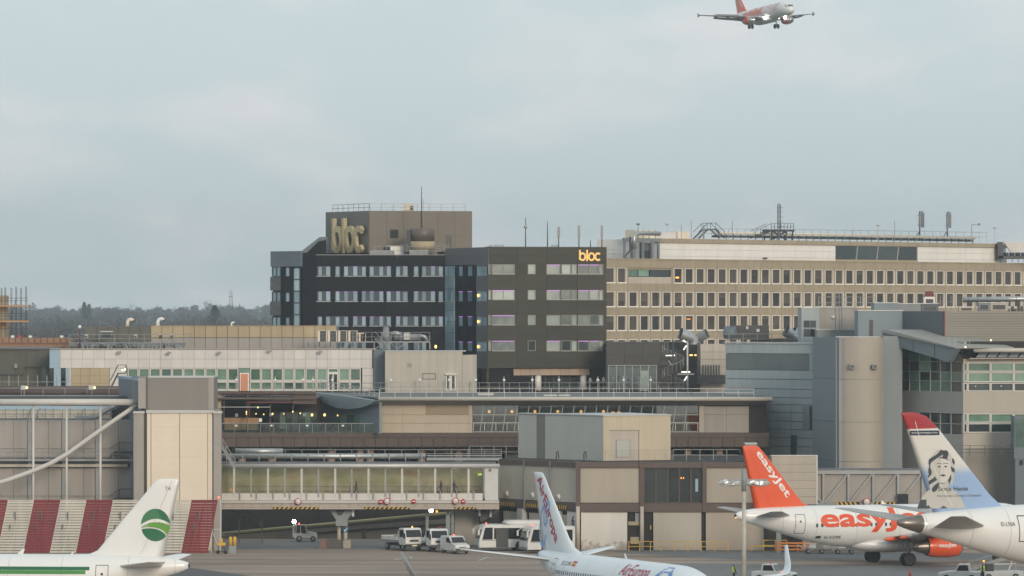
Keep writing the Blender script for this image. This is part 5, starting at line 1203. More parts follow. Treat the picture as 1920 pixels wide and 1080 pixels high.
gb.box('end_panel', pale_steel, 909, 878, 934, 938, -.05, 3.1); gb.mesh(MB().lathe([(0, .14), (.1, .14)], fg_.pt(919, 881.5, -.06), (0, -1, 0), 12), 'lamp_disc', grey_steel)
beam = mat('beam_paint', (0.42, 0.37, 0.32), .6, var=.08, streak=.12)
gb.box('upper_flange', mat('beam_top', (0.50, 0.47, 0.43), .5, var=.06), 400, 938.4, 936, 943, -.5, 3.3); gb.box('beam', beam, 400, 943.2, 936, 951, -.3, 3.1); gb.box('lower_flange', beam, 400, 951.2, 936, 954.6, -.45, 3.2)
m = MB(); [m.bar(fg_.pt(421 + k * 18, 944, -.33), fg_.pt(419 + k * 18, 950, -.33), .05) for k in range(28)]; gb.mesh(m, 'stiffener', grey_steel)
gb.box('exit_sign', mat('exit_lit', (.6, .9, .1), var=0, emit=((.65, 1, .1), .9)), 896, 889.5, 903, 892.5, 2.6, 2.7)
def hazard(part, px0, py0, px1, py1, y, n, slope=1.0):
    x0, x1, z0, z1 = part.f.rect(px0, py0, px1, py1); part.lbox('hazard_board', black, x0, x1, y, y + .04, z0, z1); w = (x1 - x0) / n; m = MB()
    for k in range(n): a = x0 + k * w; m.prism([(a + .02, z0 + .01), (a + w * .5, z0 + .01), (min(a + w * .5 + slope * w * .45, x1), z1 - .01), (min(a + slope * w * .45 + .02, x1), z1 - .01)], y - .012, y - .003)
    part.mesh(m, 'hazard_stripes', yellow_paint)
for a, b in ((512, 598), (683, 768), (852, 893)): hazard(gb, a, 950.5, b, 954.4, -.52, max(4, int((b - a) / 8)))
# lower steel and pier
zb_ = zf0
vp = empty('bridge_pier', (PX(641, 537.5), 537.5, 0), 0, 'grey Y shaped steel pier with two round legs holding up the glazed walkway', 'pier')
U = lambda px: PX(px, 537.5) - PX(641, 537.5)
Z = lambda py: PZ(py, 537.5)
MB().prism([(U(618), Z(955.5)), (U(665), Z(955.5)), (U(652), Z(974)), (U(652), Z(986)), (U(630), Z(986)), (U(630), Z(974))], -.4, 1.2).build('capital', grey_panel, vp)
MB().prism([(U(628), Z(955.7)), (U(648), Z(955.7)), (U(640), Z(966)), (U(634), Z(966))], -.45, -.405).build('capital_recess', dark_steel, vp)
for px in (635.5, 647.5): MB().tube([(U(px), .4, 0), (U(px), .4, Z(984))], .2, 12).build('leg', mat('leg_paint', (0.50, 0.44, 0.38), .6, var=.1, streak=.15), vp)
MB().box(U(660), U(664.5), -.6, -.3, Z(968), Z(953)).build('drain_pipe', pale_steel, vp)
pb = empty('crash_block', (PX(628, 534), 534, 0), 0, 'low concrete crash block round the feet of the walkway pier', 'block')
V = lambda px: PX(px, 534) - PX(628, 534)
MB().box(V(612), V(643), -.5, 2.2, 0, PZ(1013.5, 534)).build('block', mat('old_concrete', (0.11, 0.10, 0.085), .9, var=.2), pb, bevel=.06); MB().box(V(643.3), V(658), -.8, 2.2, 0, PZ(1013, 534)).build('end_block', concrete, pb, bevel=.06)
MB().add([(V(598), -.5, 0), (V(613), -.5, 0), (V(611), -.4, PZ(1014, 534)), (V(601), -.4, PZ(1014, 534)), (V(598), .4, 0), (V(613), .4, 0), (V(611), .3, PZ(1014, 534)), (V(601), .3, PZ(1014, 534))], [(0, 1, 2, 3), (4, 7, 6, 5), (0, 3, 7, 4), (1, 5, 6, 2), (3, 2, 6, 7)]).build('barrier', mat('faded_red', (0.20, 0.10, 0.085), .8, var=.15), pb)
# round traffic signs on the beam
def disc(mb, c, r, y0, y1, n=24): mb.lathe([(0, r), (y1 - y0, r)], (c[0], y0, c[1]), (0, 1, 0), n)
def limit_sign(px, py, Y, label, r=.36):
    e = empty('height_sign', P(px, py, Y), 0, label, 'sign', 'round height limit signs'); m = MB(); disc(m, (0, 0), r, -.03, 0); m.build('red_ring', sign_red, e); m = MB(); disc(m, (0, 0), r * .76, -.045, -.032); m.build('white_face', sign_white, e)
    m = MB()
    for j, row in enumerate(((-.5, -.1, .3), (-.5, -.15, .2))): [m.box((a + .05) * r, (a + .27) * r, -.055, -.047, (.12 - j * .42) * r, (.36 - j * .42) * r) for a in row]
    m.build('faint_digits', mat('faded_digits', (.35, .33, .32), .7, var=.05), e); return e
def no_entry(px, py, Y, label, r=.25):
    e = empty('no_entry_sign', P(px, py, Y), 0, label, 'sign', 'red no entry signs'); m = MB(); disc(m, (0, 0), r, -.03, 0); m.build('red_face', sign_red, e); MB().box(-r * .68, r * .68, -.045, -.032, -r * .15, r * .15).build('white_bar', sign_white, e)
limit_sign(558.7, 940.5, 535.35, 'round height limit sign on the walkway beam, leftmost'); limit_sign(725.5, 940, 535.35, 'round height limit sign on the middle of the walkway beam'); limit_sign(854, 939.5, 535.35, 'round height limit sign at the right end of the walkway beam')
no_entry(714, 941, 535.4, 'red no entry disc just left of the middle height sign'); no_entry(775.5, 940, 535.4, 'red no entry disc alone between the middle and right height signs'); no_entry(868.5, 940, 535.4, 'red no entry disc just right of the right height sign')
e = empty('direction_sign', P(648, 993.7, 537.5), 0, 'round blue sign with a white diagonal arrow on the pier leg', 'sign'); m = MB(); disc(m, (0, 0), .28, .12, .15); m.build('blue_disc', blue_sign, e)
m = MB().prism([(.14, .19), (.19, .14), (-.05, -.10), (.04, -.16), (-.17, -.17), (-.16, .04), (-.10, -.05)], .10, .117); m.build('arrow', sign_white, e)
# service pipes on the walkway roof
sp = empty('service_pipes', (0, 542, 0), 0, 'fat silver lagged pipe and trays running along behind the walkway roof', 'pipes'); zz = zr_ + .1
X = lambda px: PX(px, 542)
MB().tube([(X(400), 0, zz + .5), (X(798), 0, zz + .5)], .28, 14).build('lagged_pipe', galv, sp); MB().tube([(X(440), .9, zz + 1.0), (X(530), .9, zz + 1.0)], .3, 12).build('lagged_pipe', galv, sp)
for k in range(13): u = X(425 + k * 30.5); MB().box(u - .05, u + .05, -.34, .34, zz, zz + .82).build('pipe_saddle', grey_steel, sp)
MB().box(X(800), X(940), -.2, 2, zz + .05, zz + .3).box(X(800), X(940), -.2, 0, zz + .5, zz + .62).build('cable_tray', grey_steel, sp)
railing_mb(MB(), [(X(440), 1.6, zz), (X(940), 1.6, zz)], 1.15, 1.75, .03, (1, .62)).build('guard_rail', grey_steel, sp)
e = empty('tower_stair', (PX(416, 533), 533, zr_ - .6), 0, 'short steep steel stair from the lift tower to the walkway roof', 'stair'); m = MB(); A0 = Vector((0, 0, PZ(838, 533) - zr_ + .6)); A1 = Vector((PX(440, 533) - PX(416, 533), 0, .2))
for o_ in (0, .7): m.bar(A0 + Vector((0, o_, 0)), A1 + Vector((0, o_, 0)), .1, .25); m.bar(A0 + Vector((0, o_, .9)), A1 + Vector((0, o_, .9)), .05); m.bar(A0 + Vector((0, o_, .45)), A1 + Vector((0, o_, .45)), .04); [m.bar(A0.lerp(A1, k / 3) + Vector((0, o_, 0)), A0.lerp(A1, k / 3) + Vector((0, o_, .9)), .05) for k in range(4)]
m.build('stringer', grey_steel, e); m = MB(); [m.box(A0.lerp(A1, (k + .5) / 8).x - .12, A0.lerp(A1, (k + .5) / 8).x + .12, 0, .7, A0.lerp(A1, (k + .5) / 8).z, A0.lerp(A1, (k + .5) / 8).z + .04) for k in range(8)]; m.build('tread', grey_steel, e)
# under the bridge: ramp, wall, stairs, floodlights
fu_ = Fac(400, 556, 936, 556)
rp = fu_.thing('ramp_wall', 'concrete road ramp with a yellowish guard rail rising to the right under the walkway', 'wall'); q = Part(fu_, rp)
m = MB().prism([fu_.uz(400, 1016), fu_.uz(936, 1016), fu_.uz(936, 966), fu_.uz(400, 1006)], 0, .4); q.mesh(m, 'ramp_parapet', mat('ramp_concrete', (0.21, 0.185, 0.16), .85, var=.12, streak=.1))
m = MB().prism([fu_.uz(560, 1004), fu_.uz(936, 978), fu_.uz(936, 975), fu_.uz(560, 1000)], -.12, -.01); q.mesh(m, 'ramp_edge', dim_room)
q.mesh(MB().tube([fu_.pt(410, 1001, -.1), fu_.pt(850, 961, -.1)], .17, 8), 'guard_rail', mat('rail_yellow', (0.42, 0.37, 0.20), .5, var=.15)); m = MB(); [m.bar(fu_.pt(425 + k * 36, 1004 - k * 3.27, -.05), fu_.pt(425 + k * 36, 1000 - k * 3.27, -.05), .12) for k in range(12)]; q.mesh(m, 'rail_post', dark_steel)
for px in (680, 797): q.box('dark_post', dark_steel, px, 990, px + 5, 1016, -.3, -.02)
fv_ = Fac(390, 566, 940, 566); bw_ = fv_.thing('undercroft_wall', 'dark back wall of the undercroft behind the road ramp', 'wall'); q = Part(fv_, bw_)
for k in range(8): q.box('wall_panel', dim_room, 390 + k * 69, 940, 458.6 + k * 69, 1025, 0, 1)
e = empty('access_stair', (PX(440, 545), 545, 0), 0, 'dark steel stair descending in the shade under the walkway left end', 'stair'); m = MB(); pts = [(428, 950), (448, 962), (468, 962), (492, 987)]; pv = [Vector((PX(a, 545) - PX(440, 545), 0, PZ(b, 545))) for a, b in pts]
for a, b in zip(pv, pv[1:]):
    for o_ in (0, .9): m.bar(a + Vector((0, o_, 0)), b + Vector((0, o_, 0)), .1, .28); m.bar(a + Vector((0, o_, 1)), b + Vector((0, o_, 1)), .05); m.bar(b + Vector((0, o_, 0)), b + Vector((0, o_, 1)), .05)
    for k in range(7): p = a.lerp(b, (k + .5) / 7); m.box(p.x - .12, p.x + .12, 0, .9, p.z, p.z + .04)
m.bar(pv[-1], (pv[-1].x, 0, 0), .14); m.bar(pv[1], (pv[1].x, 0, 0), .14); m.build('flight', dark_steel, e); MB().box(pv[0].x - .2, pv[0].x + .5, -.1, .9, pv[0].z - .05, pv[0].z).build('landing', dark_steel, e)
for i, (px, py, Y) in enumerate(((551.5, 978, 552), (808.5, 957, 540))):
    e = empty('floodlight', P(px, py, Y), 0, ('dazzling white floodlight above the white tug', 'dazzling white floodlight under the right part of the walkway beam')[i], 'floodlight')
    MB().lathe([(0, .22), (.05, .2)], (0, -.16, 0), (0, -1, 0), 14).build('lens', lamp_white, e); MB().box(-.22, .22, -.15, .1, -.2, .2).build('housing', dark_steel, e, bevel=.03); MB().bar((0, .1, .1), (0, .5, .4), .08).build('bracket', dark_steel, e)
tag(MB().ball((0, 0, 0), .13, 8).build('warning_lamp', lamp_orange, loc=P(819, 959, 545)), 'small orange lamp at the top of the road ramp rail', 'lamp')
# right end supports of the walkway
e = empty('walkway_support', (PX(840, 538), 538, 0), 0, 'blue grey steel legs and dark braced pier under the right end of the walkway', 'pier'); U = lambda px: PX(px, 538) - PX(840, 538)
MB().box(U(836), U(844), 0, .5, 0, PZ(955.5, 538)).build('leg', mat('steel_blue', (0.24, 0.28, 0.30), .5, var=.08), e); MB().box(U(798), U(803.5), .6, 1.0, 0, PZ(955.5, 538)).build('leg', grey_panel, e); MB().box(U(846), U(851), .3, .6, 0, PZ(955.5, 538)).build('leg', grey_panel, e)
MB().box(U(852), U(898), 3, 3.4, 0, PZ(956, 538)).build('wall_panel', taupe_panel, e); MB().box(U(898), U(936), 4, 4.4, 0, PZ(956, 538)).build('wall_panel', dim_room, e)
MB().prism([(U(880), Z(955.5)), (U(935), Z(955.5)), (U(935), Z(960)), (U(922), Z(968)), (U(905), Z(978)), (U(900), Z(978)), (U(900), Z(966))], .5, 1.2).build('brace', dark_steel, e); MB().box(U(897), U(901), .2, .5, Z(968), Z(955.5)).box(U(918), U(922), .2, .5, Z(970), Z(955.5)).build('drain_pipe', pale_steel, e)
# ================================================================ brown framed pier building
q1_ = Fac(936, 542, 1083, 529); q2_ = Fac(1083, 529, 1505, 529)
pb2 = empty('pier_block', (q2_.A.x, q2_.A.y, 0), 0, 'brown steel framed pier block with beige infill panels and a dark window', 'building')
a1 = Part(q1_, pb2); a2 = Part(q2_, pb2); L1 = q1_.len; ZT2 = PZ(867, 529); L2 = q2_.len
mw = pb2.matrix_basis.inverted()
A, B, D = q1_.A, q1_.B, q2_.B
m = MB().plan([tuple((mw @ Vector((p[0], p[1], 0))).xy) for p in ((A.x + .4, A.y + .5), (B.x + .1, B.y + .45), (D.x, D.y + .45), (D.x, D.y + 32), (A.x + 1, A.y + 20))], 0, ZT2 - .1); m.build('core_wall', dim_room, pb2)
za, zb, zc = PZ(877, 529), PZ(943.5, 529), PZ(960, 529)
ribbed = mat('ribbed_beige', (0.41, 0.36, 0.30), .65, var=.05, rnd=.04, streak=.07)
ribbed_cool = mat('panel_buff', (0.43, 0.40, 0.345), .65, var=.05, rnd=.04, streak=.07)
# left flank
jl = [936, 984, 1033, 1081]
for a, b in zip(jl, jl[1:]):
    u0, u1 = q1_.u(a), q1_.u(b); a1.lbox('infill_panel', ribbed_cool, u0 + .06, u1 - .06, .05, .4, zb + .05, za); a1.lbox('post', grey_steel, u0 - .1, u0 + .1, -.15, .45, zb - .9, ZT2)
    a1.lbox('wall_panel', ribbed_cool, u0 + .3, u1 - .2, .35, .42, 0, zc - .4)
    m = MB(); c = q1_.u(a + 14); m.lathe([(0, .32), (.12, .30)], (c, .04, zb + .55), (0, -1, 0), 16); a1.mesh(m, 'round_disc', white_panel)  # plain pale disc on each panel
    hz0 = q1_.u(a + 4); hz1 = q1_.u(a + 32); a1.lbox('hazard_board', black, hz0, hz1, -.1, -.06, zb - .72, zb - .3); m = MB()
    for k in range(7): w_ = (hz1 - hz0) / 7; m.prism([(hz0 + k * w_, zb - .7), (hz0 + k * w_ + w_ * .4, zb - .7), (hz0 + k * w_ + w_ * .75, zb - .32), (hz0 + k * w_ + w_ * .35, zb - .32)], -.115, -.103)
    a1.mesh(m, 'hazard_stripes', yellow_paint)
a1.lbox('top_beam', brown_steel, 0, L1, -.12, .4, za + .02, ZT2); a1.lbox('floor_beam', brown_steel, 0, L1, -.05, .42, zb - .85, zb)
# ground floor of the flank: doors and pale pillars
for px, w_ in ((972, 10), (1046, 4)): u = q1_.u(px); a1.lbox('pillar', pale_steel, u, u + q1_.u(px + w_) - q1_.u(px), -.2, .3, 0, zb - .9)
u0 = q1_.u(1062); u1 = q1_.u(1081); a1.lbox('door', white_panel, u0, u1, .1, .34, 0, zc)
flat_text('6', a1.root, black, a1.T @ Vector((q1_.u(1070), .09, PZ(985, 530))), (a1.T.to_3x3() @ Vector((1, 0, 0))), (0, 0, 1), h=1.0, bold=.02, name='door_number')
# front
beams = [(ZT2, za), (zb, zc)]
a2.lbox('top_beam', brown_steel, -.1, L2, -.15, .44, za, ZT2); a2.lbox('floor_beam', brown_steel, -.1, L2, -.15, .44, zc, zb)
for px in (1083.5, 1203.5, 1321): u = q2_.u(px); a2.lbox('post', brown_steel, u - .22, u + .22, -.3, .4, zc, ZT2 + .1)
for px in (1083.5, 1203.5): u = q2_.u(px); a2.mesh(MB().tube([(u, -.25, 0), (u, -.25, zc + .6)], .21, 12), 'bollard_column', mat('leg_paint', (0.5, .44, .38)))
def ribs(part, px0, px1, z0, z1, m_, y0=.05, n=None, name='infill_panel'):
    u0, u1 = part.f.u(px0), part.f.u(px1); n = n or max(2, int((u1 - u0) / .3)); mb = MB(); w = (u1 - u0) / n; mb.box(u0, u1, y0 + .04, y0 + .3, z0, z1)
    for k in range(n): mb.box(u0 + k * w + w * .2, u0 + k * w + w * .8, y0, y0 + .045, z0 + .01, z1 - .01)
    return part.mesh(mb, name, m_)
ribs(a2, 1088, 1200, zb + .05, za - .05, ribbed, n=26); ribs(a2, 1323.5, 1500, zb + .05, za - .05, ribbed, n=40)
for k in range(5): a2.window(1208 + k * 22, 877.5, 1229.6 + k * 22, 943, brown_steel, glass_dark, .07, .1, .25)
a2.lbox('lit_lamp', lamp_orange, q2_.u(1276.5), q2_.u(1278), .2, .23, PZ(898, 529), PZ(895, 529)); a2.lbox('lit_lamp', lamp_orange, q2_.u(1281), q2_.u(1282.5), .2, .23, PZ(898, 529), PZ(895, 529)); a2.lbox('poster', blue_sheet, q2_.u(1304), q2_.u(1309), .2, .23, PZ(922, 529), PZ(898, 529))
# ground floor panels
weather = mat('weathered_white', (0.66, 0.62, 0.57), .7, var=.06, streak=.08)
t = weather.node_tree; b_ = t.nodes['Principled BSDF']; src = b_.inputs['Base Color'].links[0].from_socket
g = t.nodes.new('ShaderNodeNewGeometry'); sx = t.nodes.new('ShaderNodeSeparateXYZ'); t.links.new(g.outputs['Position'], sx.inputs[0]); nz = t.nodes.new('ShaderNodeTexNoise'); nz.inputs['Scale'].default_value = 1.6; nz.inputs['Detail'].default_value = 8; t.links.new(g.outputs['Position'], nz.inputs['Vector'])
ml = t.nodes.new('ShaderNodeMath'); ml.operation = 'MULTIPLY_ADD'; ml.inputs[1].default_value = 2.4; t.links.new(nz.outputs['Fac'], ml.inputs[0]); ng = t.nodes.new('ShaderNodeMath'); ng.operation = 'MULTIPLY'; ng.inputs[1].default_value = -.55; t.links.new(sx.outputs['Z'], ng.inputs[0]); t.links.new(ng.outputs[0], ml.inputs[2])
mr = t.nodes.new('ShaderNodeMapRange'); mr.inputs['From Min'].default_value = .75; mr.inputs['From Max'].default_value = 1.15; mr.inputs['To Max'].default_value = .65; t.links.new(ml.outputs[0], mr.inputs['Value'])
mx = t.nodes.new('ShaderNodeMix'); mx.data_type = 'RGBA'; t.links.new(mr.outputs[0], mx.inputs[0]); t.links.new(src, mx.inputs[6]); mx.inputs[7].default_value = (.24, .20, .17, 1); t.links.new(mx.outputs[2], b_.inputs['Base Color'])
a2.lbox('door_panel', weather, q2_.u(1089.5), q2_.u(1176), -.02, .3, .02, zc - .05)
ribs(a2, 1225, 1315, 0.02, zc - .05, ribbed_cool, -.02, 18, 'door_panel'); ribs(a2, 1323.5, 1432, 0.02, zc - .05, ribbed, -.02, 24, 'door_panel')
a2.lbox('shelf', tan_panel, q2_.u(1178), q2_.u(1199), .1, .4, PZ(985, 529), PZ(978, 529)); a2.lbox('crate', tan_panel, q2_.u(1182), q2_.u(1198), .0, .4, PZ(1020, 529), PZ(1007, 529)); a2.lbox('shutter', grey_panel, q2_.u(1191), q2_.u(1199), .1, .3, PZ(978, 529), PZ(962, 529)); a2.lbox('tape', yellow_paint, q2_.u(1219), q2_.u(1221), -.1, .0, PZ(993, 529), PZ(985, 529))
# roof edge clutter
railing([Vector((PX(1262, 536), 536, ZT2)), Vector((PX(1388, 536), 536, ZT2))], 1.15, 1.35, grey_steel, 'grey guard rail on the pier roof right of the corrugated plant box', .03, (1, .5))
railing([Vector((PX(880, 548), 548, ZT2)), Vector((PX(972, 547), 547, ZT2))], 1.2, 1.5, grey_steel, 'grey guard rail on the pier roof left of the plant box', .03, (1, .5))
# ---------------------------------------------------------------- plant box on the pier roof
b1_ = Fac(972, 549, 1131, 538); b2_ = Fac(1131, 538, 1257.5, 541)
pbx = empty('rooftop_box', (b2_.A.x, b2_.A.y, 0), 0, 'big box shaped plant room on the pier roof, left side coloured as shaded, corrugated front as sunlit', 'plant room'); c1 = Part(b1_, pbx); c2 = Part(b2_, pbx)
zt3 = PZ(779, 540); L1 = b1_.len; L2 = b2_.len; cool = mat('box_shaded', (0.385, 0.40, 0.385), .6, var=.04, streak=.05)  # bluish shade of the left side put into its panel colour
mw = pbx.matrix_basis.inverted()
m = MB().plan([tuple((mw @ Vector((p[0], p[1], 0))).xy) for p in ((b1_.A.x + .2, b1_.A.y + .2), (b1_.B.x + .05, b1_.B.y + .25), (b2_.B.x - .05, b2_.B.y + .25), (b2_.B.x - .05, b2_.B.y + 11), (b1_.A.x + .2, b1_.A.y + 8))], ZT2 - .3, zt3 - .06); m.build('core_wall', cool, pbx)
ed = [0, b1_.u(1006), b1_.u(1022), L1]
for k, (a, b) in enumerate(zip(ed, ed[1:])): c1.lbox('side_panel', cool if k != 1 else mat('box_dark', (0.15, 0.155, 0.15), .6, var=.05), a + .01, b - .01, 0, .18, ZT2 - .1, zt3)
ribs(c2, 1131, 1143, ZT2 - .1, zt3, cream_panel if False else mat('corrugated_sunlit', (0.56, 0.49, 0.375), .6, var=.04, streak=.05), -.02, 5, 'corrugated_panel'); cc = MATS['corrugated_sunlit']  # warm sun on the front put into its panel colour
ribs(c2, 1198.5, 1257.3, ZT2 - .1, zt3, cc, -.02, 20, 'corrugated_panel'); ribs(c2, 1143, 1198.5, PZ(806.5, 539), zt3, cc, -.02, 18, 'corrugated_panel')
c2.lbox('door_recess', beige_panel, b2_.u(1143.3), b2_.u(1198), .12, .22, ZT2 - .1, PZ(807, 539)); c2.box('door', mat('door_pale', (0.42, 0.43, 0.39), .6, var=.04), 1157, 825.5, 1181, 857, .05, .12); c2.box('door_frame', grey_steel, 1155.5, 824.5, 1182.5, 858, .08, .115); c2.box('roof_trim', pale_steel, 1130, 777.6, 1258.5, 779.5, -.12, 11); c1.lbox('roof_trim', pale_steel, -.1, L1, -.12, 1, zt3, zt3 + .1)
railing([Vector((b2_.A.x + .2, b2_.A.y - 1.6, ZT2)), Vector((b2_.B.x, b2_.B.y - 1.6, ZT2))], 1.0, 2.0, grey_steel, 'thin rail in front of the corrugated plant box door', .02, (1,))
m = MB(); [m.tube([(PX(px, 536), 536, ZT2), (PX(px, 536), 536, ZT2 + .8), (PX(px + 3, 536), 536, ZT2 + 1.0), (PX(px + 5, 536), 536, ZT2 + .2)], .07, 6) for px in (1095, 1043)]; tag(m.build('vent_pipe', dark_steel), 'two bent vent pipes in front of the plant box side', 'pipes')

# ================================================================ dark block and terrace right of the hotel
fj_ = Fac(1137, 632, 1308, 632); jb = fj_.thing('dark_annex', 'dark plain annex between hotel and beige office, above a glass terrace screen', 'building'); q = Part(fj_, jb)
annex = mat('annex_dark', (0.058, 0.056, 0.05), .6, var=.08, rnd=.06)
q.box('core_wall', annex, 1137, 644, 1307, 745, .3, 40)
for j, (y0, y1) in enumerate(((643, 665), (665.3, 686))):
    for k in range(5): q.box('cladding_panel', annex, 1137 + k * 34, y0, 1170.6 + k * 34, y1, 0, .28)
q.box('coping', dark_steel, 1136, 641.8, 1308, 643, -.1, 1)
fk_ = Fac(1307, 626, 1361, 626); kb = fk_.thing('beige_annex', 'small beige panelled annex right of the dark annex', 'building'); q = Part(fk_, kb)
q.box('core_wall', beige_panel, 1313, 646, 1361, 745, .2, 12); q.grid('wall_panel', beige_panel, 1313, 645.5, 1361, 703, 2, 4, 0, .18, .03); q.box('low_wall', dark_steel, 1307, 703, 1361, 720, -1, -.8); q.box('column', dark_steel, 1307, 643, 1312.5, 745, -.05, .3)
m = MB(); [m.box(fk_.u(1316 + k * 5), fk_.u(1319 + k * 5), -.75, -.7, PZ(703, 626), PZ(684, 626)) for k in range(7)]; q.mesh(m, 'fence_pickets', dark_steel)
# glass terrace screen
fs2 = Fac(1141, 612, 1246, 612); gs = fs2.thing('glass_screen', 'tall glass wind screen on grey posts on the terrace right of the hotel', 'screen'); q = Part(fs2, gs)
for k in range(7):
    a = 1141 + k * 15; q.box('post', grey_steel, a - .7, 685, a + .7, 737, -.05, .05)
    if k < 6: q.box('pane', balustrade_glass, a + .9, 687, a + 14.1, 737, 0, .02)
q.box('head_rail', grey_steel, 1140, 684.6, 1232, 686, -.06, .06)
fdr = Part(Fac(1141, 630, 1300, 630), jb); fdr.box('door', white_panel, 1201, 695, 1216, 733, -.1, -.01); fdr.box('window', glass_dark, 1188, 700, 1200, 733, -.1, -.01)
# spiral stair
e = empty('spiral_stair', (PX(1262, 614), 614, 15.3), 0, 'dark spiral stair with a white handrail beside the terrace screen', 'stair'); m = MB(); m2 = MB(); prevp = None
for k in range(26):
    a = R(k * 24); z = k * .2; m.box(-.05, .05, -.05, .05, z, z + .05); c, s = math.cos(a), math.sin(a); p = Vector((c * 1.3, s * 1.3, z)); m.add([(0, 0, z), (c * 1.3 - s * .25, s * 1.3 + c * .25, z), (c * 1.3 + s * .25, s * 1.3 - c * .25, z), (0, 0, z - .05), (c * 1.3 - s * .25, s * 1.3 + c * .25, z - .05), (c * 1.3 + s * .25, s * 1.3 - c * .25, z - .05)], [(0, 1, 2), (5, 4, 3), (1, 4, 5, 2), (0, 3, 4, 1), (0, 2, 5, 3)]); m2.bar(p, p + Vector((0, 0, 1)), .04)
    if prevp: m2.bar(prevp + Vector((0, 0, 1)), p + Vector((0, 0, 1)), .06)
    prevp = p
m.build('tread', dark_steel, e); m2.build('handrail', grey_steel, e); MB().tube([(0, 0, 0), (0, 0, 6.2)], .1, 8).build('newel', dark_steel, e)
# tall lamp post with tube lamps
e = empty('lamp_mast', (PX(1289, 606), 606, 15.3), 0, 'tall grey mast carrying lit tube lamps on the terrace', 'lamp post'); h = PZ(640, 606) - 15.3; MB().tube([(0, 0, 0), (0, 0, h)], .11, 8).build('post', pale_steel, e); MB().box(-1.2, .8, -.2, .2, PZ(703, 606) - 15.3, PZ(700, 606) - 15.3).build('arm', grey_steel, e)
for a, b, c, d in ((1281.5, 656, 1287, 648), (1283, 714, 1288, 706), (1277.5, 697.5, 1288, 697.5), (1290, 697.5, 1294, 697.5), (1280.5, 638, 1286, 641.5)): pA = P(a, b, 605.7); pB = P(c, d, 605.7); o = Vector((PX(1289, 606), 606, 15.3)); MB().tube([pA - o, pB - o], .08, 8).build('tube_lamp', lamp_tube, e)
for i, (a, b, y) in enumerate(((1248, 1265.5, 666.3), (1293, 1299, 666), (1302, 1306, 666))): tag(MB().tube([P(a, y, 630.5), P(b, y, 630.5)], .09, 8).build('tube_lamp', lamp_tube if i == 0 else lamp_warm), ('long white tube lamp glowing on the dark annex wall', 'short warm tube lamp left of two by the dark annex corner', 'shorter warm tube lamp at the dark annex corner')[i], 'lamp')
o = P(1254, 637.5, 630); tag(MB().tube([P(1253.5, 676, 629), P(1259.5, 685, 629)], .06, 6).build('wall_rail', pale_steel), 'short slanted white rail on the dark annex wall', 'rail')
# terrace furniture: parasol frames and chairs as in the shade under the hotel
r9 = random.Random(4)
words = ['first', 'second', 'third', 'fourth', 'fifth', 'sixth', 'seventh', 'eighth', 'ninth', 'tenth']
for k in range(8):
    px = 1108 + k * 13 + r9.uniform(-3, 3); e = empty('bar_table', (PX(px, 616), 616, 15.35), 0, 'slim grey bar table behind the terrace railing, %s from left' % words[k], 'table', 'bar tables on the terrace'); MB().lathe([(0, .28), (.04, .28), (.06, .04), (1.0, .04), (1.02, .33), (1.06, .33)], (0, 0, 0), (0, 0, 1), 12).build('pedestal', grey_steel, e); MB().lathe([(1.06, .3), (1.5 + .3 * r9.random(), .05)], (0, 0, 0), (0, 0, 1), 8).build('folded_cloth', grey_panel, e)
# ---------------------------------------------------------------- rooftop ducts over the annex
def cowl(px, py, Y, ang, s, label, m_=galv):
    e = empty('duct_cowl', P(px, py, Y), 0, label, 'vent', 'big bent duct cowls on the annex roof'); d = Vector((math.cos(R(ang)), -.35, math.sin(R(ang)))).normalized()
    MB().tube([(0, 0, -.3 * s), (0, 0, .25 * s), d * .55 * s + Vector((0, 0, .25 * s)), d * 1.5 * s + Vector((0, 0, .25 * s))], [.5 * s, .52 * s, .55 * s, .58 * s], 16, cap=False).build('duct', m_, e); MB().lathe([(0, .46 * s), (.03, .4 * s)], d * 1.3 * s + Vector((0, 0, .25 * s)), d, 16).build('throat', black, e)
cowl(1300, 640, 628, 158, 1.25, 'big galvanised duct cowl opening to the left, over the dark annex'); cowl(1306, 640, 629, 30, 1.05, 'big dark duct cowl opening to the right, over the dark annex', grey_steel)
cowl(1494, 640, 600, 145, 1.15, 'slanted duct cowl, left of two beside the slate stair head'); cowl(1507, 641, 603, 145, 1.15, 'slanted duct cowl, right of two beside the slate stair head')
e = empty('plant_container', P(1406, 637, 605), 0, 'dark corrugated plant container with red panel on the annex roof', 'container'); w = (PX(1442, 605) - PX(1370, 605)) / 2; h = PZ(610, 605) - PZ(637, 605); m = MB().box(-w, w, 0, 2, 0, h); [m.box(-w + k * .3, -w + k * .3 + .15, -.06, 0, .05, h - .05) for k in range(int(w * 2 / .3))]; m.build('casing', dark_steel, e); MB().box(-w + .15, -w + .55, -.1, -.06, .05, h * .8).build('red_panel', red_paint, e); MB().box(-w * .2, -w * .08, -.1, -.06, h * .75, h * .92).box(w * .35, w * .5, -.1, -.06, h * .55, h * .75).build('vent_cap', pale_steel, e)
MB().lathe([(0, .75), (.3, .82), (1.4, .82), (1.5, .3)], (-w - .65, .6, h * .48), (1, -.35, 0), 20).build('fan_drum', slate_panel, e)
railing([P(1340, 645, 598), P(1500, 645, 598)], 1.2, 1.6, grey_steel, 'grey guard rail on the roof edge in front of the dark container', .03, (1, .5))

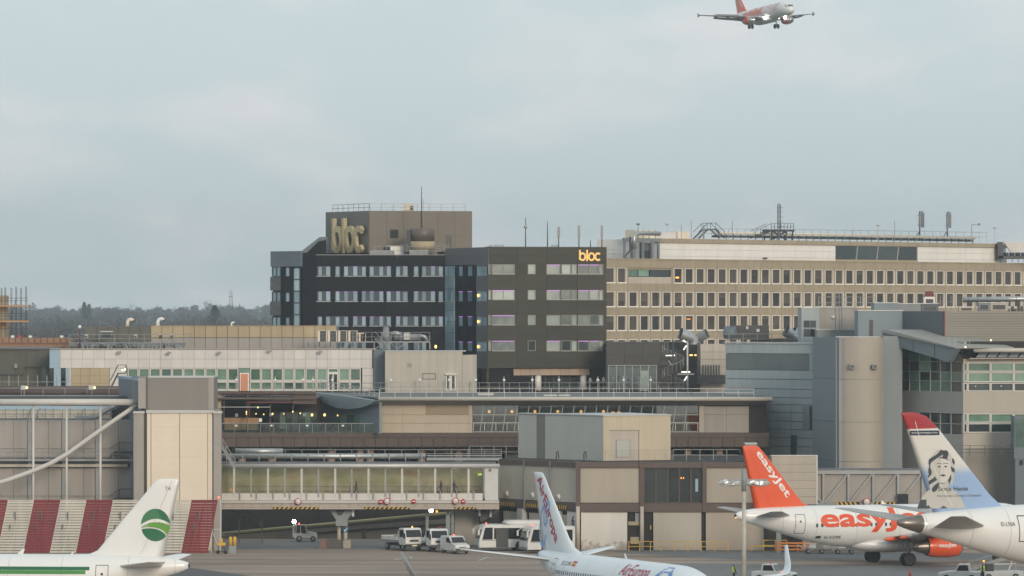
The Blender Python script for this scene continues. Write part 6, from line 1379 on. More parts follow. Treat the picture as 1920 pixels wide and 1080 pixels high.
# ================================================================ blue grey block
fm_ = Fac(1360, 584, 1526, 574); gk = fm_.thing('panelled_block', 'blue grey banded block with a wide louvre strip, right of the concourse', 'building'); q = Part(fm_, gk); band = mat('band_bluegrey', (0.36, 0.405, 0.415), .6, var=.06, rnd=.05, streak=.12); LK = fm_.len
def Zk(y): return PZ(y, 579)
q.lbox('core_wall', grey_panel, 0, LK + 4, .3, 20, 0, Zk(645))
ys = [644, 663, 694, 711, 729, 745, 758, 772.5, 789, 804, 820, 836, 852, 868, 900]
for k, (y0, y1) in enumerate(zip(ys, ys[1:])):
    n = 1 if k in (0, 1, 2, 3, 4, 5) else 4
    for i in range(n):
        if k == 1: continue
        q.lbox('band_panel', band, LK * i / n + .015, LK * (i + 1) / n - .015, 0, .28, Zk(y1) + .035, Zk(y0) - .035)
q.lbox('band_panel', band, LK * .95, LK, 0, .28, Zk(694), Zk(663)); nL = 22
for i in range(3): q.lbox('louvre', mat('louvre_grey', (0.14, 0.155, 0.16), .5, var=.07, rnd=.08), LK * .95 * i / 3 + .01, LK * .95 * (i + 1) / 3 - .01, .06, .28, Zk(694) + .01, Zk(663) - .01)
q.lbox('recess_door', grey_panel, fm_.u(1505), fm_.u(1518), -.05, .02, Zk(804), Zk(760)); q.lbox('recess', dark_steel, fm_.u(1518.5), fm_.u(1523), -.03, .02, Zk(804), Zk(760)); q.lbox('duct', dark_steel, fm_.u(1486), fm_.u(1494), -.3, -.01, Zk(860), Zk(815)); q.lbox('coping', pale_steel, -.1, LK, -.15, 1.2, Zk(644), Zk(641.5))
# ================================================================ round fronted tower
t1_ = Fac(1524, 566, 1573, 552); tw2 = empty('round_tower', (PX(1573, 552), 552, 0), 0, 'tall grey tower with a curved beige front and two square vents', 'tower'); zt4 = PZ(632.5, 553); q = Part(t1_, tw2)
mw = tw2.matrix_basis.inverted(); L = t1_.len; zz = [0, PZ(865, 553), PZ(791, 553), PZ(711, 553), zt4]
for a, b in zip(zz, zz[1:]): q.lbox('slate_panel', mat('tower_slate', (0.215, 0.245, 0.262), .55, var=.06, rnd=.04, streak=.06), 0, L, 0, .4, a + .02, b - .02)
xa, xb = PX(1573.5, 552), PX(1656, 552); n = 20; R0 = (xb - xa) / 2
def arcp(r, off=0): return [((xa + xb) / 2 - math.cos(math.pi * (.08 + .84 * i / n)) * R0 / math.cos(math.pi * .08) * r, 552.6 - (math.sin(math.pi * (.08 + .84 * i / n)) - .25) * 1.5 * r) for i in range(n + 1)]
tower_beige = mat('tower_beige', (0.37, 0.33, 0.28), .55, var=.04, streak=.04)
for a, b in zip(zz, zz[1:]):
    P_ = arcp(1.0); poly = [(mw @ Vector((x, y, 0))).xy for x, y in P_] + [(mw @ Vector((xb, 556, 0))).xy, (mw @ Vector((xa, 556, 0))).xy]; mb = MB(); mb.plan([tuple(p) for p in poly], a + .03, b - .03); o = mb.build('curved_panel', tower_beige, tw2)
P_ = arcp(.985); poly = [(mw @ Vector((x, y + .05, 0))).xy for x, y in P_] + [(mw @ Vector((xb - .1, 556, 0))).xy, (mw @ Vector((xa + .1, 556, 0))).xy]; MB().plan([tuple(p) for p in poly], 0, zt4 - .1).build('core', grey_panel, tw2)
for px in (1597, 1640): x = PX(px, 551.5) - PX(1573, 552); MB().box(x - .27, x + .27, -1.1, -.2, PZ(691, 551.5), PZ(683, 551.5)).build('vent', grey_panel, tw2); MB().box(x - .17, x + .17, -1.12, -1.1, PZ(689, 551.5), PZ(685, 551.5)).build('vent_grille', dark_steel, tw2)
MB().box(PX(1656, 553) - PX(1573, 552), PX(1692, 553) - PX(1573, 552), 1.2, 8, 0, PZ(630, 553)).build('slate_flank', MATS['tower_slate'], tw2); MB().box(-.3, PX(1656, 553) - PX(1573, 552), .5, 12, 0, zt4 - .2).build('rear_core', grey_panel, tw2)
MB().box(-.15, PX(1657, 553) - PX(1573, 552), 3, 4, zt4, zt4 + .08).build('coping', pale_steel, tw2)
# upper boxes behind
def upbox(name, px0, py0, px1, py1, Y, m_, label, depth=6, parts=(), cap=pale_steel):
    f = Fac(px0, Y, px1, Y); e = f.thing(name, label, 'building'); q = Part(f, e); x0, x1, z0, z1 = f.rect(px0, py0, px1, py1); q.lbox('wall', m_, x0, x1, 0, depth, z0, z1); q.lbox('coping', cap, x0 - .06, x1 + .06, -.06, depth + .06, z1, z1 + .1)
    for nm, mm, a, b, c, d in parts: q.box(nm, mm, a, b, c, d, -.06, .01)
    return e
steel_blue2 = mat('cladding_blue', (0.19, 0.235, 0.27), .5, var=.06, streak=.06)
upbox('stair_hut', 1503, 578, 1536, 720, 580, MATS['band_bluegrey'], 'blue grey stair head with a four pane window above the banded block', 8, (('pane', glass_dark, 1507, 601, 1518, 614), ('pane', glass_dark, 1519, 601, 1530, 614), ('pane', glass_dark, 1507, 617, 1518, 631), ('pane', glass_dark, 1519, 617, 1530, 631)))
upbox('roof_block', 1536, 577, 1610, 720, 584, taupe_panel, 'plain taupe roof block behind the round tower', 8); upbox('low_roof_wall', 1532, 619, 1608, 700, 572, grey_panel, 'low grey parapet wall between round tower and slate box', 4)
upbox('slate_box', 1609, 583, 1693, 700, 562, steel_blue2, 'slate blue roof box with a narrow dark door, right of the taupe block', 6, (('door', dark_steel, 1630, 600, 1637, 630),)); upbox('slate_box_upper', 1639, 568.5, 1684, 640, 570, steel_blue2, 'higher slate blue box behind the slate roof box', 5)
upbox('low_taupe_roof', 1684, 570, 1760, 640, 574, grey_panel, 'low grey roof wall behind the dark right roof box', 5)
e = empty('pipe_stack', P(1570, 600, 571), 0, 'thin steel pipe stack with cross rungs on the taupe roof block', 'pipes'); m = MB(); [m.tube([(a, 0, -1.3), (a, 0, PZ(550, 571) - PZ(600, 571))], .06, 6) for a in (-.2, .2, .5)]; [m.bar((-.6, 0, k * .5), (.9, 0, k * .5), .05) for k in range(4)]; m.build('pipe', grey_steel, e); MB().tube([(-.7, -.1, .3), (-.3, -.1, .3)], .25, 10).build('fan', pale_steel, e)
railing([P(1535, 578, 582), P(1640, 578, 582)], 1.3, 1.5, grey_steel, 'thin guard rail on top of the taupe roof block', .03, (1, .5))

# ================================================================ right hand building with canopy roof
m1_ = Fac(1684, 558, 1806, 546); m2_ = Fac(1806, 546, 1990, 549)
rb = empty('gate_building', (m2_.A.x, m2_.A.y, 0), 0, 'gate building coloured shaded on the left and sunlit on the right, with green ribbon windows under a slanted slate canopy', 'building'); g1 = Part(m1_, rb); g2 = Part(m2_, rb); LA = m1_.len; LB = m2_.len; mw = rb.matrix_basis.inverted(); zt5 = PZ(640, 550)
m = MB().plan([tuple((mw @ Vector((p[0], p[1], 0))).xy) for p in ((m1_.A.x + .3, m1_.A.y + .5), (m1_.B.x + .05, m1_.B.y + .5), (m2_.B.x, m2_.B.y + .5), (m2_.B.x, m2_.B.y + 25), (m1_.A.x + .3, m1_.A.y + 20))], 0, zt5); m.build('core_wall', dim_room, rb)
def Z1(y): return PZ(y, 552)
def Z2(y): return PZ(y, 547)
shade_pan = mat('gate_shaded', (0.36, 0.355, 0.335), .6, var=.05, rnd=.04, streak=.06); lit_pan = mat('gate_sunlit', (0.42, 0.38, 0.325), .6, var=.05, rnd=.04, streak=.06)  # shade and sun on the two walls put into the panel colours
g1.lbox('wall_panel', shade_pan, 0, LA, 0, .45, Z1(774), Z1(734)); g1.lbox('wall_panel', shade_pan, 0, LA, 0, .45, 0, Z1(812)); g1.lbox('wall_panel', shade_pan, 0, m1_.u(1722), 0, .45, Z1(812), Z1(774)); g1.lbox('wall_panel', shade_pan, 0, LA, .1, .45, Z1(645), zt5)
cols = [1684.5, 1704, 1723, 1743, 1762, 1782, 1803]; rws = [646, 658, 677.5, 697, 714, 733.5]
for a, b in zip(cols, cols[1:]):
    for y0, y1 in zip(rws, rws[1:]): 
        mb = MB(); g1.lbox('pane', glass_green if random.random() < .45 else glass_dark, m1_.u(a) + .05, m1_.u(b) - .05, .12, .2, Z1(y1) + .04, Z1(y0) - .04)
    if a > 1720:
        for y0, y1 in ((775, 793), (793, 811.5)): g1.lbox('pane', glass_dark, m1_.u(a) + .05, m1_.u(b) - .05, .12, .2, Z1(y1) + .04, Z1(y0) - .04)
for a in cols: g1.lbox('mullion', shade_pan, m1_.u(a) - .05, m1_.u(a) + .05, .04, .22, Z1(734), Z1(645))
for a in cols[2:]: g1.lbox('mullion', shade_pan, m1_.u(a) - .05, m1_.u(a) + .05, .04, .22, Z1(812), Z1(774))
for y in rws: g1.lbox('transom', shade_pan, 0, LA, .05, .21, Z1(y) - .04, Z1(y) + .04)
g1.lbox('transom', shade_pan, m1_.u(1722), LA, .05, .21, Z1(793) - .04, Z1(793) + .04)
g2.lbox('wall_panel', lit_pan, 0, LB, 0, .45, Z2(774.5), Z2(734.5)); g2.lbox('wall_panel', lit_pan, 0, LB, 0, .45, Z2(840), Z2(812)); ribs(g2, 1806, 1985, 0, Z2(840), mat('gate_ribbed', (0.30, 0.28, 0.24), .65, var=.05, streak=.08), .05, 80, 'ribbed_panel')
cr = [1806.5, 1814.5, 1857.5, 1901, 1944, 1988]
for a, b in zip(cr, cr[1:]):
    for j, (y0, y1) in enumerate(((679.5, 697), (698, 716.5), (717.5, 734))): g2.window(a + .2, y0, b - .2, y1, pale_frame, glass_green if j < 2 else glass_dark, .11, .02, .2)
    for j, (y0, y1) in enumerate(((775, 792.5), (793.5, 811.5))): g2.window(a + .2, y0, b - .2, y1, pale_frame, glass_green if j < 1 else glass_dark, .11, .02, .2)
for px in (1830, 1878): g2.lbox('lamp', sign_white, m2_.u(px) - .06, m2_.u(px) + .06, .1, .17, Z2(725), Z2(723))
g2.lbox('lintel', beige_panel, 0, LB, -.05, .45, Z2(679), Z2(673)); g2.lbox('soffit_wall', dim_room, 0, LB, .2, .45, Z2(673), zt5)
for k in range(6): m = MB(); a = 1824 + k * 20; m.prism([m2_.uz(a, 670), m2_.uz(a + 17, 670), m2_.uz(a + 23, 661), m2_.uz(a + 6, 661)], -1.0, -.95); g2.mesh(m, 'skylight_pane', blue_sheet if False else mat('skylight', (0.24, 0.28, 0.33), .3, var=.06, rnd=.1))
g2.lbox('soffit_strip', beige_panel, m2_.u(1812), LB, -1.05, -.6, Z2(673), Z2(671)); g2.mesh(MB().tube([m2_.pt(1812, 656.5, -2.2), (LB, -2.2, Z2(656.5))], .24, 10), 'eave', roof_edge); g2.lbox('roof_slab', roof_grey, m2_.u(1790), LB, -2.2, 14, Z2(655), Z2(653.5))
fcn = Part(Fac(1672, 557, 1812, 543), rb)
def cu(px, py): return fcn.f.uz(px, py)
m = MB().prism([cu(1672, 622.5), cu(1812, 653), cu(1795, 678.5), cu(1684, 645), cu(1673, 640)], -1.2, -.6); fcn.mesh(m, 'canopy_fascia', mat('canopy_slate', (0.165, 0.20, 0.225), .5, var=.05))
for px, y0, y1 in ((1690, 627, 646), (1730, 636, 658), (1770, 645, 670)): m = MB().prism([cu(px, y0), cu(px + .6, y0), cu(px + .6, y1), cu(px, y1)], -1.23, -1.19); fcn.mesh(m, 'fascia_joint', dark_steel)
m = MB().prism([cu(1683, 618), cu(1812, 651.5), cu(1812, 653.2), cu(1672, 622.8), cu(1672, 620)], -1.4, 6); fcn.mesh(m, 'canopy_roof', mat('canopy_top', (0.30, 0.295, 0.27), .6, var=.1))
# upper storey boxes
h1_ = Fac(1692, 562, 1771, 552); h2_ = Fac(1771, 552, 1990, 555); ub2 = empty('roof_plant_room', (h2_.A.x, h2_.A.y, 0), 0, 'flat topped grey clad plant room above the slanted canopy roof', 'plant room'); k1 = Part(h1_, ub2); k2 = Part(h2_, ub2); zt6 = PZ(583.5, 553); zb6 = PZ(640, 553)
for k in range(3): k1.lbox('dark_panel', mat('plant_slate', (0.095, 0.108, 0.118), .5, var=.06, rnd=.05), h1_.len * k / 3 + .01, h1_.len * (k + 1) / 3 - .01, 0, 1, zb6 - 1.2, zt6)
nb_ = 12
for j in range(nb_): k2.lbox('louvre_board', mat('plant_louvre', (0.245, 0.23, 0.195), .6, var=.05, rnd=.04), 0, h2_.len, 0, .6, zb6 + (zt6 - zb6) * j / nb_ + .012, zb6 + (zt6 - zb6) * (j + 1) / nb_ - .012)
k2.lbox('core', dim_room, .1, h2_.len, .4, 10, zb6 - 2, zt6 - .1); k2.lbox('corner_trim', red_steel, -.06, .05, -.05, .3, zb6, zt6)
for i, (px, py) in enumerate(((1771.5, 637), (1858, 638), (1810, 651))): tag(MB().ball((0, 0, 0), .12, 7).build('roof_lamp', mat('lamp_pale', (1, .95, .8), var=0, emit=((1, .9, .7), .6)), loc=P(px, py, 543 if i else 550)), ('small pale lamp at the lower corner of the louvred plant room', 'small pale lamp under the louvred plant room wall', 'small pale lamp on the tip of the slanted canopy')[i], 'lamp')
railing([P(1778, 651, 545), P(1818, 652, 545)], 1.0, .75, grey_steel, 'row of thin stanchions behind the canopy tip', .025, (.1,))
# things on that roof
roofbox('chimney_stack', 1733, 556, 1753, 575, 575, 'square white stack with a maroon cap on the right roof', 'chimney', white_paint, m2=red_steel); e = [o for o in C.objects if o.name.startswith('chimney_stack')][-1]; MB().add([(-.55, -.1, 1.2), (.55, -.1, 1.2), (.4, -.1, 1.75), (-.4, -.1, 1.75), (-.55, 1.2, 1.2), (.55, 1.2, 1.2), (.4, 1.2, 1.75), (-.4, 1.2, 1.75)], [(0, 1, 2, 3), (4, 7, 6, 5), (0, 3, 7, 4), (1, 5, 6, 2), (3, 2, 6, 7)]).build('cap', red_steel, e)
roofbox('roof_cabin', 1835, 568, 1856, 583, 560, 'slate roof cabin left of the pale roof cabin at the far right', 'cabin', steel_blue2); roofbox('roof_cabin', 1856.5, 568, 1890, 583, 561, 'pale roof cabin below the long duct at the far right', 'cabin', beige_panel); roofbox('roof_vent', 1798, 576, 1826, 583, 560, 'low white topped roof vent beside the slate cabin', 'vent', beige_panel, m2=white_paint); roofbox('roof_vent', 1728, 572, 1760, 583, 561, 'dark roof vent box above the dark plant room wall', 'vent', slate_panel, m2=dark_steel)
e = empty('air_duct', (0, 568, 0), 0, 'long round dark duct over the far right roof', 'duct'); X = lambda px: PX(px, 568); MB().tube([(X(1806), 0, PZ(562, 568)), (X(1990), 0, PZ(559, 568))], .3, 14).build('duct', galv, e); m = MB(); [m.tube([(X(1815 + k * 18), 0, PZ(562 - k * .3, 568)), (X(1816 + k * 18), 0, PZ(562 - k * .3, 568))], .35, 14) for k in range(9)]; [m.bar((X(1830 + k * 30), 0, PZ(580, 568)), (X(1830 + k * 30), 0, PZ(564, 568)), .12) for k in range(5)]; m.build('duct_band', grey_steel, e)
r3 = random.Random(31); e = empty('roof_plant', (0, 575, 0), 0, 'dark clutter of low roof plant at the far right roof edge', 'plant'); m = MB()
for k in range(14): x = PX(1890 + k * 6, 575); m.box(x, x + r3.uniform(.2, .5), 0, .5, PZ(586, 575), PZ(586, 575) + r3.uniform(.3, .9))
m.build('plant_units', dark_steel, e); m = MB(); [m.bar((PX(px, 570), -3, PZ(584, 570)), (PX(px, 570), -3, PZ(553, 570)), .05) for px in (1776, 1786, 1766)]; m.bar((PX(1762, 570), -3, PZ(566, 570)), (PX(1790, 570), -3, PZ(566, 570)), .04); m.build('stanchions', grey_steel, e)
railing([P(1790, 855, 542), P(1903, 855, 542)], 1.1, 1.5, dark_steel, 'dark balcony railing low on the gate building at the right', .03, (1, .66, .33))
fz_ = Fac(1902, 540, 1990, 540); zc2 = fz_.thing('glass_stair_tower', 'slim dark green glazed tower at the right edge', 'tower'); q = Part(fz_, zc2); q.box('frame', slate_panel, 1902, 781, 1990, 860, .1, 4); q.box('pane', glass_green, 1904.5, 785, 1917, 838, .02, .08); q.box('pane', glass_green, 1919, 785, 1985, 838, .02, .08); q.box('base_wall', slate_panel, 1904, 860, 1990, 1000, .2, 4); q.box('vent', black, 1912, 863, 1918, 872, .1, .18)

# ---------------------------------------------------------------- beige link box and jet bridge truss
fb2 = Fac(1447.5, 524, 1532, 524); lb_ = fb2.thing('link_box', 'plain beige clad link box behind the orange tail', 'building'); q = Part(fb2, lb_); x0, x1, z0, z1 = fb2.rect(1447.5, 855, 1532, 946)
for j in range(6): q.lbox('cladding_board', ribbed, 0, x1, 0, .3, z0 + (z1 - z0) * j / 6 + .01, z0 + (z1 - z0) * (j + 1) / 6 - .01)
q.lbox('core', taupe_panel, .02, x1, .3, 5, z0, z1 - .05); q.lbox('trim', pale_steel, -.06, x1 + .06, -.05, .4, z1, z1 + .1); q.lbox('corner_trim', pale_steel, x1 - .1, x1 + .06, -.06, .3, z0, z1); q.lbox('leg', grey_panel, .5, 1.0, 1, 1.5, 0, z0); q.lbox('leg', grey_panel, x1 - 1, x1 - .5, 1, 1.5, 0, z0)
upbox('lift_hut', 1398, 833, 1419, 866, 534, grey_panel, 'small grey lift head on the pier roof above the orange tail', 3)
fj2 = Fac(1532, 527, 1760, 527); jt = fj2.thing('jet_bridge', 'grey truss sided jet bridge behind the airliner tails', 'jet bridge'); q = Part(fj2, jt)
q.box('side_wall', taupe_panel, 1532, 888, 1760, 944, .35, 3.5); q.box('top_chord', grey_steel, 1530, 881.5, 1760, 889, -.05, 3.6); q.box('bottom_chord', grey_panel, 1532, 942, 1760, 950, -.05, 3.6); q.box('roof', roof_grey, 1530, 879.6, 1760, 881.4, -.1, 3.7)
mts = [1544, 1591, 1637.5, 1684, 1730]
for k, px in enumerate(mts):
    q.box('post', grey_steel, px - 2, 889, px + 2, 942, 0, .2)
    if k < 4: q.mesh(MB().bar(fj2.pt(px + 3, 941, .1), fj2.pt(mts[k + 1] - 3, 890, .1), .17), 'diagonal', grey_steel)
q.mesh(MB().bar(fj2.pt(1532, 934, .1), fj2.pt(1542, 942, .1), .17), 'diagonal', grey_steel)
hazard(q, 1570, 941, 1612, 948.5, -.12, 5, -1.0); hazard(q, 1640, 941, 1680, 948.5, -.12, 5, 1.0); q.box('dark_box', black, 1683, 926, 1702, 946, -.6, -.1); limit_sign(1625, 941, 526.7, 'round height limit sign between hazard stripes on the jet bridge', .4)
for px in (1560, 1735): q.box('leg', grey_panel, px, 950, px + 8, 1050, 1.0, 2.0)
fq2 = Fac(1432, 533, 1800, 533); lo_ = fq2.thing('ground_store', 'low taupe ground floor wall in the shade under the jet bridge', 'building'); q = Part(fq2, lo_); q.box('wall', taupe_panel, 1505, 955, 1990, 1040, 0, 4); q.box('dark_bay', dim_room, 1432, 955, 1504, 1040, .5, 4)
# ================================================================ aircraft
ac_white = mat('aircraft_white', (0.76, 0.76, 0.75), .32, var=.03, scale=.4, coat=.3)
ac_white_cool = mat('aircraft_white_b', (0.70, 0.75, 0.78), .32, var=.03, scale=.4, coat=.3)
ac_grey = mat('aircraft_grey', (0.34, 0.34, 0.335), .4, var=.06)
ac_orange = mat('aircraft_orange', (0.74, 0.095, 0.022), .35, var=.03, coat=.3)
ac_red = mat('letter_red', (0.42, 0.02, 0.06), .4, var=.02)
ac_blue = mat('letter_blue', (0.10, 0.24, 0.58), .4, var=.02)
ac_metal = mat('nozzle_metal', (0.24, 0.21, 0.185), .38, metal=.8, var=.15, scale=1.5)
ac_dark = mat('aircraft_dark', (0.03, 0.032, 0.036), .4, var=.05)
ac_window = mat('cabin_window', (0.045, 0.055, 0.065), .12, var=.1)
ac_line = mat('door_outline', (0.10, 0.105, 0.115), .5, var=.05)
ac_lip = mat('inlet_lip', (0.5, 0.5, 0.5), .25, metal=.8, var=.05)

def hermite(tab, x):
    if x <= tab[0][0]: return tab[0][1:]
    if x >= tab[-1][0]: return tab[-1][1:]
    for i in range(len(tab) - 1):
        if tab[i][0] <= x <= tab[i + 1][0]: break
    a, b = tab[i], tab[i + 1]; h = b[0] - a[0]; t = (x - a[0]) / h; res = []
    for k in range(1, len(a)):
        d = (b[k] - a[k]) / h
        m0 = d if i == 0 else .5 * (d + (a[k] - tab[i - 1][k]) / (a[0] - tab[i - 1][0])); m1 = d if i + 2 >= len(tab) else .5 * (d + (tab[i + 2][k] - b[k]) / (tab[i + 2][0] - b[0]))
        if d == 0: m0 = m1 = 0
        res.append((2 * t**3 - 3 * t * t + 1) * a[k] + (t**3 - 2 * t * t + t) * h * m0 + (-2 * t**3 + 3 * t * t) * b[k] + (t**3 - t * t) * h * m1)
    return tuple(res)
def foil(u): return max(0.0, 5 * (.2969 * math.sqrt(u) - .126 * u - .3516 * u * u + .2843 * u**3 - .1036 * u**4)) / .5   # half thickness, peak 1
US = [0, .006, .02, .05, .1, .18, .28, .4, .55, .7, .85, 1.0]

class Plane:
    def __init__(s, name, label, group, tab, loc, heading, pitch=0, roll=0, cat='airliner', skin=None):
        s.e = empty(name, loc, 0, label, cat, group); s.e.rotation_mode = 'XYZ'
        d = Matrix.Rotation(heading, 4, 'Z') @ Matrix.Rotation(-pitch, 4, 'Y') @ Matrix.Rotation(roll, 4, 'X'); s.e.rotation_euler = d.to_euler('XYZ')
        s.tab = tab; s.skin = skin or ac_white
    def fus(s, x): return hermite(s.tab, x)
    def pt(s, x, z, side, off=.015):
        zc, ry, rz = s.fus(x); k = max(-.999, min(.999, (z - zc) / rz)); y = math.sqrt(1 - k * k); return Vector((x, side * (ry + off) * y, zc + (rz + off) * k))
    def fuselage(s, n=36, N=90):
        L = s.tab[-1][0]; v = []; f = []; xs = [L * (i / N) for i in range(N + 1)]
        for x in xs:
            zc, ry, rz = s.fus(x)
            for k in range(n): a = 2 * math.pi * k / n; v.append((x, math.cos(a) * ry, zc + math.sin(a) * rz))
        for i in range(N):
            for k in range(n): f.append((i * n + k, i * n + (k + 1) % n, (i + 1) * n + (k + 1) % n, (i + 1) * n + k))
        f.append(tuple(range(n))); f.append(tuple(range(N * n, (N + 1) * n)))
        return MB().add(v, f, 0, True).build('fuselage', s.skin, s.e)
    def surface(s, name, secs, m, parent=None):
        "secs: (TE point, LE point, thickness direction, thickness)"
        v = []; f = []; ring_ = []
        for te, le, nd, t in secs:
            te = Vector(te); le = Vector(le); nd = Vector(nd).normalized(); row = []
            for u in US: row.append(le.lerp(te, u) + nd * foil(u) * t / 2)
            for u in US[-2:0:-1]: row.append(le.lerp(te, u) - nd * foil(u) * t / 2)
            ring_.append(row)
        k = len(ring_[0]); v = [p for r in ring_ for p in r]
        for i in range(len(secs) - 1):
            for j in range(k): f.append((i * k + j, i * k + (j + 1) % k, (i + 1) * k + (j + 1) % k, (i + 1) * k + j))
        f.append(tuple(range(k))); f.append(tuple(range((len(secs) - 1) * k, len(secs) * k)))
        o = MB().add(v, f, 0, True).build(name, m, parent or s.e)
        return o
    def fin(s, st, m, tc=.10):
        s.st = st; s.tc = tc; secs = []
        dense = []
        for (a, b) in zip(st, st[1:]):
            n = max(1, int((b[0] - a[0]) / .5)); dense += [tuple(a[k] + (b[k] - a[k]) * i / n for k in range(3)) for i in range(n)]
        dense.append(st[-1])
        for z, te, le in dense: secs.append(((te, 0, z), (le, 0, z), (0, 1, 0), s.ft(z, te, le)))
        z, te, le = st[-1]; secs.append(((te + .12, 0, z + .1), (le - .35, 0, z + .1), (0, 1, 0), .03))
        return s.surface('fin', secs, m)
    def ft(s, z, te, le): return min((le - te) * s.tc, .75)
    def fin_pt(s, x, z, side, off=.02):
        for a, b in zip(s.st, s.st[1:]):
            if a[0] <= z <= b[0]: break
        t = (z - a[0]) / (b[0] - a[0]); te = a[1] + (b[1] - a[1]) * t; le = a[2] + (b[2] - a[2]) * t; u = max(.0, min(1, (le - x) / (le - te)))
        return Vector((x, side * (foil(u) * s.ft(z, te, le) / 2 + off), z))
    def stab(s, st, m, dih):
        for sd in (1, -1): s.surface('tailplane', [((te, sd * y, z), (le, sd * y, z), (0, -dih * sd, 1), (le - te) * .09) for y, te, le, z in st], m)
    def engine(s, x, y, z, L, r, m, nozzle=True, tilt=0):
        e = bpy.data.objects.new('engine', None); C.objects.link(e); e.parent = s.e; e.location = (x, y, z); e.empty_display_size = .3
        MB().lathe([(0, r * .80), (L * .12, r * .90), (L * .35, r * .99), (L * .6, r), (L * .85, r * .95), (L * .96, r * .87), (L, r * .80)], (0, 0, 0), (1, 0, 0), 28, cap=False).build('nacelle', m, e)
        MB().lathe([(L * .955, r * .88), (L * 1.0, r * .815), (L * 1.012, r * .79), (L * .99, r * .75)], (0, 0, 0), (1, 0, 0), 28, cap=False).build('inlet_lip', ac_lip, e)
        MB().lathe([(L * .8, r * .72), (L * .81, r * .1)], (0, 0, 0), (1, 0, 0), 24).build('fan', ac_dark, e); MB().lathe([(L * .78, r * .73), (L * .985, r * .755)], (0, 0, 0), (1, 0, 0), 24, cap=False).build('inlet_duct', ac_dark, e); MB().lathe([(L * .8, r * .2), (L * .88, .01)], (0, 0, 0), (1, 0, 0), 14).build('spinner', ac_grey, e)
        MB().lathe([(-L * .02, r * .75), (.15, r * .80)], (0, 0, 0), (1, 0, 0), 24).build('exhaust_ring', ac_dark, e)
        MB().lathe([(-L * .33, r * .42), (-L * .3, r * .46), (0, r * .66), (.3, r * .7)], (0, 0, 0), (1, 0, 0), 24).build('core_nozzle', ac_metal, e); MB().lathe([(-L * .42, .02), (-L * .28, r * .3)], (0, 0, 0), (1, 0, 0), 16).build('plug', ac_metal, e)
        return e
    def wheels(s, x, y, r, w, zt, name='main_gear', tilt=0):
        e = bpy.data.objects.new(name, None); C.objects.link(e); e.parent = s.e; e.location = (x, y, r); e.empty_display_size = .3
        MB().tube([(0, 0, 0), (0, 0, zt - r)], .13, 10).bar((0, 0, (zt - r) * .35), (-.9, 0, zt - r), .12).bar((.12, 0, .1), (.3, 0, (zt - r) * .5), .08).build('strut', grey_steel, e); MB().tube([(0, -w, 0), (0, w, 0)], .09, 8).build('axle', grey_steel, e)
        for sd in (-1, 1):
            q = MB().lathe([(-.2, r * .72), (-.17, r * .93), (-.08, r), (.08, r), (.17, r * .93), (.2, r * .72)], (0, sd * w, 0), (0, 1, 0), 24).build('tyre', black, e); MB().lathe([(-.17, r * .56), (.17, r * .56)], (0, sd * w, 0), (0, 1, 0), 16).build('rim', pale_steel, e)
        return e
    def windows(s, x0, x1, z, side, pitch, w=.24, h=.34):
        m = MB(); x = x0
        while x < x1:
            a = [s.pt(x, z - h / 2, side, .012), s.pt(x + w, z - h / 2, side, .012), s.pt(x + w, z + h / 2, side, .012), s.pt(x, z + h / 2, side, .012)]; m.add(a, [(0, 1, 2, 3)]); x += pitch
        o = m.build('cabin_windows', ac_window, s.e); o['kind'] = 'stuff'; return o
    def door(s, x, z0, z1, w, side, t=.05):
        e = MB(); n = 8
        def strip(pts):
            for a, b in zip(pts, pts[1:]): (xa, za), (xb, zb) = a, b; hx, hz = (t / 2, 0) if abs(xa - xb) < 1e-6 else (0, t / 2); e.add([s.pt(xa - hx, za - hz, side, .014), s.pt(xa + hx, za + hz, side, .014), s.pt(xb + hx, zb + hz, side, .014), s.pt(xb - hx, zb - hz, side, .014)], [(0, 1, 2, 3)])
        zz = [z0 + (z1 - z0) * i / n for i in range(n + 1)]
        strip([(x, q) for q in zz]); strip([(x + w, q) for q in zz]); strip([(x, z0), (x + w, z0)]); strip([(x, z1), (x + w, z1)])
        o = e.build('door', ac_line, s.e); m = MB(); a = x + w * .5; m.add([s.pt(a - .09, z0 + (z1 - z0) * .58, side), s.pt(a + .09, z0 + (z1 - z0) * .58, side), s.pt(a + .09, z0 + (z1 - z0) * .68, side), s.pt(a - .09, z0 + (z1 - z0) * .68, side)], [(0, 1, 2, 3)]); m.build('door_window', ac_window, o); return o
    def fus_text(s, txt, x0, z0, w, h, side, m, bold=0, shear=0, name='lettering', step=.12):
        bm = fit_text(txt, w, h, bold, 1.0, shear); slice_bm(bm, step)
        return map_bm(bm, lambda x, y: s.pt(x0 + x if side < 0 else x0 - x, z0 + y, side, .02), name, m, s.e)
    def fin_text(s, txt, a, b, h, side, m, bold=0, name='lettering'):
        a = Vector(a); b = Vector(b); d = (b - a); w = d.length; d.normalize(); up = Vector((-d.y, d.x))
        bm = fit_text(txt, w, h, bold); slice_bm(bm, .3); slice_bm(bm, .3, 0)
        def fn(x, y): p = a + d * x + up * y; return s.fin_pt(p.x, p.y, side)
        return map_bm(bm, fn, name, m, s.e)
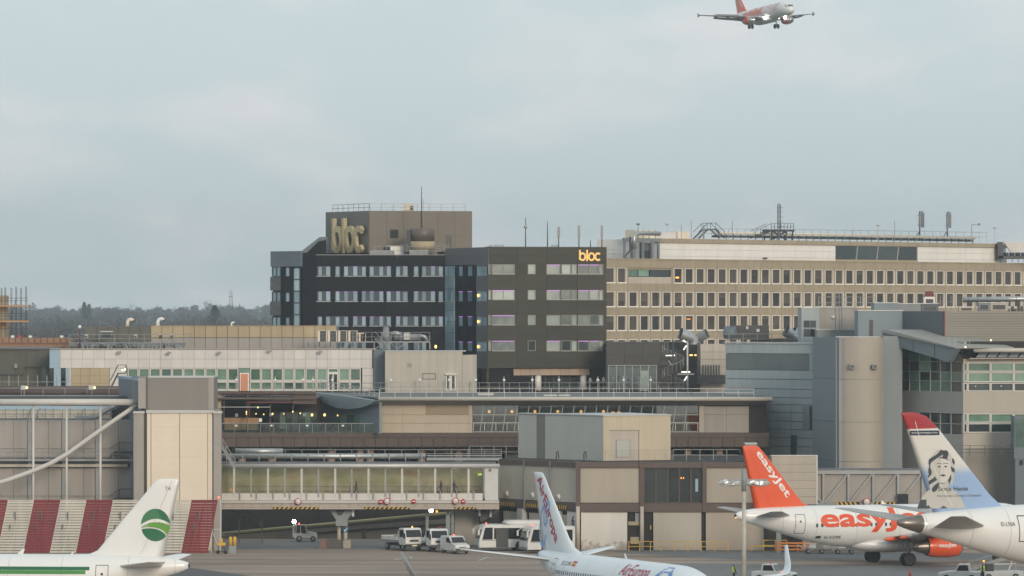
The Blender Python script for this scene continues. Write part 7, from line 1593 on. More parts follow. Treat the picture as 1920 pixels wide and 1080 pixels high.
    def fin_raster(s, fn, x0, x1, z0, z1, cell, side, mats, name, off=.018):
        "fills the cells of a painted emblem on the fin; fn gives the paint number or -1"
        nx = int((x1 - x0) / cell); nz = int((z1 - z0) / cell); mb = MB(); idx = {}
        def vid(i, j):
            if (i, j) not in idx: idx[(i, j)] = len(mb.v); mb.v.append(tuple(s.fin_pt(x0 + i * cell, z0 + j * cell, side, off)))
            return idx[(i, j)]
        for j in range(nz):
            for i in range(nx):
                k = fn(x0 + (i + .5) * cell, z0 + (j + .5) * cell)
                if k >= 0: mb.f.append((vid(i, j), vid(i + 1, j), vid(i + 1, j + 1), vid(i, j + 1))); mb.mi.append(k); mb.sm.append(False)
        return mb.build(name, mats, s.e)

A319 = [(0, 5.05, .17, .22), (.5, 5.02, .36, .42), (2, 4.90, .72, .80), (4, 4.66, 1.12, 1.17), (6, 4.39, 1.46, 1.50), (8, 4.14, 1.74, 1.78), (10, 3.93, 1.91, 1.97), (11.8, 3.84, 1.975, 2.06), (20, 3.84, 1.975, 2.06), (28, 3.84, 1.975, 2.06), (30, 3.80, 1.90, 1.98), (31.4, 3.66, 1.68, 1.74), (32.5, 3.46, 1.30, 1.34), (33.3, 3.27, .84, .88), (33.7, 3.16, .45, .48), (33.84, 3.12, .06, .06)]
FIN319 = [(5.25, 2.05, 10.2), (5.75, 1.98, 8.3), (6.2, 1.9, 7.25), (11.3, .80, 2.95), (11.75, .72, 2.5)]
def a319(name, label, loc, heading, livery, pitch=0, roll=0, flaps=False, skin=None):
    p = Plane(name, label, None, A319, loc, heading, pitch, roll, skin=skin); p.fuselage()
    fm = ac_orange if livery == 'orange' else (skin or ac_white); p.fin(FIN319, fm)
    p.stab([(.7, 2.0, 5.6, 5.0), (6.1, .8, 2.1, 5.62), (6.22, .85, 1.8, 5.64)], ac_grey if livery == 'orange' else ac_white, .1)
    for sd in (1, -1):
        w = [(1.2, 15.6, 22.0, 2.65, .8), (6.4, 15.5, 19.4, 3.15, .45), (16.6, 12.6, 14.2, 4.15, .18), (16.95, 12.6, 13.9, 4.2, .12)]
        o = p.surface('wing', [((te, sd * y, z), (le, sd * y, z), (0, -.08 * sd, 1), t) for y, te, le, z, t in w], ac_grey)
        p.surface('wingtip_fence', [((12.4, sd * 17.0, 3.75), (13.1, sd * 17.0, 3.75), (0, 1, 0), .06), ((12.5, sd * 17.0, 4.2), (14.0, sd * 17.0, 4.2), (0, 1, 0), .1), ((12.2, sd * 17.0, 4.75), (12.8, sd * 17.0, 4.75), (0, 1, 0), .06)], ac_grey, o)
        for y in (3.3, 6.9, 9.6, 12.6):
            k = (y - 1.2) / 15.4; te = 15.6 - max(0, (y - 6.4)) * .285; z = 2.65 + k * 1.5
            MB().lathe([(0, .04), (.5, .2), (1.6, .26), (3.0, .15), (3.4, .04)], (te - 1.1, sd * y, z - .28), (1, 0, .06), 12).build('flap_fairing', ac_orange if livery == 'orange' and y < 8 else ac_grey, o)
        if flaps:
            p.surface('flap', [((14.3, sd * 1.9, 2.0), (15.9, sd * 1.9, 2.55), (.3, 0, 1), .16), ((14.2, sd * 6.4, 2.5), (15.7, sd * 6.4, 3.05), (.3, 0, 1), .14), ((12.9, sd * 12.6, 3.2), (13.9, sd * 12.6, 3.6), (.3, 0, 1), .08)], ac_grey, o)
        e = p.engine(17.9, sd * 5.75, 1.95, 3.6, 1.12, ac_orange if livery == 'orange' else ac_white)
        p.surface('pylon', [((16.6, sd * 5.75, 2.55), (20.6, sd * 5.75, 2.75), (0, 1, 0), .3), ((16.2, sd * 5.75, 3.1), (19.6, sd * 5.75, 3.1), (0, 1, 0), .3)], ac_grey)
        p.wheels(16.9, sd * 3.8, .64, .46, 2.6)
    m = MB(); st = [(11.6, 2.3, .15, .12), (12.6, 2.15, .9, .5), (14, 2.02, 1.5, .72), (16, 1.98, 1.85, .8), (21, 1.98, 1.85, .8), (23, 2.1, 1.2, .55), (24.2, 2.3, .2, .15)]; v = []; f = []; n = 24
    for i in range(40):
        x = 11.6 + 12.6 * i / 39; zc, ry, rz = hermite(st, x)
        for k in range(n): a = 2 * math.pi * k / n; v.append((x, math.cos(a) * ry, zc + math.sin(a) * rz))
    for i in range(39):
        for k in range(n): f.append((i * n + k, i * n + (k + 1) % n, (i + 1) * n + (k + 1) % n, (i + 1) * n + k))
    f.append(tuple(range(n))); m.add(v, f, 0, True).build('belly_fairing', skin or ac_white, p.e)
    p.wheels(28.8, 0, .38, .22, 2.2, 'nose_gear')
    MB().lathe([(-.06, .17), (.02, .2)], (0, 0, 5.05), (1, 0, 0), 14).build('tail_exhaust', ac_dark, p.e)
    # cockpit glazing
    m = MB()
    for sd in (1, -1):
        for a, b in ((0.05, .55), (.6, 1.15), (1.2, 1.7)):
            q = []
            for yy, xx in ((a, 32.1 - a * .35), (b, 32.1 - b * .5)): 
                for zz in (4.05, 4.6): q.append((yy, xx - (zz - 4.05) * .9, zz))
            pts = []
            for yy, xx, zz in q: 
                # bring the corner back from the nose until it meets the skin
                x_ = 33.9
                while x_ > 29:
                    zc, ry, rz = p.fus(x_)
                    if (yy / ry) ** 2 + ((zz - zc) / rz) ** 2 < 1: break
                    x_ -= .02
                pts.append((x_ + .05, sd * yy, zz + .02))
            m.add(pts, [(0, 2, 3, 1)])
    m.build('cockpit_windows', ac_dark, p.e)
    return p
OR = mat('letter_orange', (0.72, 0.085, 0.022), .4, var=.02)
# ---------------------------------------------------------------- parked orange tailed airliner
hd = R(23); TX, TY = PX(1379, 494), 494
ej = a319('airliner', 'white airliner with orange tail and large orange lettering parked at the right', (TX, TY, 0), hd, 'orange')
ej.fus_text('easyJet', 8.4, 3.28, 12.1, 2.35, -1, OR, .026, name='lettering')
ej.fin_text('easyJet', (1.95, 10.95), (5.25, 6.55), .95, -1, sign_white, .02, name='fin_lettering')
ej.fus_text('G-EZBE', 8.9, 2.72, 1.75, .26, -1, ac_dark, .01, name='registration'); m = MB().add([ej.pt(8.1, 2.72, -1), ej.pt(8.6, 2.72, -1), ej.pt(8.6, 2.98, -1), ej.pt(8.1, 2.98, -1)], [(0, 1, 2, 3)]); m.build('flag', ac_dark, ej.e)
ej.windows(7.9, 27.5, 4.02, -1, .53); ej.door(5.85, 3.25, 5.1, .95, -1); ej.door(28.2, 3.0, 5.0, .85, -1)
e_ = [o for o in ej.e.children if o.name.startswith('engine') and o.location.y < 0][0]
def on_nac(x, y, rr=1.14): a = y / rr; return Vector((x, -math.cos(a) * rr, math.sin(a) * rr))
bm = fit_text('easyJet', 1.9, .5, .02); slice_bm(bm, .1); map_bm(bm, lambda x, y: on_nac(.85 + x, y - .15), 'lettering', sign_white, e_); bm = fit_text('Will i am', .9, .12); map_bm(bm, lambda x, y: on_nac(1.2 + x, y - .62), 'small_print', sign_white, e_) if False else bm.free()
MB().ball((-.02, -.1, 4.85), .07, 6).build('tail_light', lamp_orange, ej.e); MB().prism([(16, 5.85), (16.5, 5.85), (16.1, 6.25), (15.95, 6.25)], -.03, .03).prism([(7.6, 5.55), (7.9, 5.55), (7.6, 5.85), (7.5, 5.85)], -.03, .03).build('antenna', ac_white, ej.e)
# ---------------------------------------------------------------- green logo airliner at the left
hg = R(180 - 6); GX, GYd = PX(354, 397), 397
gm = a319('airliner', 'white airliner with a round green emblem on its tail at the lower left', (GX, GYd, 0), hg, 'green')
gm.door(6.15, 3.25, 5.1, .95, 1); gm.windows(8.2, 27.5, 4.02, 1, .53)
g_d = mat('emblem_dark', (0.015, 0.13, 0.055), .35, var=.04); g_m = mat('emblem_mid', (0.05, 0.19, 0.09), .35, var=.04); g_l = mat('emblem_light', (0.12, 0.30, 0.045), .35, var=.04); g_p = mat('emblem_pale', (0.26, 0.38, 0.20), .35, var=.04)
cx, cz, rr_ = 2.62, 8.22, 1.14
def globe(x, z):
    # seen from the port side the nose is to the left: picture right is towards the tail
    X = -(x - cx) / rr_; Zz = (z - cz) / (rr_ * 1.12); r2 = X * X + Zz * Zz
    if r2 > 1: return -1
    b1 = .25 - .42 * X * X + .02 * X; b1 = .28 - .30 * (X - .05) ** 2
    if abs(Zz - b1) < .075 + .03 * (1 - abs(X)): return -1
    if Zz > b1: return 1 if X < .45 - .5 * (Zz - .3) else 0
    el = ((X + .42) / 1.14) ** 2 + ((Zz + .80) / .60) ** 2
    if el < 1: return 0
    if el < 1.24: return -1
    return 3 if X < -.5 else 2
gm.fin_raster(globe, cx - 1.25, cx + 1.25, cz - 1.4, cz + 1.4, .03, 1, [g_d, g_m, g_l, g_p], 'emblem')
gm.fin_text('TA', (1.75, 11.0), (1.75 - .42, 11.0), .28, 1, ac_dark, .0, name='fin_code') if False else map_bm(fit_text('TA', .42, .28), lambda x, y: gm.fin_pt(1.85 - x, 10.95 + y, 1), 'fin_code', ac_dark, gm.e)
def band_dec(p, x0, x1, z0, z1, side, m_, name, n=40, k=4, taper=0):
    mb = MB(); v = [p.pt(x0 + (x1 - x0) * i / n, z0 + (z1 - z0) * j / k, side, .02) for i in range(n + 1) for j in range(k + 1)]; f = [(i * (k + 1) + j, (i + 1) * (k + 1) + j, (i + 1) * (k + 1) + j + 1, i * (k + 1) + j + 1) for i in range(n) for j in range(k)]; return mb.add(v, f).build(name, m_, p.e)
band_dec(gm, 7.6, 32, 4.72, 4.98, 1, g_d, 'stripe'); band_dec(gm, 7.9, 32, 4.42, 4.70, 1, mat('stripe_green', (0.06, 0.24, 0.05), .35, var=.06), 'stripe')
MB().prism([(13.2, 5.85), (13.7, 5.85), (13.2, 6.3), (13.05, 6.3)], -.03, .03).prism([(9.3, 5.75), (9.55, 5.75), (9.2, 6.1), (9.15, 6.1)], -.03, .03).build('antenna', ac_white, gm.e)
# ---------------------------------------------------------------- airliner coming in to land
lY = 1335; la = R(-66)
ld = a319('airliner', 'airliner with orange tail flying in to land, wheels down and landing lights on', (0, 0, 0), la, 'orange', R(3.5), R(2.0), True)
off = ld.e.rotation_euler.to_matrix() @ Vector((17, 0, 3.4)); ld.e.location = P(1431, 30, lY) - off
ld.fus_text('easyJet', 8.4, 3.28, 11.6, 2.35, -1, OR, .03); ld.fin_text('easyJet', (1.95, 10.95), (5.25, 6.55), .95, -1, sign_white, .02, 'fin_lettering')
# speckled orange panelling on the forward fuselage
m = MB(); r6 = random.Random(6)
for i in range(150):
    x = r6.uniform(12, 28.5); z = r6.uniform(3.4, 5.6); w = r6.uniform(.2, .55); h = r6.uniform(.1, .25); m.add([ld.pt(x, z, -1, .03), ld.pt(x + w, z, -1, .03), ld.pt(x + w, z + h, -1, .03), ld.pt(x, z + h, -1, .03)], [(0, 1, 2, 3)])
o = m.build('speckled_livery', OR, ld.e); o['kind'] = 'stuff'
for y in (-2.1, 2.1): MB().ball((21.8, y, 2.4), .32, 8).build('landing_light', lamp_white, ld.e)
MB().ball((29.3, .1, 1.5), .36, 8).build('landing_light', lamp_white, ld.e)

# ---------------------------------------------------------------- red lettered airliner nose on to us
B738 = [(0, 5.15, .16, .32), (.6, 5.10, .34, .50), (2, 4.85, .72, .86), (4, 4.55, 1.08, 1.18), (6, 4.27, 1.38, 1.46), (9, 3.92, 1.70, 1.80), (12, 3.72, 1.86, 1.99), (13.5, 3.70, 1.88, 2.01), (30, 3.70, 1.88, 2.01), (32, 3.66, 1.84, 1.95), (34.5, 3.42, 1.58, 1.62), (36.3, 3.10, 1.15, 1.14), (37.4, 2.86, .70, .70), (37.9, 2.76, .32, .34), (38.02, 2.73, .04, .04)]
ha = R(-68); AX, AY = PX(1011, 418), 418
ae = Plane('airliner', 'white airliner with red lettering down its tall narrow tail, pointing towards the viewer', None, B738, (AX, AY, 0), ha, skin=ac_white_cool); ae.e.scale = (.94, .94, .94); ae.fuselage()
ae.fin([(5.1, 1.0, 13.0), (5.7, .9, 9.6), (6.2, .75, 7.9), (7.0, .5, 6.7), (12.0, -1.1, 1.35), (12.35, -1.2, .9)], ac_white_cool, .09)
ae.stab([(.6, .9, 5.4, 5.0), (6.9, -1.0, .6, 5.75), (7.15, -1.0, .3, 5.78)], ac_white_cool, .12)
ae.fin_text('AirEuropa', (-.55, 11.55), (4.2, 6.1), 1.35, -1, ac_red, .022, 'fin_lettering')
# pale blue looped emblem on the fin
def loops(x, z):
    for (a, b, rx, rz_, w, rot) in ((1.15, 7.75, .9, 1.7, .13, -.25), (2.1, 8.9, .55, 1.1, .15, -.5)):
        dx_, dz_ = x - a, z - b; c, s_ = math.cos(rot), math.sin(rot); X = (dx_ * c + dz_ * s_) / rx; Z_ = (-dx_ * s_ + dz_ * c) / rz_; d = math.hypot(X, Z_)
        if abs(d - 1) < w and not (X > .55 and abs(Z_) < .3): return 0
    return -1
ae.fin_raster(loops, -.1, 3.6, 5.9, 10.3, .045, -1, [mat('emblem_blue', (0.22, 0.38, 0.68), .4, var=.02)], 'emblem', .012)
ae.fus_text('AirEuropa', 21.6, 4.2, 6.0, 1.25, -1, ac_red, .01, .25); ae.windows(7.6, 33, 4.12, -1, .51, .24, .30); ae.fus_text('EC-LVR', 8.6, 4.75, 2.1, .34, -1, ac_dark, 0, .2, 'registration')
fl_m = mat('flag_red', (.5, .03, .02), .4, var=0); 
for k, mm in enumerate((fl_m, yellow_paint, fl_m)): band_dec(ae, 11.0, 11.9, 4.75 + k * .14, 4.885 + k * .14, -1, mm, 'flag', 4, 1)
m = MB(); pv = [(28, 3.9), (28.8, 4.2), (29.5, 4.7), (30.2, 5.1), (31.2, 5.1), (31.9, 4.6), (32.5, 4.2)]
for a, b in zip(pv, pv[1:]):
    for q in range(4): xa = a[0] + (b[0] - a[0]) * q / 4; xb = a[0] + (b[0] - a[0]) * (q + 1) / 4; za = a[1] + (b[1] - a[1]) * q / 4; zb = a[1] + (b[1] - a[1]) * (q + 1) / 4; m.add([ae.pt(xa, za, -1, .02), ae.pt(xb, zb, -1, .02), ae.pt(xb, zb + .42, -1, .02), ae.pt(xa, za + .42, -1, .02)], [(0, 1, 2, 3)])
m.build('emblem_swash', ac_blue, ae.e)
ae.door(6.3, 3.9, 5.2, .8, -1)
for sd in (1, -1):
    w = [(1.2, 16.2, 23.6, 2.6, .85), (5.6, 16.3, 20.2, 3.0, .5), (16.4, 13.9, 15.6, 3.85, .2)]
    secs = [((te, sd * y, z), (le, sd * y, z), (0, -.07 * sd, 1), t) for y, te, le, z, t in w]
    for a, yy, zz, te, le in ((25, 16.9, 3.98, 13.8, 15.4), (50, 17.25, 4.3, 13.65, 15.1), (75, 17.45, 4.8, 13.4, 14.7), (80, 17.85, 6.3, 12.6, 13.2)): secs.append(((te, sd * yy, zz), (le, sd * yy, zz), (0, -sd * math.sin(R(a)), math.cos(R(a))), .12))
    o = ae.surface('wing', secs, ac_grey if sd < 0 else ac_white_cool)
    e = ae.engine(19.8, sd * 4.85, 1.7, 3.6, 1.05, ac_white_cool); ae.surface('pylon', [((18.5, sd * 4.85, 2.3), (22.5, sd * 4.85, 2.5), (0, 1, 0), .3), ((18.2, sd * 4.85, 2.9), (21.5, sd * 4.85, 2.9), (0, 1, 0), .3)], ac_grey)
    ae.wheels(18.4, sd * 2.86, .56, .43, 2.6)
    MB().ball((14.0, sd * 16.95, 4.0), .09, 6).build('wingtip_light', lamp_red if sd > 0 else mat('lamp_nav', (.5, 1, .8), var=0, emit=((.6, 1, .85), 2.5)), o)
ae.wheels(34.0, 0, .36, .2, 2.3, 'nose_gear')
# winglet lettering (inner face of the far winglet)
bm = fit_text('AirEuropa', 1.3, .22); map_bm(bm, lambda x, y: Vector((13.4 + y - x * .3, 17.45 + (x * .9) * .26 - .12, 4.85 + x * .95)), 'winglet_lettering', ac_red, ae.e)
MB().prism([(19, 5.7), (19.5, 5.7), (19.05, 6.15), (18.95, 6.15)], -.03, .03).build('antenna', ac_white, ae.e); MB().lathe([(-.05, .15), (.03, .2)], (0, 0, 5.2), (1, 0, 0), 12).build('tail_exhaust', ac_dark, ae.e)

# ---------------------------------------------------------------- wide body with portrait tail
B788 = [(0, 7.15, .22, .26), (.6, 7.12, .40, .46), (2.4, 7.0, .80, .88), (5, 6.75, 1.28, 1.38), (8, 6.42, 1.78, 1.92), (11, 6.08, 2.22, 2.38), (14, 5.78, 2.56, 2.72), (17, 5.58, 2.78, 2.92), (20, 5.5, 2.885, 2.985), (44, 5.5, 2.885, 2.985), (48, 5.35, 2.7, 2.78), (51.5, 5.0, 2.15, 2.2), (54, 4.6, 1.4, 1.4), (55.4, 4.3, .7, .7), (55.9, 4.15, .05, .05)]
hn = R(26); NXp, NYp = PX(1689, 427), 427
n8 = Plane('airliner', 'white wide body airliner with a portrait on its red tipped tail, at the right edge', None, B788, (NXp, NYp, 0), hn); n8.fuselage(40, 110)
n_fin = bpy.data.materials.new('portrait_tail'); n_fin.use_nodes = True
FINN = [(7.2, 3.4, 13.0), (7.9, 3.15, 10.9), (8.5, 2.95, 9.8), (9.4, 2.65, 8.7), (15.3, .45, 3.45), (16.1, .12, 2.5), (16.35, .03, 1.7)]
# paint: white above, halftone fading into pale blue below, red tip above a slanting line
t = n_fin.node_tree; b = t.nodes['Principled BSDF']; b.inputs['Roughness'].default_value = .32; b.inputs['Coat Weight'].default_value = .3
tcn = t.nodes.new('ShaderNodeTexCoord'); sp3 = t.nodes.new('ShaderNodeSeparateXYZ'); t.links.new(tcn.outputs['Object'], sp3.inputs[0])
def nmath(op, a, b_=None, c=None):
    n = t.nodes.new('ShaderNodeMath'); n.operation = op
    for i, v in enumerate((a, b_, c)):
        if v is None: continue
        if isinstance(v, (int, float)): n.inputs[i].default_value = v
        else: t.links.new(v, n.inputs[i])
    return n.outputs[0]
X_, Z_ = sp3.outputs['X'], sp3.outputs['Z']
fade = t.nodes.new('ShaderNodeMapRange'); fade.inputs['From Min'].default_value = 12.3; fade.inputs['From Max'].default_value = 10.9; t.links.new(Z_, fade.inputs['Value'])
fx = nmath('SUBTRACT', nmath('FRACT', nmath('DIVIDE', nmath('ADD', X_, Z_), .30)), .5); fz = nmath('SUBTRACT', nmath('FRACT', nmath('DIVIDE', nmath('SUBTRACT', X_, Z_), .30)), .5)
dd = nmath('SQRT', nmath('ADD', nmath('MULTIPLY', fx, fx), nmath('MULTIPLY', fz, fz))); dots = nmath('LESS_THAN', dd, nmath('MULTIPLY', fade.outputs[0], .74))
mxA = t.nodes.new('ShaderNodeMix'); mxA.data_type = 'RGBA'; mxA.inputs[6].default_value = (.66, .64, .60, 1); mxA.inputs[7].default_value = (.29, .42, .64, 1); t.links.new(dots, mxA.inputs[0])
redz = nmath('GREATER_THAN', Z_, nmath('ADD', nmath('MULTIPLY', X_, .02), 15.02)); mxB = t.nodes.new('ShaderNodeMix'); mxB.data_type = 'RGBA'; mxB.inputs[7].default_value = (.36, .022, .028, 1); t.links.new(redz, mxB.inputs[0]); t.links.new(mxA.outputs[2], mxB.inputs[6]); t.links.new(mxB.outputs[2], b.inputs['Base Color'])
n8.fin(FINN, n_fin, .095)
navy = mat('navy_band', (0.012, 0.02, 0.05), .4, var=0); ink = mat('portrait_ink', (0.035, 0.045, 0.05), .45, var=.05); skin_p = mat('portrait_grey', (0.50, 0.485, 0.45), .4, var=.02); skin_w = mat('portrait_light', (0.60, 0.585, 0.555), .4, var=.02); dress = mat('portrait_dress', (0.05, 0.06, 0.07), .45, var=.5, scale=9)
def bandf(x, z): return 0 if 14.5 < z < 14.9 and .85 < x < 3.7 else -1
n8.fin_raster(bandf, .8, 3.8, 14.5, 14.9, .05, -1, [navy], 'web_band', .014); map_bm(fit_text('www.norwegian.com', 2.5, .2), lambda x, y: n8.fin_pt(1.0 + x, 14.6 + y, -1, .03), 'web_lettering', sign_white, n8.e)
# generic halftone portrait of a dark haired woman in a dark dress: hair, face, shoulders, bodice
def portrait(x, z):
    fx_, fz_ = (x - 3.98) / 1.28, (z - 11.62) / 1.28
    face = (fx_ / .62) ** 2 + ((fz_ + .05) / .86) ** 2
    hairo = ((fx_ + .08) / .98) ** 2 + ((fz_ - .18) / 1.12) ** 2 + .08 * math.sin(9 * math.atan2(fz_, fx_))
    if face < 1:
        if fz_ > .70 - .5 * (fx_ + .12) ** 2: return 0
        for ex in (-.26, .22):
            if ((fx_ - ex) / .11) ** 2 + ((fz_ - .16) / .05) ** 2 < 1: return 0
            if abs(fz_ - .33 - .05 * math.cos(6 * (fx_ - ex))) < .022 and abs(fx_ - ex) < .17: return 0
        if ((fx_ - .02) / .21) ** 2 + ((fz_ + .42 - .5 * (fx_ - .02) ** 2) / .06) ** 2 < 1: return 0
        if abs(fx_ - .08) < .025 and -.25 < fz_ < .1: return 1
        return 2 if fx_ > -.15 else 1
    if hairo < 1 or (((fx_ + .62) / .42) ** 2 + ((fz_ + .55) / .95) ** 2 < 1) or (((fx_ - .62) / .24) ** 2 + ((fz_ + .35) / .7) ** 2 < 1):
        return 1 if math.sin(7 * fx_ + 5 * fz_ * (1 if fx_ > 0 else -1) + 2 * math.sin(4 * fz_)) > .2 else 0
    # neck and shoulders
    if abs(fx_ - .02) < .42 and -1.5 < fz_ < -.6: return 1
    sh = 1.95 * math.sqrt(max(0, 1 - ((fz_ + 3.6) / 2.5) ** 2))
    if fz_ < -1.15 and abs(fx_ + .1) < sh:
        if fz_ < -2.35 and ((fx_ + .55) / 1.15) ** 2 + ((fz_ + 2.95) / .62) ** 2 < 1 and not (abs(fx_ + .45) < .5 and fz_ > -2.72 + .5 * abs(fx_ + .45)): return 3
        if fz_ < -2.0 and fx_ < -1.15: return 3
        return 1
    return -1
n8.fin_raster(portrait, 1.6, 7.0, 8.3, 13.3, .045, -1, [ink, skin_p, skin_w, dress], 'portrait', .02)
map_bm(fit_text('Sonja Henie', 2.85, .5, .008), lambda x, y: n8.fin_pt(3.55 + x, 9.65 + y, -1, .035), 'name_lettering', ink, n8.e); map_bm(fit_text('Norwegian Olympic Champion', 4.2, .27), lambda x, y: n8.fin_pt(3.5 + x, 9.2 + y, -1, .035), 'name_lettering', mat('ink_grey', (.14, .14, .15), .4, var=0), n8.e)
for a, b in (((1.3, 15.7), (1.75, 14.2)), ((2.9, 12.2), (3.5, 11.0)), ((3.6, 10.6), (4.9, 8.5))):
    m = MB()
    for q in range(8): p0 = Vector(a).lerp(Vector(b), q / 8); p1 = Vector(a).lerp(Vector(b), (q + 1) / 8); m.add([n8.fin_pt(p0.x, p0.y, -1, .045), n8.fin_pt(p0.x + .05, p0.y, -1, .045), n8.fin_pt(p1.x + .05, p1.y, -1, .045), n8.fin_pt(p1.x, p1.y, -1, .045)], [(0, 1, 2, 3)])
    m.build('rudder_seam', sign_white, n8.e)
n8.stab([(1.0, 2.6, 7.7, 6.75), (9.3, -.75, .8, 8.0), (9.75, -.95, .1, 8.05)], ac_grey, .12)
for o in [o for o in n8.e.children if o.name.startswith('tailplane')]: o['label'] = 'swept grey tailplane'
MB().lathe([(-.3, .16), (-.25, .26), (.4, .46), (1.8, .80), (1.85, .78)], (0, 0, 7.14), (1, 0, -.06), 24).build('exhaust_cone', ac_metal, n8.e); MB().lathe([(-.32, .02), (-.26, .15)], (0, 0, 7.14), (1, 0, -.06), 16).build('exhaust_opening', black, n8.e)
n8.fus_text('EI-LNA', 8.75, 6.75, 1.3, .36, -1, ac_dark, .005, 0, 'registration'); n8.door(10.4, 5.45, 7.6, 1.15, -1, .09); n8.windows(12.6, 48, 6.35, -1, .62, .3, .45)
for sd in (1, -1):
    w = [(1.8, 21, 33, 4.2, 1.2), (9, 20.5, 27.5, 4.9, .7), (26, 17.3, 20.2, 6.8, .3), (29.8, 15.1, 16.1, 7.4, .1)]; n8.surface('wing', [((te, sd * y, z), (le, sd * y, z), (0, -.1 * sd, 1), t_) for y, te, le, z, t_ in w], ac_grey)
    e = n8.engine(26.5, sd * 9.9, 2.7, 5.2, 1.75, ac_white); n8.surface('pylon', [((25, sd * 9.9, 4.0), (30, sd * 9.9, 4.2), (0, 1, 0), .4), ((25, sd * 9.9, 5.0), (28.5, sd * 9.9, 5.0), (0, 1, 0), .4)], ac_grey)
    n8.wheels(26, sd * 4.9, .65, .6, 4)
n8.wheels(50, 0, .5, .3, 3, 'nose_gear'); MB().ball((1.9, -.95, 7.05), .11, 8).build('tail_light', lamp_tube, n8.e)

# hinge lines of rudders, and skin joints round the fuselages
def hinge(p, frac, side, m_, z0, z1, w=.035):
    mb = MB(); n = 24
    def xz(t):
        z = z0 + (z1 - z0) * t
        for a, b in zip(p.st, p.st[1:]):
            if a[0] <= z <= b[0]: break
        k = (z - a[0]) / (b[0] - a[0]); te = a[1] + (b[1] - a[1]) * k; le = a[2] + (b[2] - a[2]) * k; return te + min((le - te) * frac, 2.3), z
    for i in range(n):
        (xa, za), (xb, zb) = xz(i / n), xz((i + 1) / n); mb.add([p.fin_pt(xa, za, side, .016), p.fin_pt(xa + w, za, side, .016), p.fin_pt(xb + w, zb, side, .016), p.fin_pt(xb, zb, side, .016)], [(0, 1, 2, 3)])
    mb.build('rudder_hinge', m_, p.e)
joint_m = mat('skin_joint', (0.42, 0.42, 0.42), .5, var=.1); joint_o = mat('fin_joint', (0.50, 0.06, 0.02), .5, var=.05)
hinge(ej, .32, -1, joint_o, 5.9, 11.7); hinge(gm, .32, 1, joint_m, 5.9, 11.7); hinge(ae, .32, -1, joint_m, 6.0, 12.3)
def skin_joints(p, xs, side, w=.03):
    mb = MB()
    for x in xs:
        zc, ry, rz = p.fus(x)
        for k in range(14): za = zc - rz * .93 + rz * 1.86 * k / 14; zb = zc - rz * .93 + rz * 1.86 * (k + 1) / 14; mb.add([p.pt(x, za, side, .011), p.pt(x + w, za, side, .011), p.pt(x + w, zb, side, .011), p.pt(x, zb, side, .011)], [(0, 1, 2, 3)])
    mb.build('skin_joint', joint_m, p.e)
skin_joints(ej, (1.0, 4.6, 8.0, 12.3, 17.0), -1); skin_joints(gm, (1.0, 4.6, 9.8, 14.0), 1); skin_joints(ae, (1.1, 5.0, 9.6, 14.5, 20.5, 26), -1); skin_joints(n8, (2.1, 6.2, 9.6, 13.5), -1, .045)
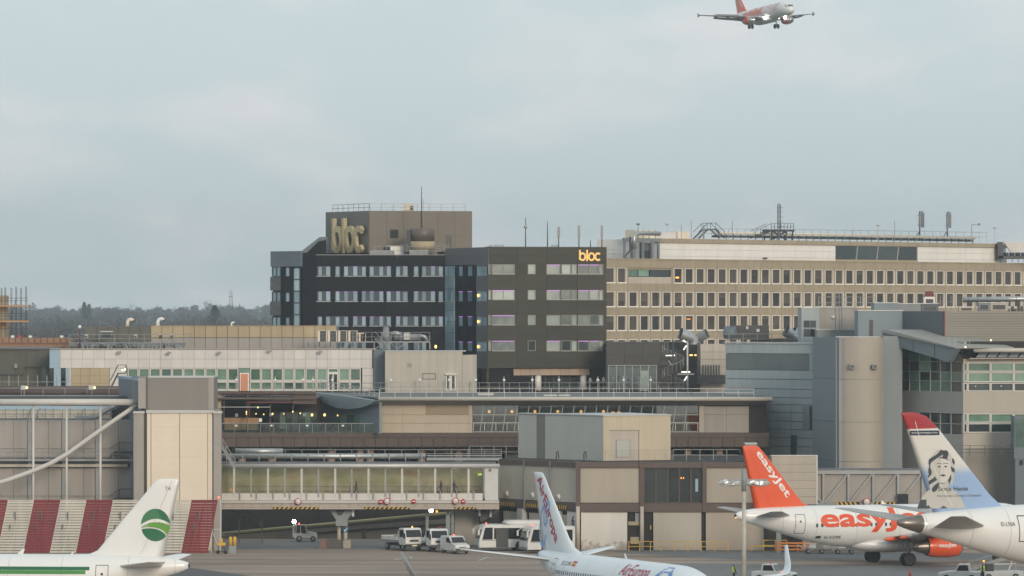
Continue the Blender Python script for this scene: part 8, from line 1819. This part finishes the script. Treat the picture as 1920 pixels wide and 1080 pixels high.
# ================================================================ vehicles
def wheel_at(parent, x, y, r, w, m_rim=grey_steel):
    e = bpy.data.objects.new('wheel', None); C.objects.link(e); e.parent = parent; e.location = (x, y, r); e.empty_display_size = .2
    MB().lathe([(-w / 2, r * .7), (-w * .4, r * .95), (0, r), (w * .4, r * .95), (w / 2, r * .7)], (0, 0, 0), (0, 1, 0), 20).build('tyre', black, e)
    MB().lathe([(-w * .52, r * .2), (-w * .5, r * .6), (w * .5, r * .6), (w * .52, r * .2)], (0, 0, 0), (0, 1, 0), 16).build('rim', m_rim, e)
def beacon(parent, x, y, z, m_=lamp_orange): MB().lathe([(0, .09), (.14, .08), (.18, .03)], (x, y, z), (0, 0, 1), 10).build('beacon', m_, parent)
def flatbed(px, Y, hd, label, lit, rear_kit):
    e = empty('flatbed_truck', (PX(px, Y), Y, 0), hd, label, 'truck', 'white flatbed trucks under the walkway')
    # cab: raked front, x forward
    MB().prism([(-.1, .75), (-.1, 2.3), (.05, 2.4), (1.0, 2.4), (1.18, 2.3), (1.5, 1.45), (1.55, .75), (1.35, .62), (.1, .62)], -.98, .98).build('cab', vehicle_white, e, bevel=.06)
    MB().add([(1.245, -.84, 2.2), (1.245, .84, 2.2), (1.535, .88, 1.48), (1.535, -.88, 1.48)], [(0, 1, 2, 3)]).build('windscreen', vehicle_glass, e)
    for sd in (-1, 1): MB().prism([(.1, 1.45), (1.2, 1.45), (.98, 2.2), (.1, 2.2)], sd * .985, sd * .995).build('side_window', vehicle_glass, e); MB().box(1.35, 1.5, sd * 1.0, sd * 1.18, 1.35, 1.85).build('mirror', black, e); MB().box(1.5, 1.58, sd * .86 - .12, sd * .86 + .12, .85, 1.05).build('headlight', mat('headlamp', (.8, .8, .75), .15, var=0), e)
    MB().box(1.45, 1.62, -.97, .97, .45, .74).build('bumper', dark_steel, e); MB().box(1.56, 1.585, -.5, .5, 1.0, 1.2).build('grille', dark_steel, e); MB().box(1.622, 1.63, -.28, .28, .52, .66).build('number_plate', mat('plate', (.75, .7, .45), .5, var=0), e)
    MB().box(-3.9, 1.3, -.42, .42, .48, .72).build('chassis', dark_steel, e)
    MB().box(-4.0, -.2, -1.02, 1.02, .95, 1.08).build('bed', grey_steel, e); m = MB().box(-4.0, -.2, -1.03, -.98, 1.08, 1.45).box(-4.0, -.2, .98, 1.03, 1.08, 1.45).box(-4.05, -4.0, -1.03, 1.03, 1.08, 1.5).build('side_board', vehicle_white, e)
    MB().box(-.25, -.15, -1.0, 1.0, 1.08, 2.1).build('headboard', pale_steel, e)
    if rear_kit:
        for k, (a, b) in enumerate(((-1.4, .2), (-1.9, -.4), (-.9, .5))): MB().box(a, a + .45, b - .25, b + .25, 1.1, 1.55 + .12 * k).build('load_box', (pale_steel, vehicle_white, grey_panel)[k], e)
    for sd in (-.85, .85): wheel_at(e, .75, sd, .38, .26); wheel_at(e, -2.9, sd, .38, .34)
    beacon(e, .5, .3, 2.4, lamp_orange if lit else red_paint)
    return e
flatbed(764, 528.5, R(-62), 'white flatbed truck with a lit orange beacon, the further left of two', True, True)
flatbed(816, 526.5, R(-70), 'white flatbed truck between the other flatbed and the small van', False, False)
# small van
e = empty('van', (PX(853, 522.5), 522.5, 0), R(-66), 'small white van with a red beacon beside the flatbed trucks', 'van')
body = [(-1.95, .35), (-2.0, 1.0), (-1.95, 1.7), (-1.75, 1.8), (.2, 1.8), (.45, 1.72), (1.05, 1.12), (1.85, .95), (2.0, .8), (2.02, .4), (1.8, .3), (-1.8, .3)]
MB().prism(body, -.82, .82).build('body', vehicle_white, e, bevel=.08); MB().add([(.48, -.66, 1.66), (.48, .66, 1.66), (1.06, .74, 1.13), (1.06, -.74, 1.13)], [(0, 1, 2, 3)]).build('windscreen', vehicle_glass, e).location = (.03, 0, .03)
for sd in (-1, 1): MB().prism([(-.35, 1.15), (.75, 1.15), (.38, 1.62), (-.35, 1.62)], sd * .825, sd * .84).build('side_window', vehicle_glass, e); MB().box(1.9, 2.02, sd * .62 - .14, sd * .62 + .14, .72, .88).build('headlight', MATS['headlamp'], e); MB().box(.75, .9, sd * .84, sd * .98, 1.12, 1.28).build('mirror', black, e); wheel_at(e, 1.25, sd * .72, .3, .2); wheel_at(e, -1.3, sd * .72, .3, .2)
MB().box(1.95, 2.08, -.78, .78, .28, .58).build('bumper', dark_steel, e); MB().box(2.082, 2.09, -.26, .26, .42, .54).build('number_plate', MATS['plate'], e); MB().box(2.0, 2.035, -.35, .35, .66, .74).build('grille', dark_steel, e); beacon(e, -.3, 0, 1.8, lamp_red)
# baggage tractor
e = empty('baggage_tug', (PX(571, 549.5), 549.5, 0), R(4), 'white baggage tug with a small cab parked in the shade below the floodlight', 'tug')
MB().prism([(-1.15, .35), (-1.15, .9), (-.35, .95), (-.1, .85), (.25, .9), (.35, 1.1), (1.25, .95), (1.35, .85), (1.35, .35)], -.6, .6).build('body', vehicle_white, e, bevel=.04)
m = MB(); [m.bar(a, b, .08) for sd in (-.55, .55) for a, b in (((-.95, sd, .9), (-.9, sd, 1.75)), ((-.45, sd, .9), (-.45, sd, 1.78)), ((.3, sd, 1.05), (.05, sd, 1.75)))]; m.box(-.98, .12, -.6, .6, 1.75, 1.85); m.build('cab_frame', vehicle_white, e)
MB().box(-.88, .05, -.5, .5, .95, 1.74).build('cab_glass', vehicle_glass, e); MB().box(-1.3, -1.1, -.55, .55, .5, 1.75).build('rear_screen', pale_steel, e); beacon(e, -.6, 0, 1.85, lamp_red)
for sd in (-.52, .52): wheel_at(e, -.6, sd, .33, .26); wheel_at(e, .9, sd, .31, .24)
# apron buses
def bus(px, Y, hd, L, label, hump):
    e = empty('apron_bus', (PX(px, Y), Y, 0), hd, label, 'bus', 'white apron buses beside the pier'); H_ = 2.75
    prof = [(-L, .35), (-L, H_ - .1), (-L + .1, H_), (-.5, H_), (-.15, H_ - .18), (.25, 1.3), (.3, .9), (.25, .35)]
    MB().prism(prof, -1.45, 1.45).build('body', vehicle_white, e, bevel=.1)
    MB().add([(-.17, -1.25, H_ - .3), (-.17, 1.25, H_ - .3), (.27, 1.3, 1.3), (.27, -1.3, 1.3)], [(0, 1, 2, 3)]).build('windscreen', vehicle_glass, e).location = (.035, 0, .02)
    for sd in (-1, 1):
        MB().box(-L + .3, -1.3, sd * 1.455, sd * 1.47, 1.25, H_ - .35).build('side_glazing', vehicle_glass, e); MB().prism([(-1.15, 1.2), (-.05, 1.2), (-.35, H_ - .3), (-1.15, H_ - .3)], sd * 1.455, sd * 1.47).build('side_window', vehicle_glass, e)
        for a in ((-2.8,) if sd < 0 else (-2.8, -L + 2.4)): MB().box(a, a + 1.3, sd * 1.46, sd * 1.485, .4, H_ - .4).build('door', mat('bus_door', (.05, .052, .056), .2, var=.05), e)
        for x in (-1.9 - 2.2, -L + 2.0): wheel_at(e, x, sd * 1.3, .46, .3); MB().lathe([(0, .58), (.02, .58)], (x, sd * 1.44, .5), (0, sd, 0), 18).build('wheel_arch', black, e)
        MB().box(.2, .32, sd * 1.1 - .2, sd * 1.1 + .2, .7, .88).build('headlight', MATS['headlamp'], e); MB().bar((0, sd * 1.4, 2.5), (.35, sd * 1.6, 2.2), .06).box(.28, .45, sd * 1.55, sd * 1.75, 1.7, 2.25).build('mirror', vehicle_white, e)
    MB().box(.2, .34, -1.4, 1.4, .33, .6).build('bumper', grey_steel, e); MB().box(-2.0, 0, -1.46, 1.46, 1.08, 1.14).build('trim', grey_panel, e)
    if hump: MB().prism([(-L + 1, H_), (-3.2, H_), (-2.5, H_ + .1), (-2.9, H_ + .42), (-L + 1, H_ + .42)], -1.1, 1.1).build('roof_unit', vehicle_white, e, bevel=.06)
    beacon(e, -.7, 0, H_, lamp_red); return e
bus(899, 528.5, R(180 + 10), 8.6, 'long white apron bus with a roof hump, mostly behind the second bus', True)
bus(986, 523.6, R(180 + 18), 4.9, 'white apron bus half hidden by the red lettered tail', False)
# white tug by the far winglet, trailers and barriers by the pier
def tractor(px, Y, hd, label):
    e = empty('pushback_tug', (PX(px, Y), Y, 0), hd, label, 'tug')
    MB().prism([(-1.9, .35), (-1.9, 1.05), (-.3, 1.1), (.9, 1.1), (1.9, .95), (2.0, .8), (2.0, .35)], -.95, .95).build('body', vehicle_white, e, bevel=.06); MB().prism([(-1.0, 1.08), (-.9, 1.75), (.1, 1.75), (.45, 1.08)], -.85, .85).build('cab', vehicle_white, e, bevel=.05)
    for sd in (-1, 1): MB().prism([(-.8, 1.15), (-.75, 1.65), (.02, 1.65), (.28, 1.15)], sd * .855, sd * .87).build('side_window', vehicle_glass, e); wheel_at(e, 1.2, sd * .85, .4, .3); wheel_at(e, -1.1, sd * .85, .4, .3)
    MB().add([(.13, -.7, 1.66), (.13, .7, 1.66), (.46, .75, 1.14), (.46, -.75, 1.14)], [(0, 1, 2, 3)]).build('windscreen', vehicle_glass, e).location = (.03, 0, .01)
    MB().box(1.98, 2.05, -.6, .6, .55, .8).build('grille', dark_steel, e); MB().box(-1.95, -1.88, -.8, .8, .5, .9).build('rear_panel', dark_steel, e); beacon(e, -.4, .3, 1.75, orange_paint); return e
tractor(1451, 466, R(-20), 'white pushback tug partly hidden behind the far winglet'); tractor(1800, 466, R(172), 'white baggage tractor at the bottom right under the wide body tail')
e = empty('belt_loader', (PX(1868, 470), 470, 0), R(12), 'belt loader with a raised conveyor under the wide body tail at bottom right', 'loader')
MB().prism([(-1.6, .35), (-1.6, .9), (2.4, .9), (2.4, .35)], -.9, .9).build('chassis', vehicle_white, e, bevel=.05); a = Vector((-2.6, 0, .95)); b = Vector((3.2, 0, 2.7)); MB().bar(a, b, .8, .12).build('belt', black, e); m = MB(); [m.bar(a + Vector((0, o_, .06)), b + Vector((0, o_, .06)), .08, .26) for o_ in (-.45, .45)]; [m.bar(a + Vector((0, .45, .7)), b + Vector((0, .45, .7)), .05)]; [m.bar(a.lerp(b, k / 5) + Vector((0, .45, 0)), a.lerp(b, k / 5) + Vector((0, .45, .7)), .05) for k in range(6)]; m.build('conveyor_frame', grey_steel, e)
MB().bar((1.2, 0, .9), (1.6, 0, 2.1), .14).build('lift_ram', pale_steel, e); MB().box(-1.2, -.5, -.85, -.2, .9, 1.6).build('seat_box', dark_steel, e); [wheel_at(e, x, sd * .8, .34, .25) for x in (-1.0, 1.6) for sd in (-1, 1)]; beacon(e, -1.4, -.6, 1.75, lamp_orange); MB().bar((-1.4, -.6, .9), (-1.4, -.6, 1.75), .06).build('beacon_post', grey_steel, e)
e = empty('tow_bar', (PX(1875, 478), 478, 0), R(5), 'white tow bar on small wheels below the wide body fuselage', 'tow bar'); MB().tube([(-1.9, 0, 1.05), (1.5, 0, 1.12)], .09, 8).build('bar', pale_steel, e); MB().bar((1.5, 0, 0), (1.5, 0, 1.1), .12).bar((-1.9, 0, .4), (-1.9, 0, 1.05), .1).build('stand', grey_steel, e); wheel_at(e, -1.9, -.1, .38, .2, pale_steel)
def dolly(px, Y, label, load):
    e = empty('baggage_dolly', (PX(px, Y), Y, 0), 0, label, 'trolley', 'baggage dollies by the pier'); MB().box(-1.1, 1.1, -.6, .6, .48, .58).build('deck', grey_steel, e); m = MB(); [m.bar((x, y, .58), (x, y, 1.05), .06) for x in (-1.05, 1.05) for y in (-.55, .55)]; m.bar((-1.05, -.55, 1.05), (1.05, -.55, 1.05), .05); m.bar((-1.1, 0, .5), (-1.8, 0, .9), .07); m.build('frame', pale_steel, e); [wheel_at(e, x, y, .24, .16) for x in (-.7, .7) for y in (-.5, .5)]
    if load: MB().box(-.6, .1, -.4, .4, .6, 1.0).build('case', vehicle_white, e); MB().box(.2, .8, -.4, .4, .6, .85).build('case', grey_panel, e)
dolly(1528, 522, 'empty grey baggage dolly under the orange tailed fuselage, left one', True); dolly(1583, 521, 'grey baggage dolly under the orange tailed fuselage, right one', True)
def barrier(px0, px1, Y, zt_, m_, label, step, rails, name='barrier'):
    x0, x1 = PX(px0, Y), PX(px1, Y); m = MB(); n = max(1, round((x1 - x0) / step)); [m.bar((x0 + (x1 - x0) * k / n, Y, 0), (x0 + (x1 - x0) * k / n, Y, zt_), .09) for k in range(n + 1)]; [m.bar((x0, Y, zt_ * q), (x1, Y, zt_ * q), .08, w) for q, w in rails]; return tag(m.build(name, m_), label, 'barrier')
barrier(1179, 1240, 526.5, 1.05, yellow_paint, 'thin yellow guard rail at the foot of the pier, left stretch by the dark doorway', 1.1, ((1, .07), (.5, .07))); barrier(1240, 1365, 526.3, 1.05, yellow_paint, 'long thin yellow guard rail along the beige pier doors', 1.4, ((1, .06), (.5, .06)))
barrier(1408, 1456, 525.5, .62, yellow_paint, 'low yellow bench shaped guard left of the orange barrier', 2.2, ((1, .14),)); barrier(1457, 1515, 525, 1.0, orange_paint, 'orange slatted barrier behind the winglet', 1.0, ((.95, .16), (.65, .16), (.3, .16))); barrier(1516, 1540, 525.4, 1.0, orange_paint, 'short orange slatted barrier right of the longer one', 1.2, ((.95, .14), (.6, .14))); barrier(1432, 1475, 527, 1.15, yellow_paint, 'yellow guard rail behind the orange barrier', 1.2, ((1, .07), (.55, .07)))
# traffic cone
e = empty('traffic_cone', (PX(1706, 474), 474, 0), 0, 'red traffic cone on the apron below the orange engine', 'cone'); MB().box(-.22, .22, -.22, .22, 0, .05).build('base', black, e); MB().lathe([(.05, .17), (.85, .03)], (0, 0, 0), (0, 0, 1), 14).build('cone', mat('cone_red', (.6, .05, .03), .5, var=.05), e)
# ---------------------------------------------------------------- apron lamp mast with wrapped heads
e = empty('apron_lamp', (PX(1395, 452), 452, 0), 0, 'pale apron lamp post with two foil wrapped lamp heads in front of the orange tail', 'lamp post'); zz = PZ(905, 452)
conc = mat('mast_paint', (0.46, 0.44, 0.39), .7, var=.18, scale=1.2, streak=.15)
MB().tube([(0, 0, 0), (0, 0, PZ(920, 452))], [.23, .17], 14).build('mast', conc, e); MB().tube([(0, 0, PZ(921, 452)), (0, 0, PZ(880, 452))], .22, 12).build('sleeve', grey_panel, e); MB().box(-2.0, 2.1, -.08, .08, zz + .18, zz + .32).build('crossarm', grey_steel, e)
foil_m = mat('wrapped_foil', (0.50, 0.51, 0.50), .3, metal=.35, var=.45, scale=3.0)
for sd in (-1, 1):
    r7 = random.Random(sd + 5); prof = [(.25, .16), (.5, .25), (.85, .22), (1.0, .29), (1.3, .27), (1.45, .31), (1.75, .28), (2.1, .2), (2.35, .05)]
    m = MB().lathe([(a, b * r7.uniform(.9, 1.1)) for a, b in prof], (0, 0, zz - .02), (sd, 0, -.02), 12); m.v = [(x, y + r7.uniform(-.04, .04), z + r7.uniform(-.05, .05)) for x, y, z in m.v]; m.sm = [False] * len(m.f); m.build('wrapped_head', foil_m, e)

# ================================================================ people
skin_tone = mat('skin_tone', (0.42, 0.27, 0.20), .6, var=.05); hair_dark = mat('hair_dark', (0.03, 0.024, 0.02), .8, var=.1); navy_cloth = mat('navy_cloth', (0.025, 0.028, 0.045), .9, var=.15, scale=4); dark_coat = mat('dark_coat', (0.022, 0.02, 0.022), .9, var=.2, scale=4); hivis = mat('hivis_vest', (0.45, 0.62, 0.03), .7, var=.1, scale=5)
def person(loc, rz, label, coat, trousers, stride=.25, arm=.12, vest=False, bag=False, coat_len=.0):
    root = empty('person', loc, rz, label, 'person'); root.scale = (1.12, 1.18, 1.03)
    # one continuous body: joints with radii, skinned; faces +x
    J = {'pel': ((0, 0, .95), .15), 'wai': ((0, 0, 1.12), .15), 'che': ((.01, 0, 1.34), .17), 'nek': ((.01, 0, 1.50), .065), 'hd0': ((.03, 0, 1.60), .095), 'hd1': ((.03, 0, 1.70), .085)}
    E = [('pel', 'wai'), ('wai', 'che'), ('che', 'nek'), ('nek', 'hd0'), ('hd0', 'hd1')]
    for n, sd, st in (('l', 1, stride), ('r', -1, -stride)):
        J['hip' + n] = ((0, sd * .10, .90), .105); J['kne' + n] = ((st * .5 + .03, sd * .10, .50), .07); J['ank' + n] = ((st, sd * .10, .09), .05); J['toe' + n] = ((st + .17, sd * .11, .05), .04)
        J['sho' + n] = ((0, sd * .20, 1.42), .075); J['elb' + n] = ((-st * arm * 2, sd * .27, 1.14), .055); J['wri' + n] = ((-st * arm * 4 + .1, sd * .25, .92), .04); J['han' + n] = ((-st * arm * 4 + .15, sd * .24, .83), .04)
        E += [('pel', 'hip' + n), ('hip' + n, 'kne' + n), ('kne' + n, 'ank' + n), ('ank' + n, 'toe' + n), ('che', 'sho' + n), ('sho' + n, 'elb' + n), ('elb' + n, 'wri' + n), ('wri' + n, 'han' + n)]
    ks = list(J); me = bpy.data.meshes.new('body'); me.from_pydata([J[k][0] for k in ks], [(ks.index(a), ks.index(b)) for a, b in E], [])
    o = bpy.data.objects.new('body', me); C.objects.link(o); sk = o.modifiers.new('skin', 'SKIN'); sk.use_smooth_shade = True; lay = me.skin_vertices[0].data if me.skin_vertices else None
    if lay is None:
        bm = bmesh.new(); bm.from_mesh(me); bm.verts.layers.skin.verify(); bm.to_mesh(me); bm.free(); lay = me.skin_vertices[0].data
    for i, k in enumerate(ks): lay[i].radius = (J[k][1] * (1.0 if k not in ('che', 'wai', 'pel') else .8), J[k][1]); lay[i].use_root = (k == 'pel')
    o.modifiers.new('sub', 'SUBSURF').levels = 1
    bpy.context.view_layer.update(); dg = bpy.context.evaluated_depsgraph_get(); me2 = bpy.data.meshes.new_from_object(o.evaluated_get(dg)); bpy.data.objects.remove(o)
    for mm in (coat, trousers, skin_tone, hair_dark, black): me2.materials.append(mm)
    for p in me2.polygons:
        c = p.center; hand = c.z < .90 and c.z > .75 and abs(c.y) > .20
        p.material_index = 3 if c.z > 1.66 or (c.z > 1.56 and c.x < .01) else 2 if (c.z > 1.51 or hand) else 0 if c.z > .92 - coat_len and not (hand) else 4 if c.z < .09 else 1
    b = bpy.data.objects.new('body', me2); C.objects.link(b); b.parent = root
    MB().tube([(.12, 0, 1.615), (.135, 0, 1.60)], .018, 6).build('nose', skin_tone, root)
    if vest:
        v = MB(); n = 20
        for z, rx, ry in ((.98, .17, .205), (1.15, .165, .205), (1.32, .175, .225), (1.44, .15, .20), (1.48, .10, .12)): v.v += [(math.cos(6.2832 * k / n) * rx, math.sin(6.2832 * k / n) * ry, z) for k in range(n)]
        for i in range(4):
            for k in range(n): v.f.append((i * n + k, i * n + (k + 1) % n, (i + 1) * n + (k + 1) % n, (i + 1) * n + k)); v.mi.append(0 if i != 1 or k % 2 else 0); v.sm.append(True)
        v.build('vest', hivis, root); t_ = MB().lathe([(0, .205), (.05, .207)], (0, 0, 1.1), (0, 0, 1), 20); t_.v = [(x * .84, y * 1.02, z) for x, y, z in t_.v]; t_.build('reflective_band', pale_steel, root)
    return root
def case(loc, label):
    e = empty('suitcase', loc, 0, label, 'suitcase'); MB().box(-.2, .2, -.13, .13, .06, .62).build('shell', dark_coat, e, bevel=.04); MB().bar((-.1, .1, .62), (-.1, .1, .95), .02).bar((.1, .1, .62), (.1, .1, .95), .02).bar((-.1, .1, .95), (.1, .1, .95), .03).build('handle', grey_steel, e)
person((PX(1376, 465), 465, 0), R(15), 'person in dark clothes and a yellow high visibility vest standing near the lamp post', navy_cloth, navy_cloth, .08, .15, True)
person((PX(1843, 466.5), 466.5, 0), R(160), 'person in a yellow high visibility vest beside the belt loader', navy_cloth, navy_cloth, .15, .2, True)
zf_ = PZ(925, 536) - .45
person((PX(668, 537.6), 537.6, zf_), R(175), 'person in a dark coat walking inside the glazed walkway, leftmost of three', dark_coat, dark_coat, .3, .15, coat_len=.25)
person((PX(827, 537.6), 537.6, zf_), R(190), 'person in dark clothes walking inside the glazed walkway, middle of three', dark_coat, navy_cloth, .2, .15, coat_len=.1)
person((PX(851, 537.4), 537.4, zf_), R(10), 'person in dark clothes in the glazed walkway, rightmost, partly behind a mullion', dark_coat, navy_cloth, .3, .2)
case((PX(822, 537.3), 537.3, zf_), 'dark wheeled suitcase beside the middle walker in the glazed walkway'); case((PX(858, 537.3), 537.3, zf_), 'dark wheeled suitcase beside the rightmost walker in the glazed walkway')
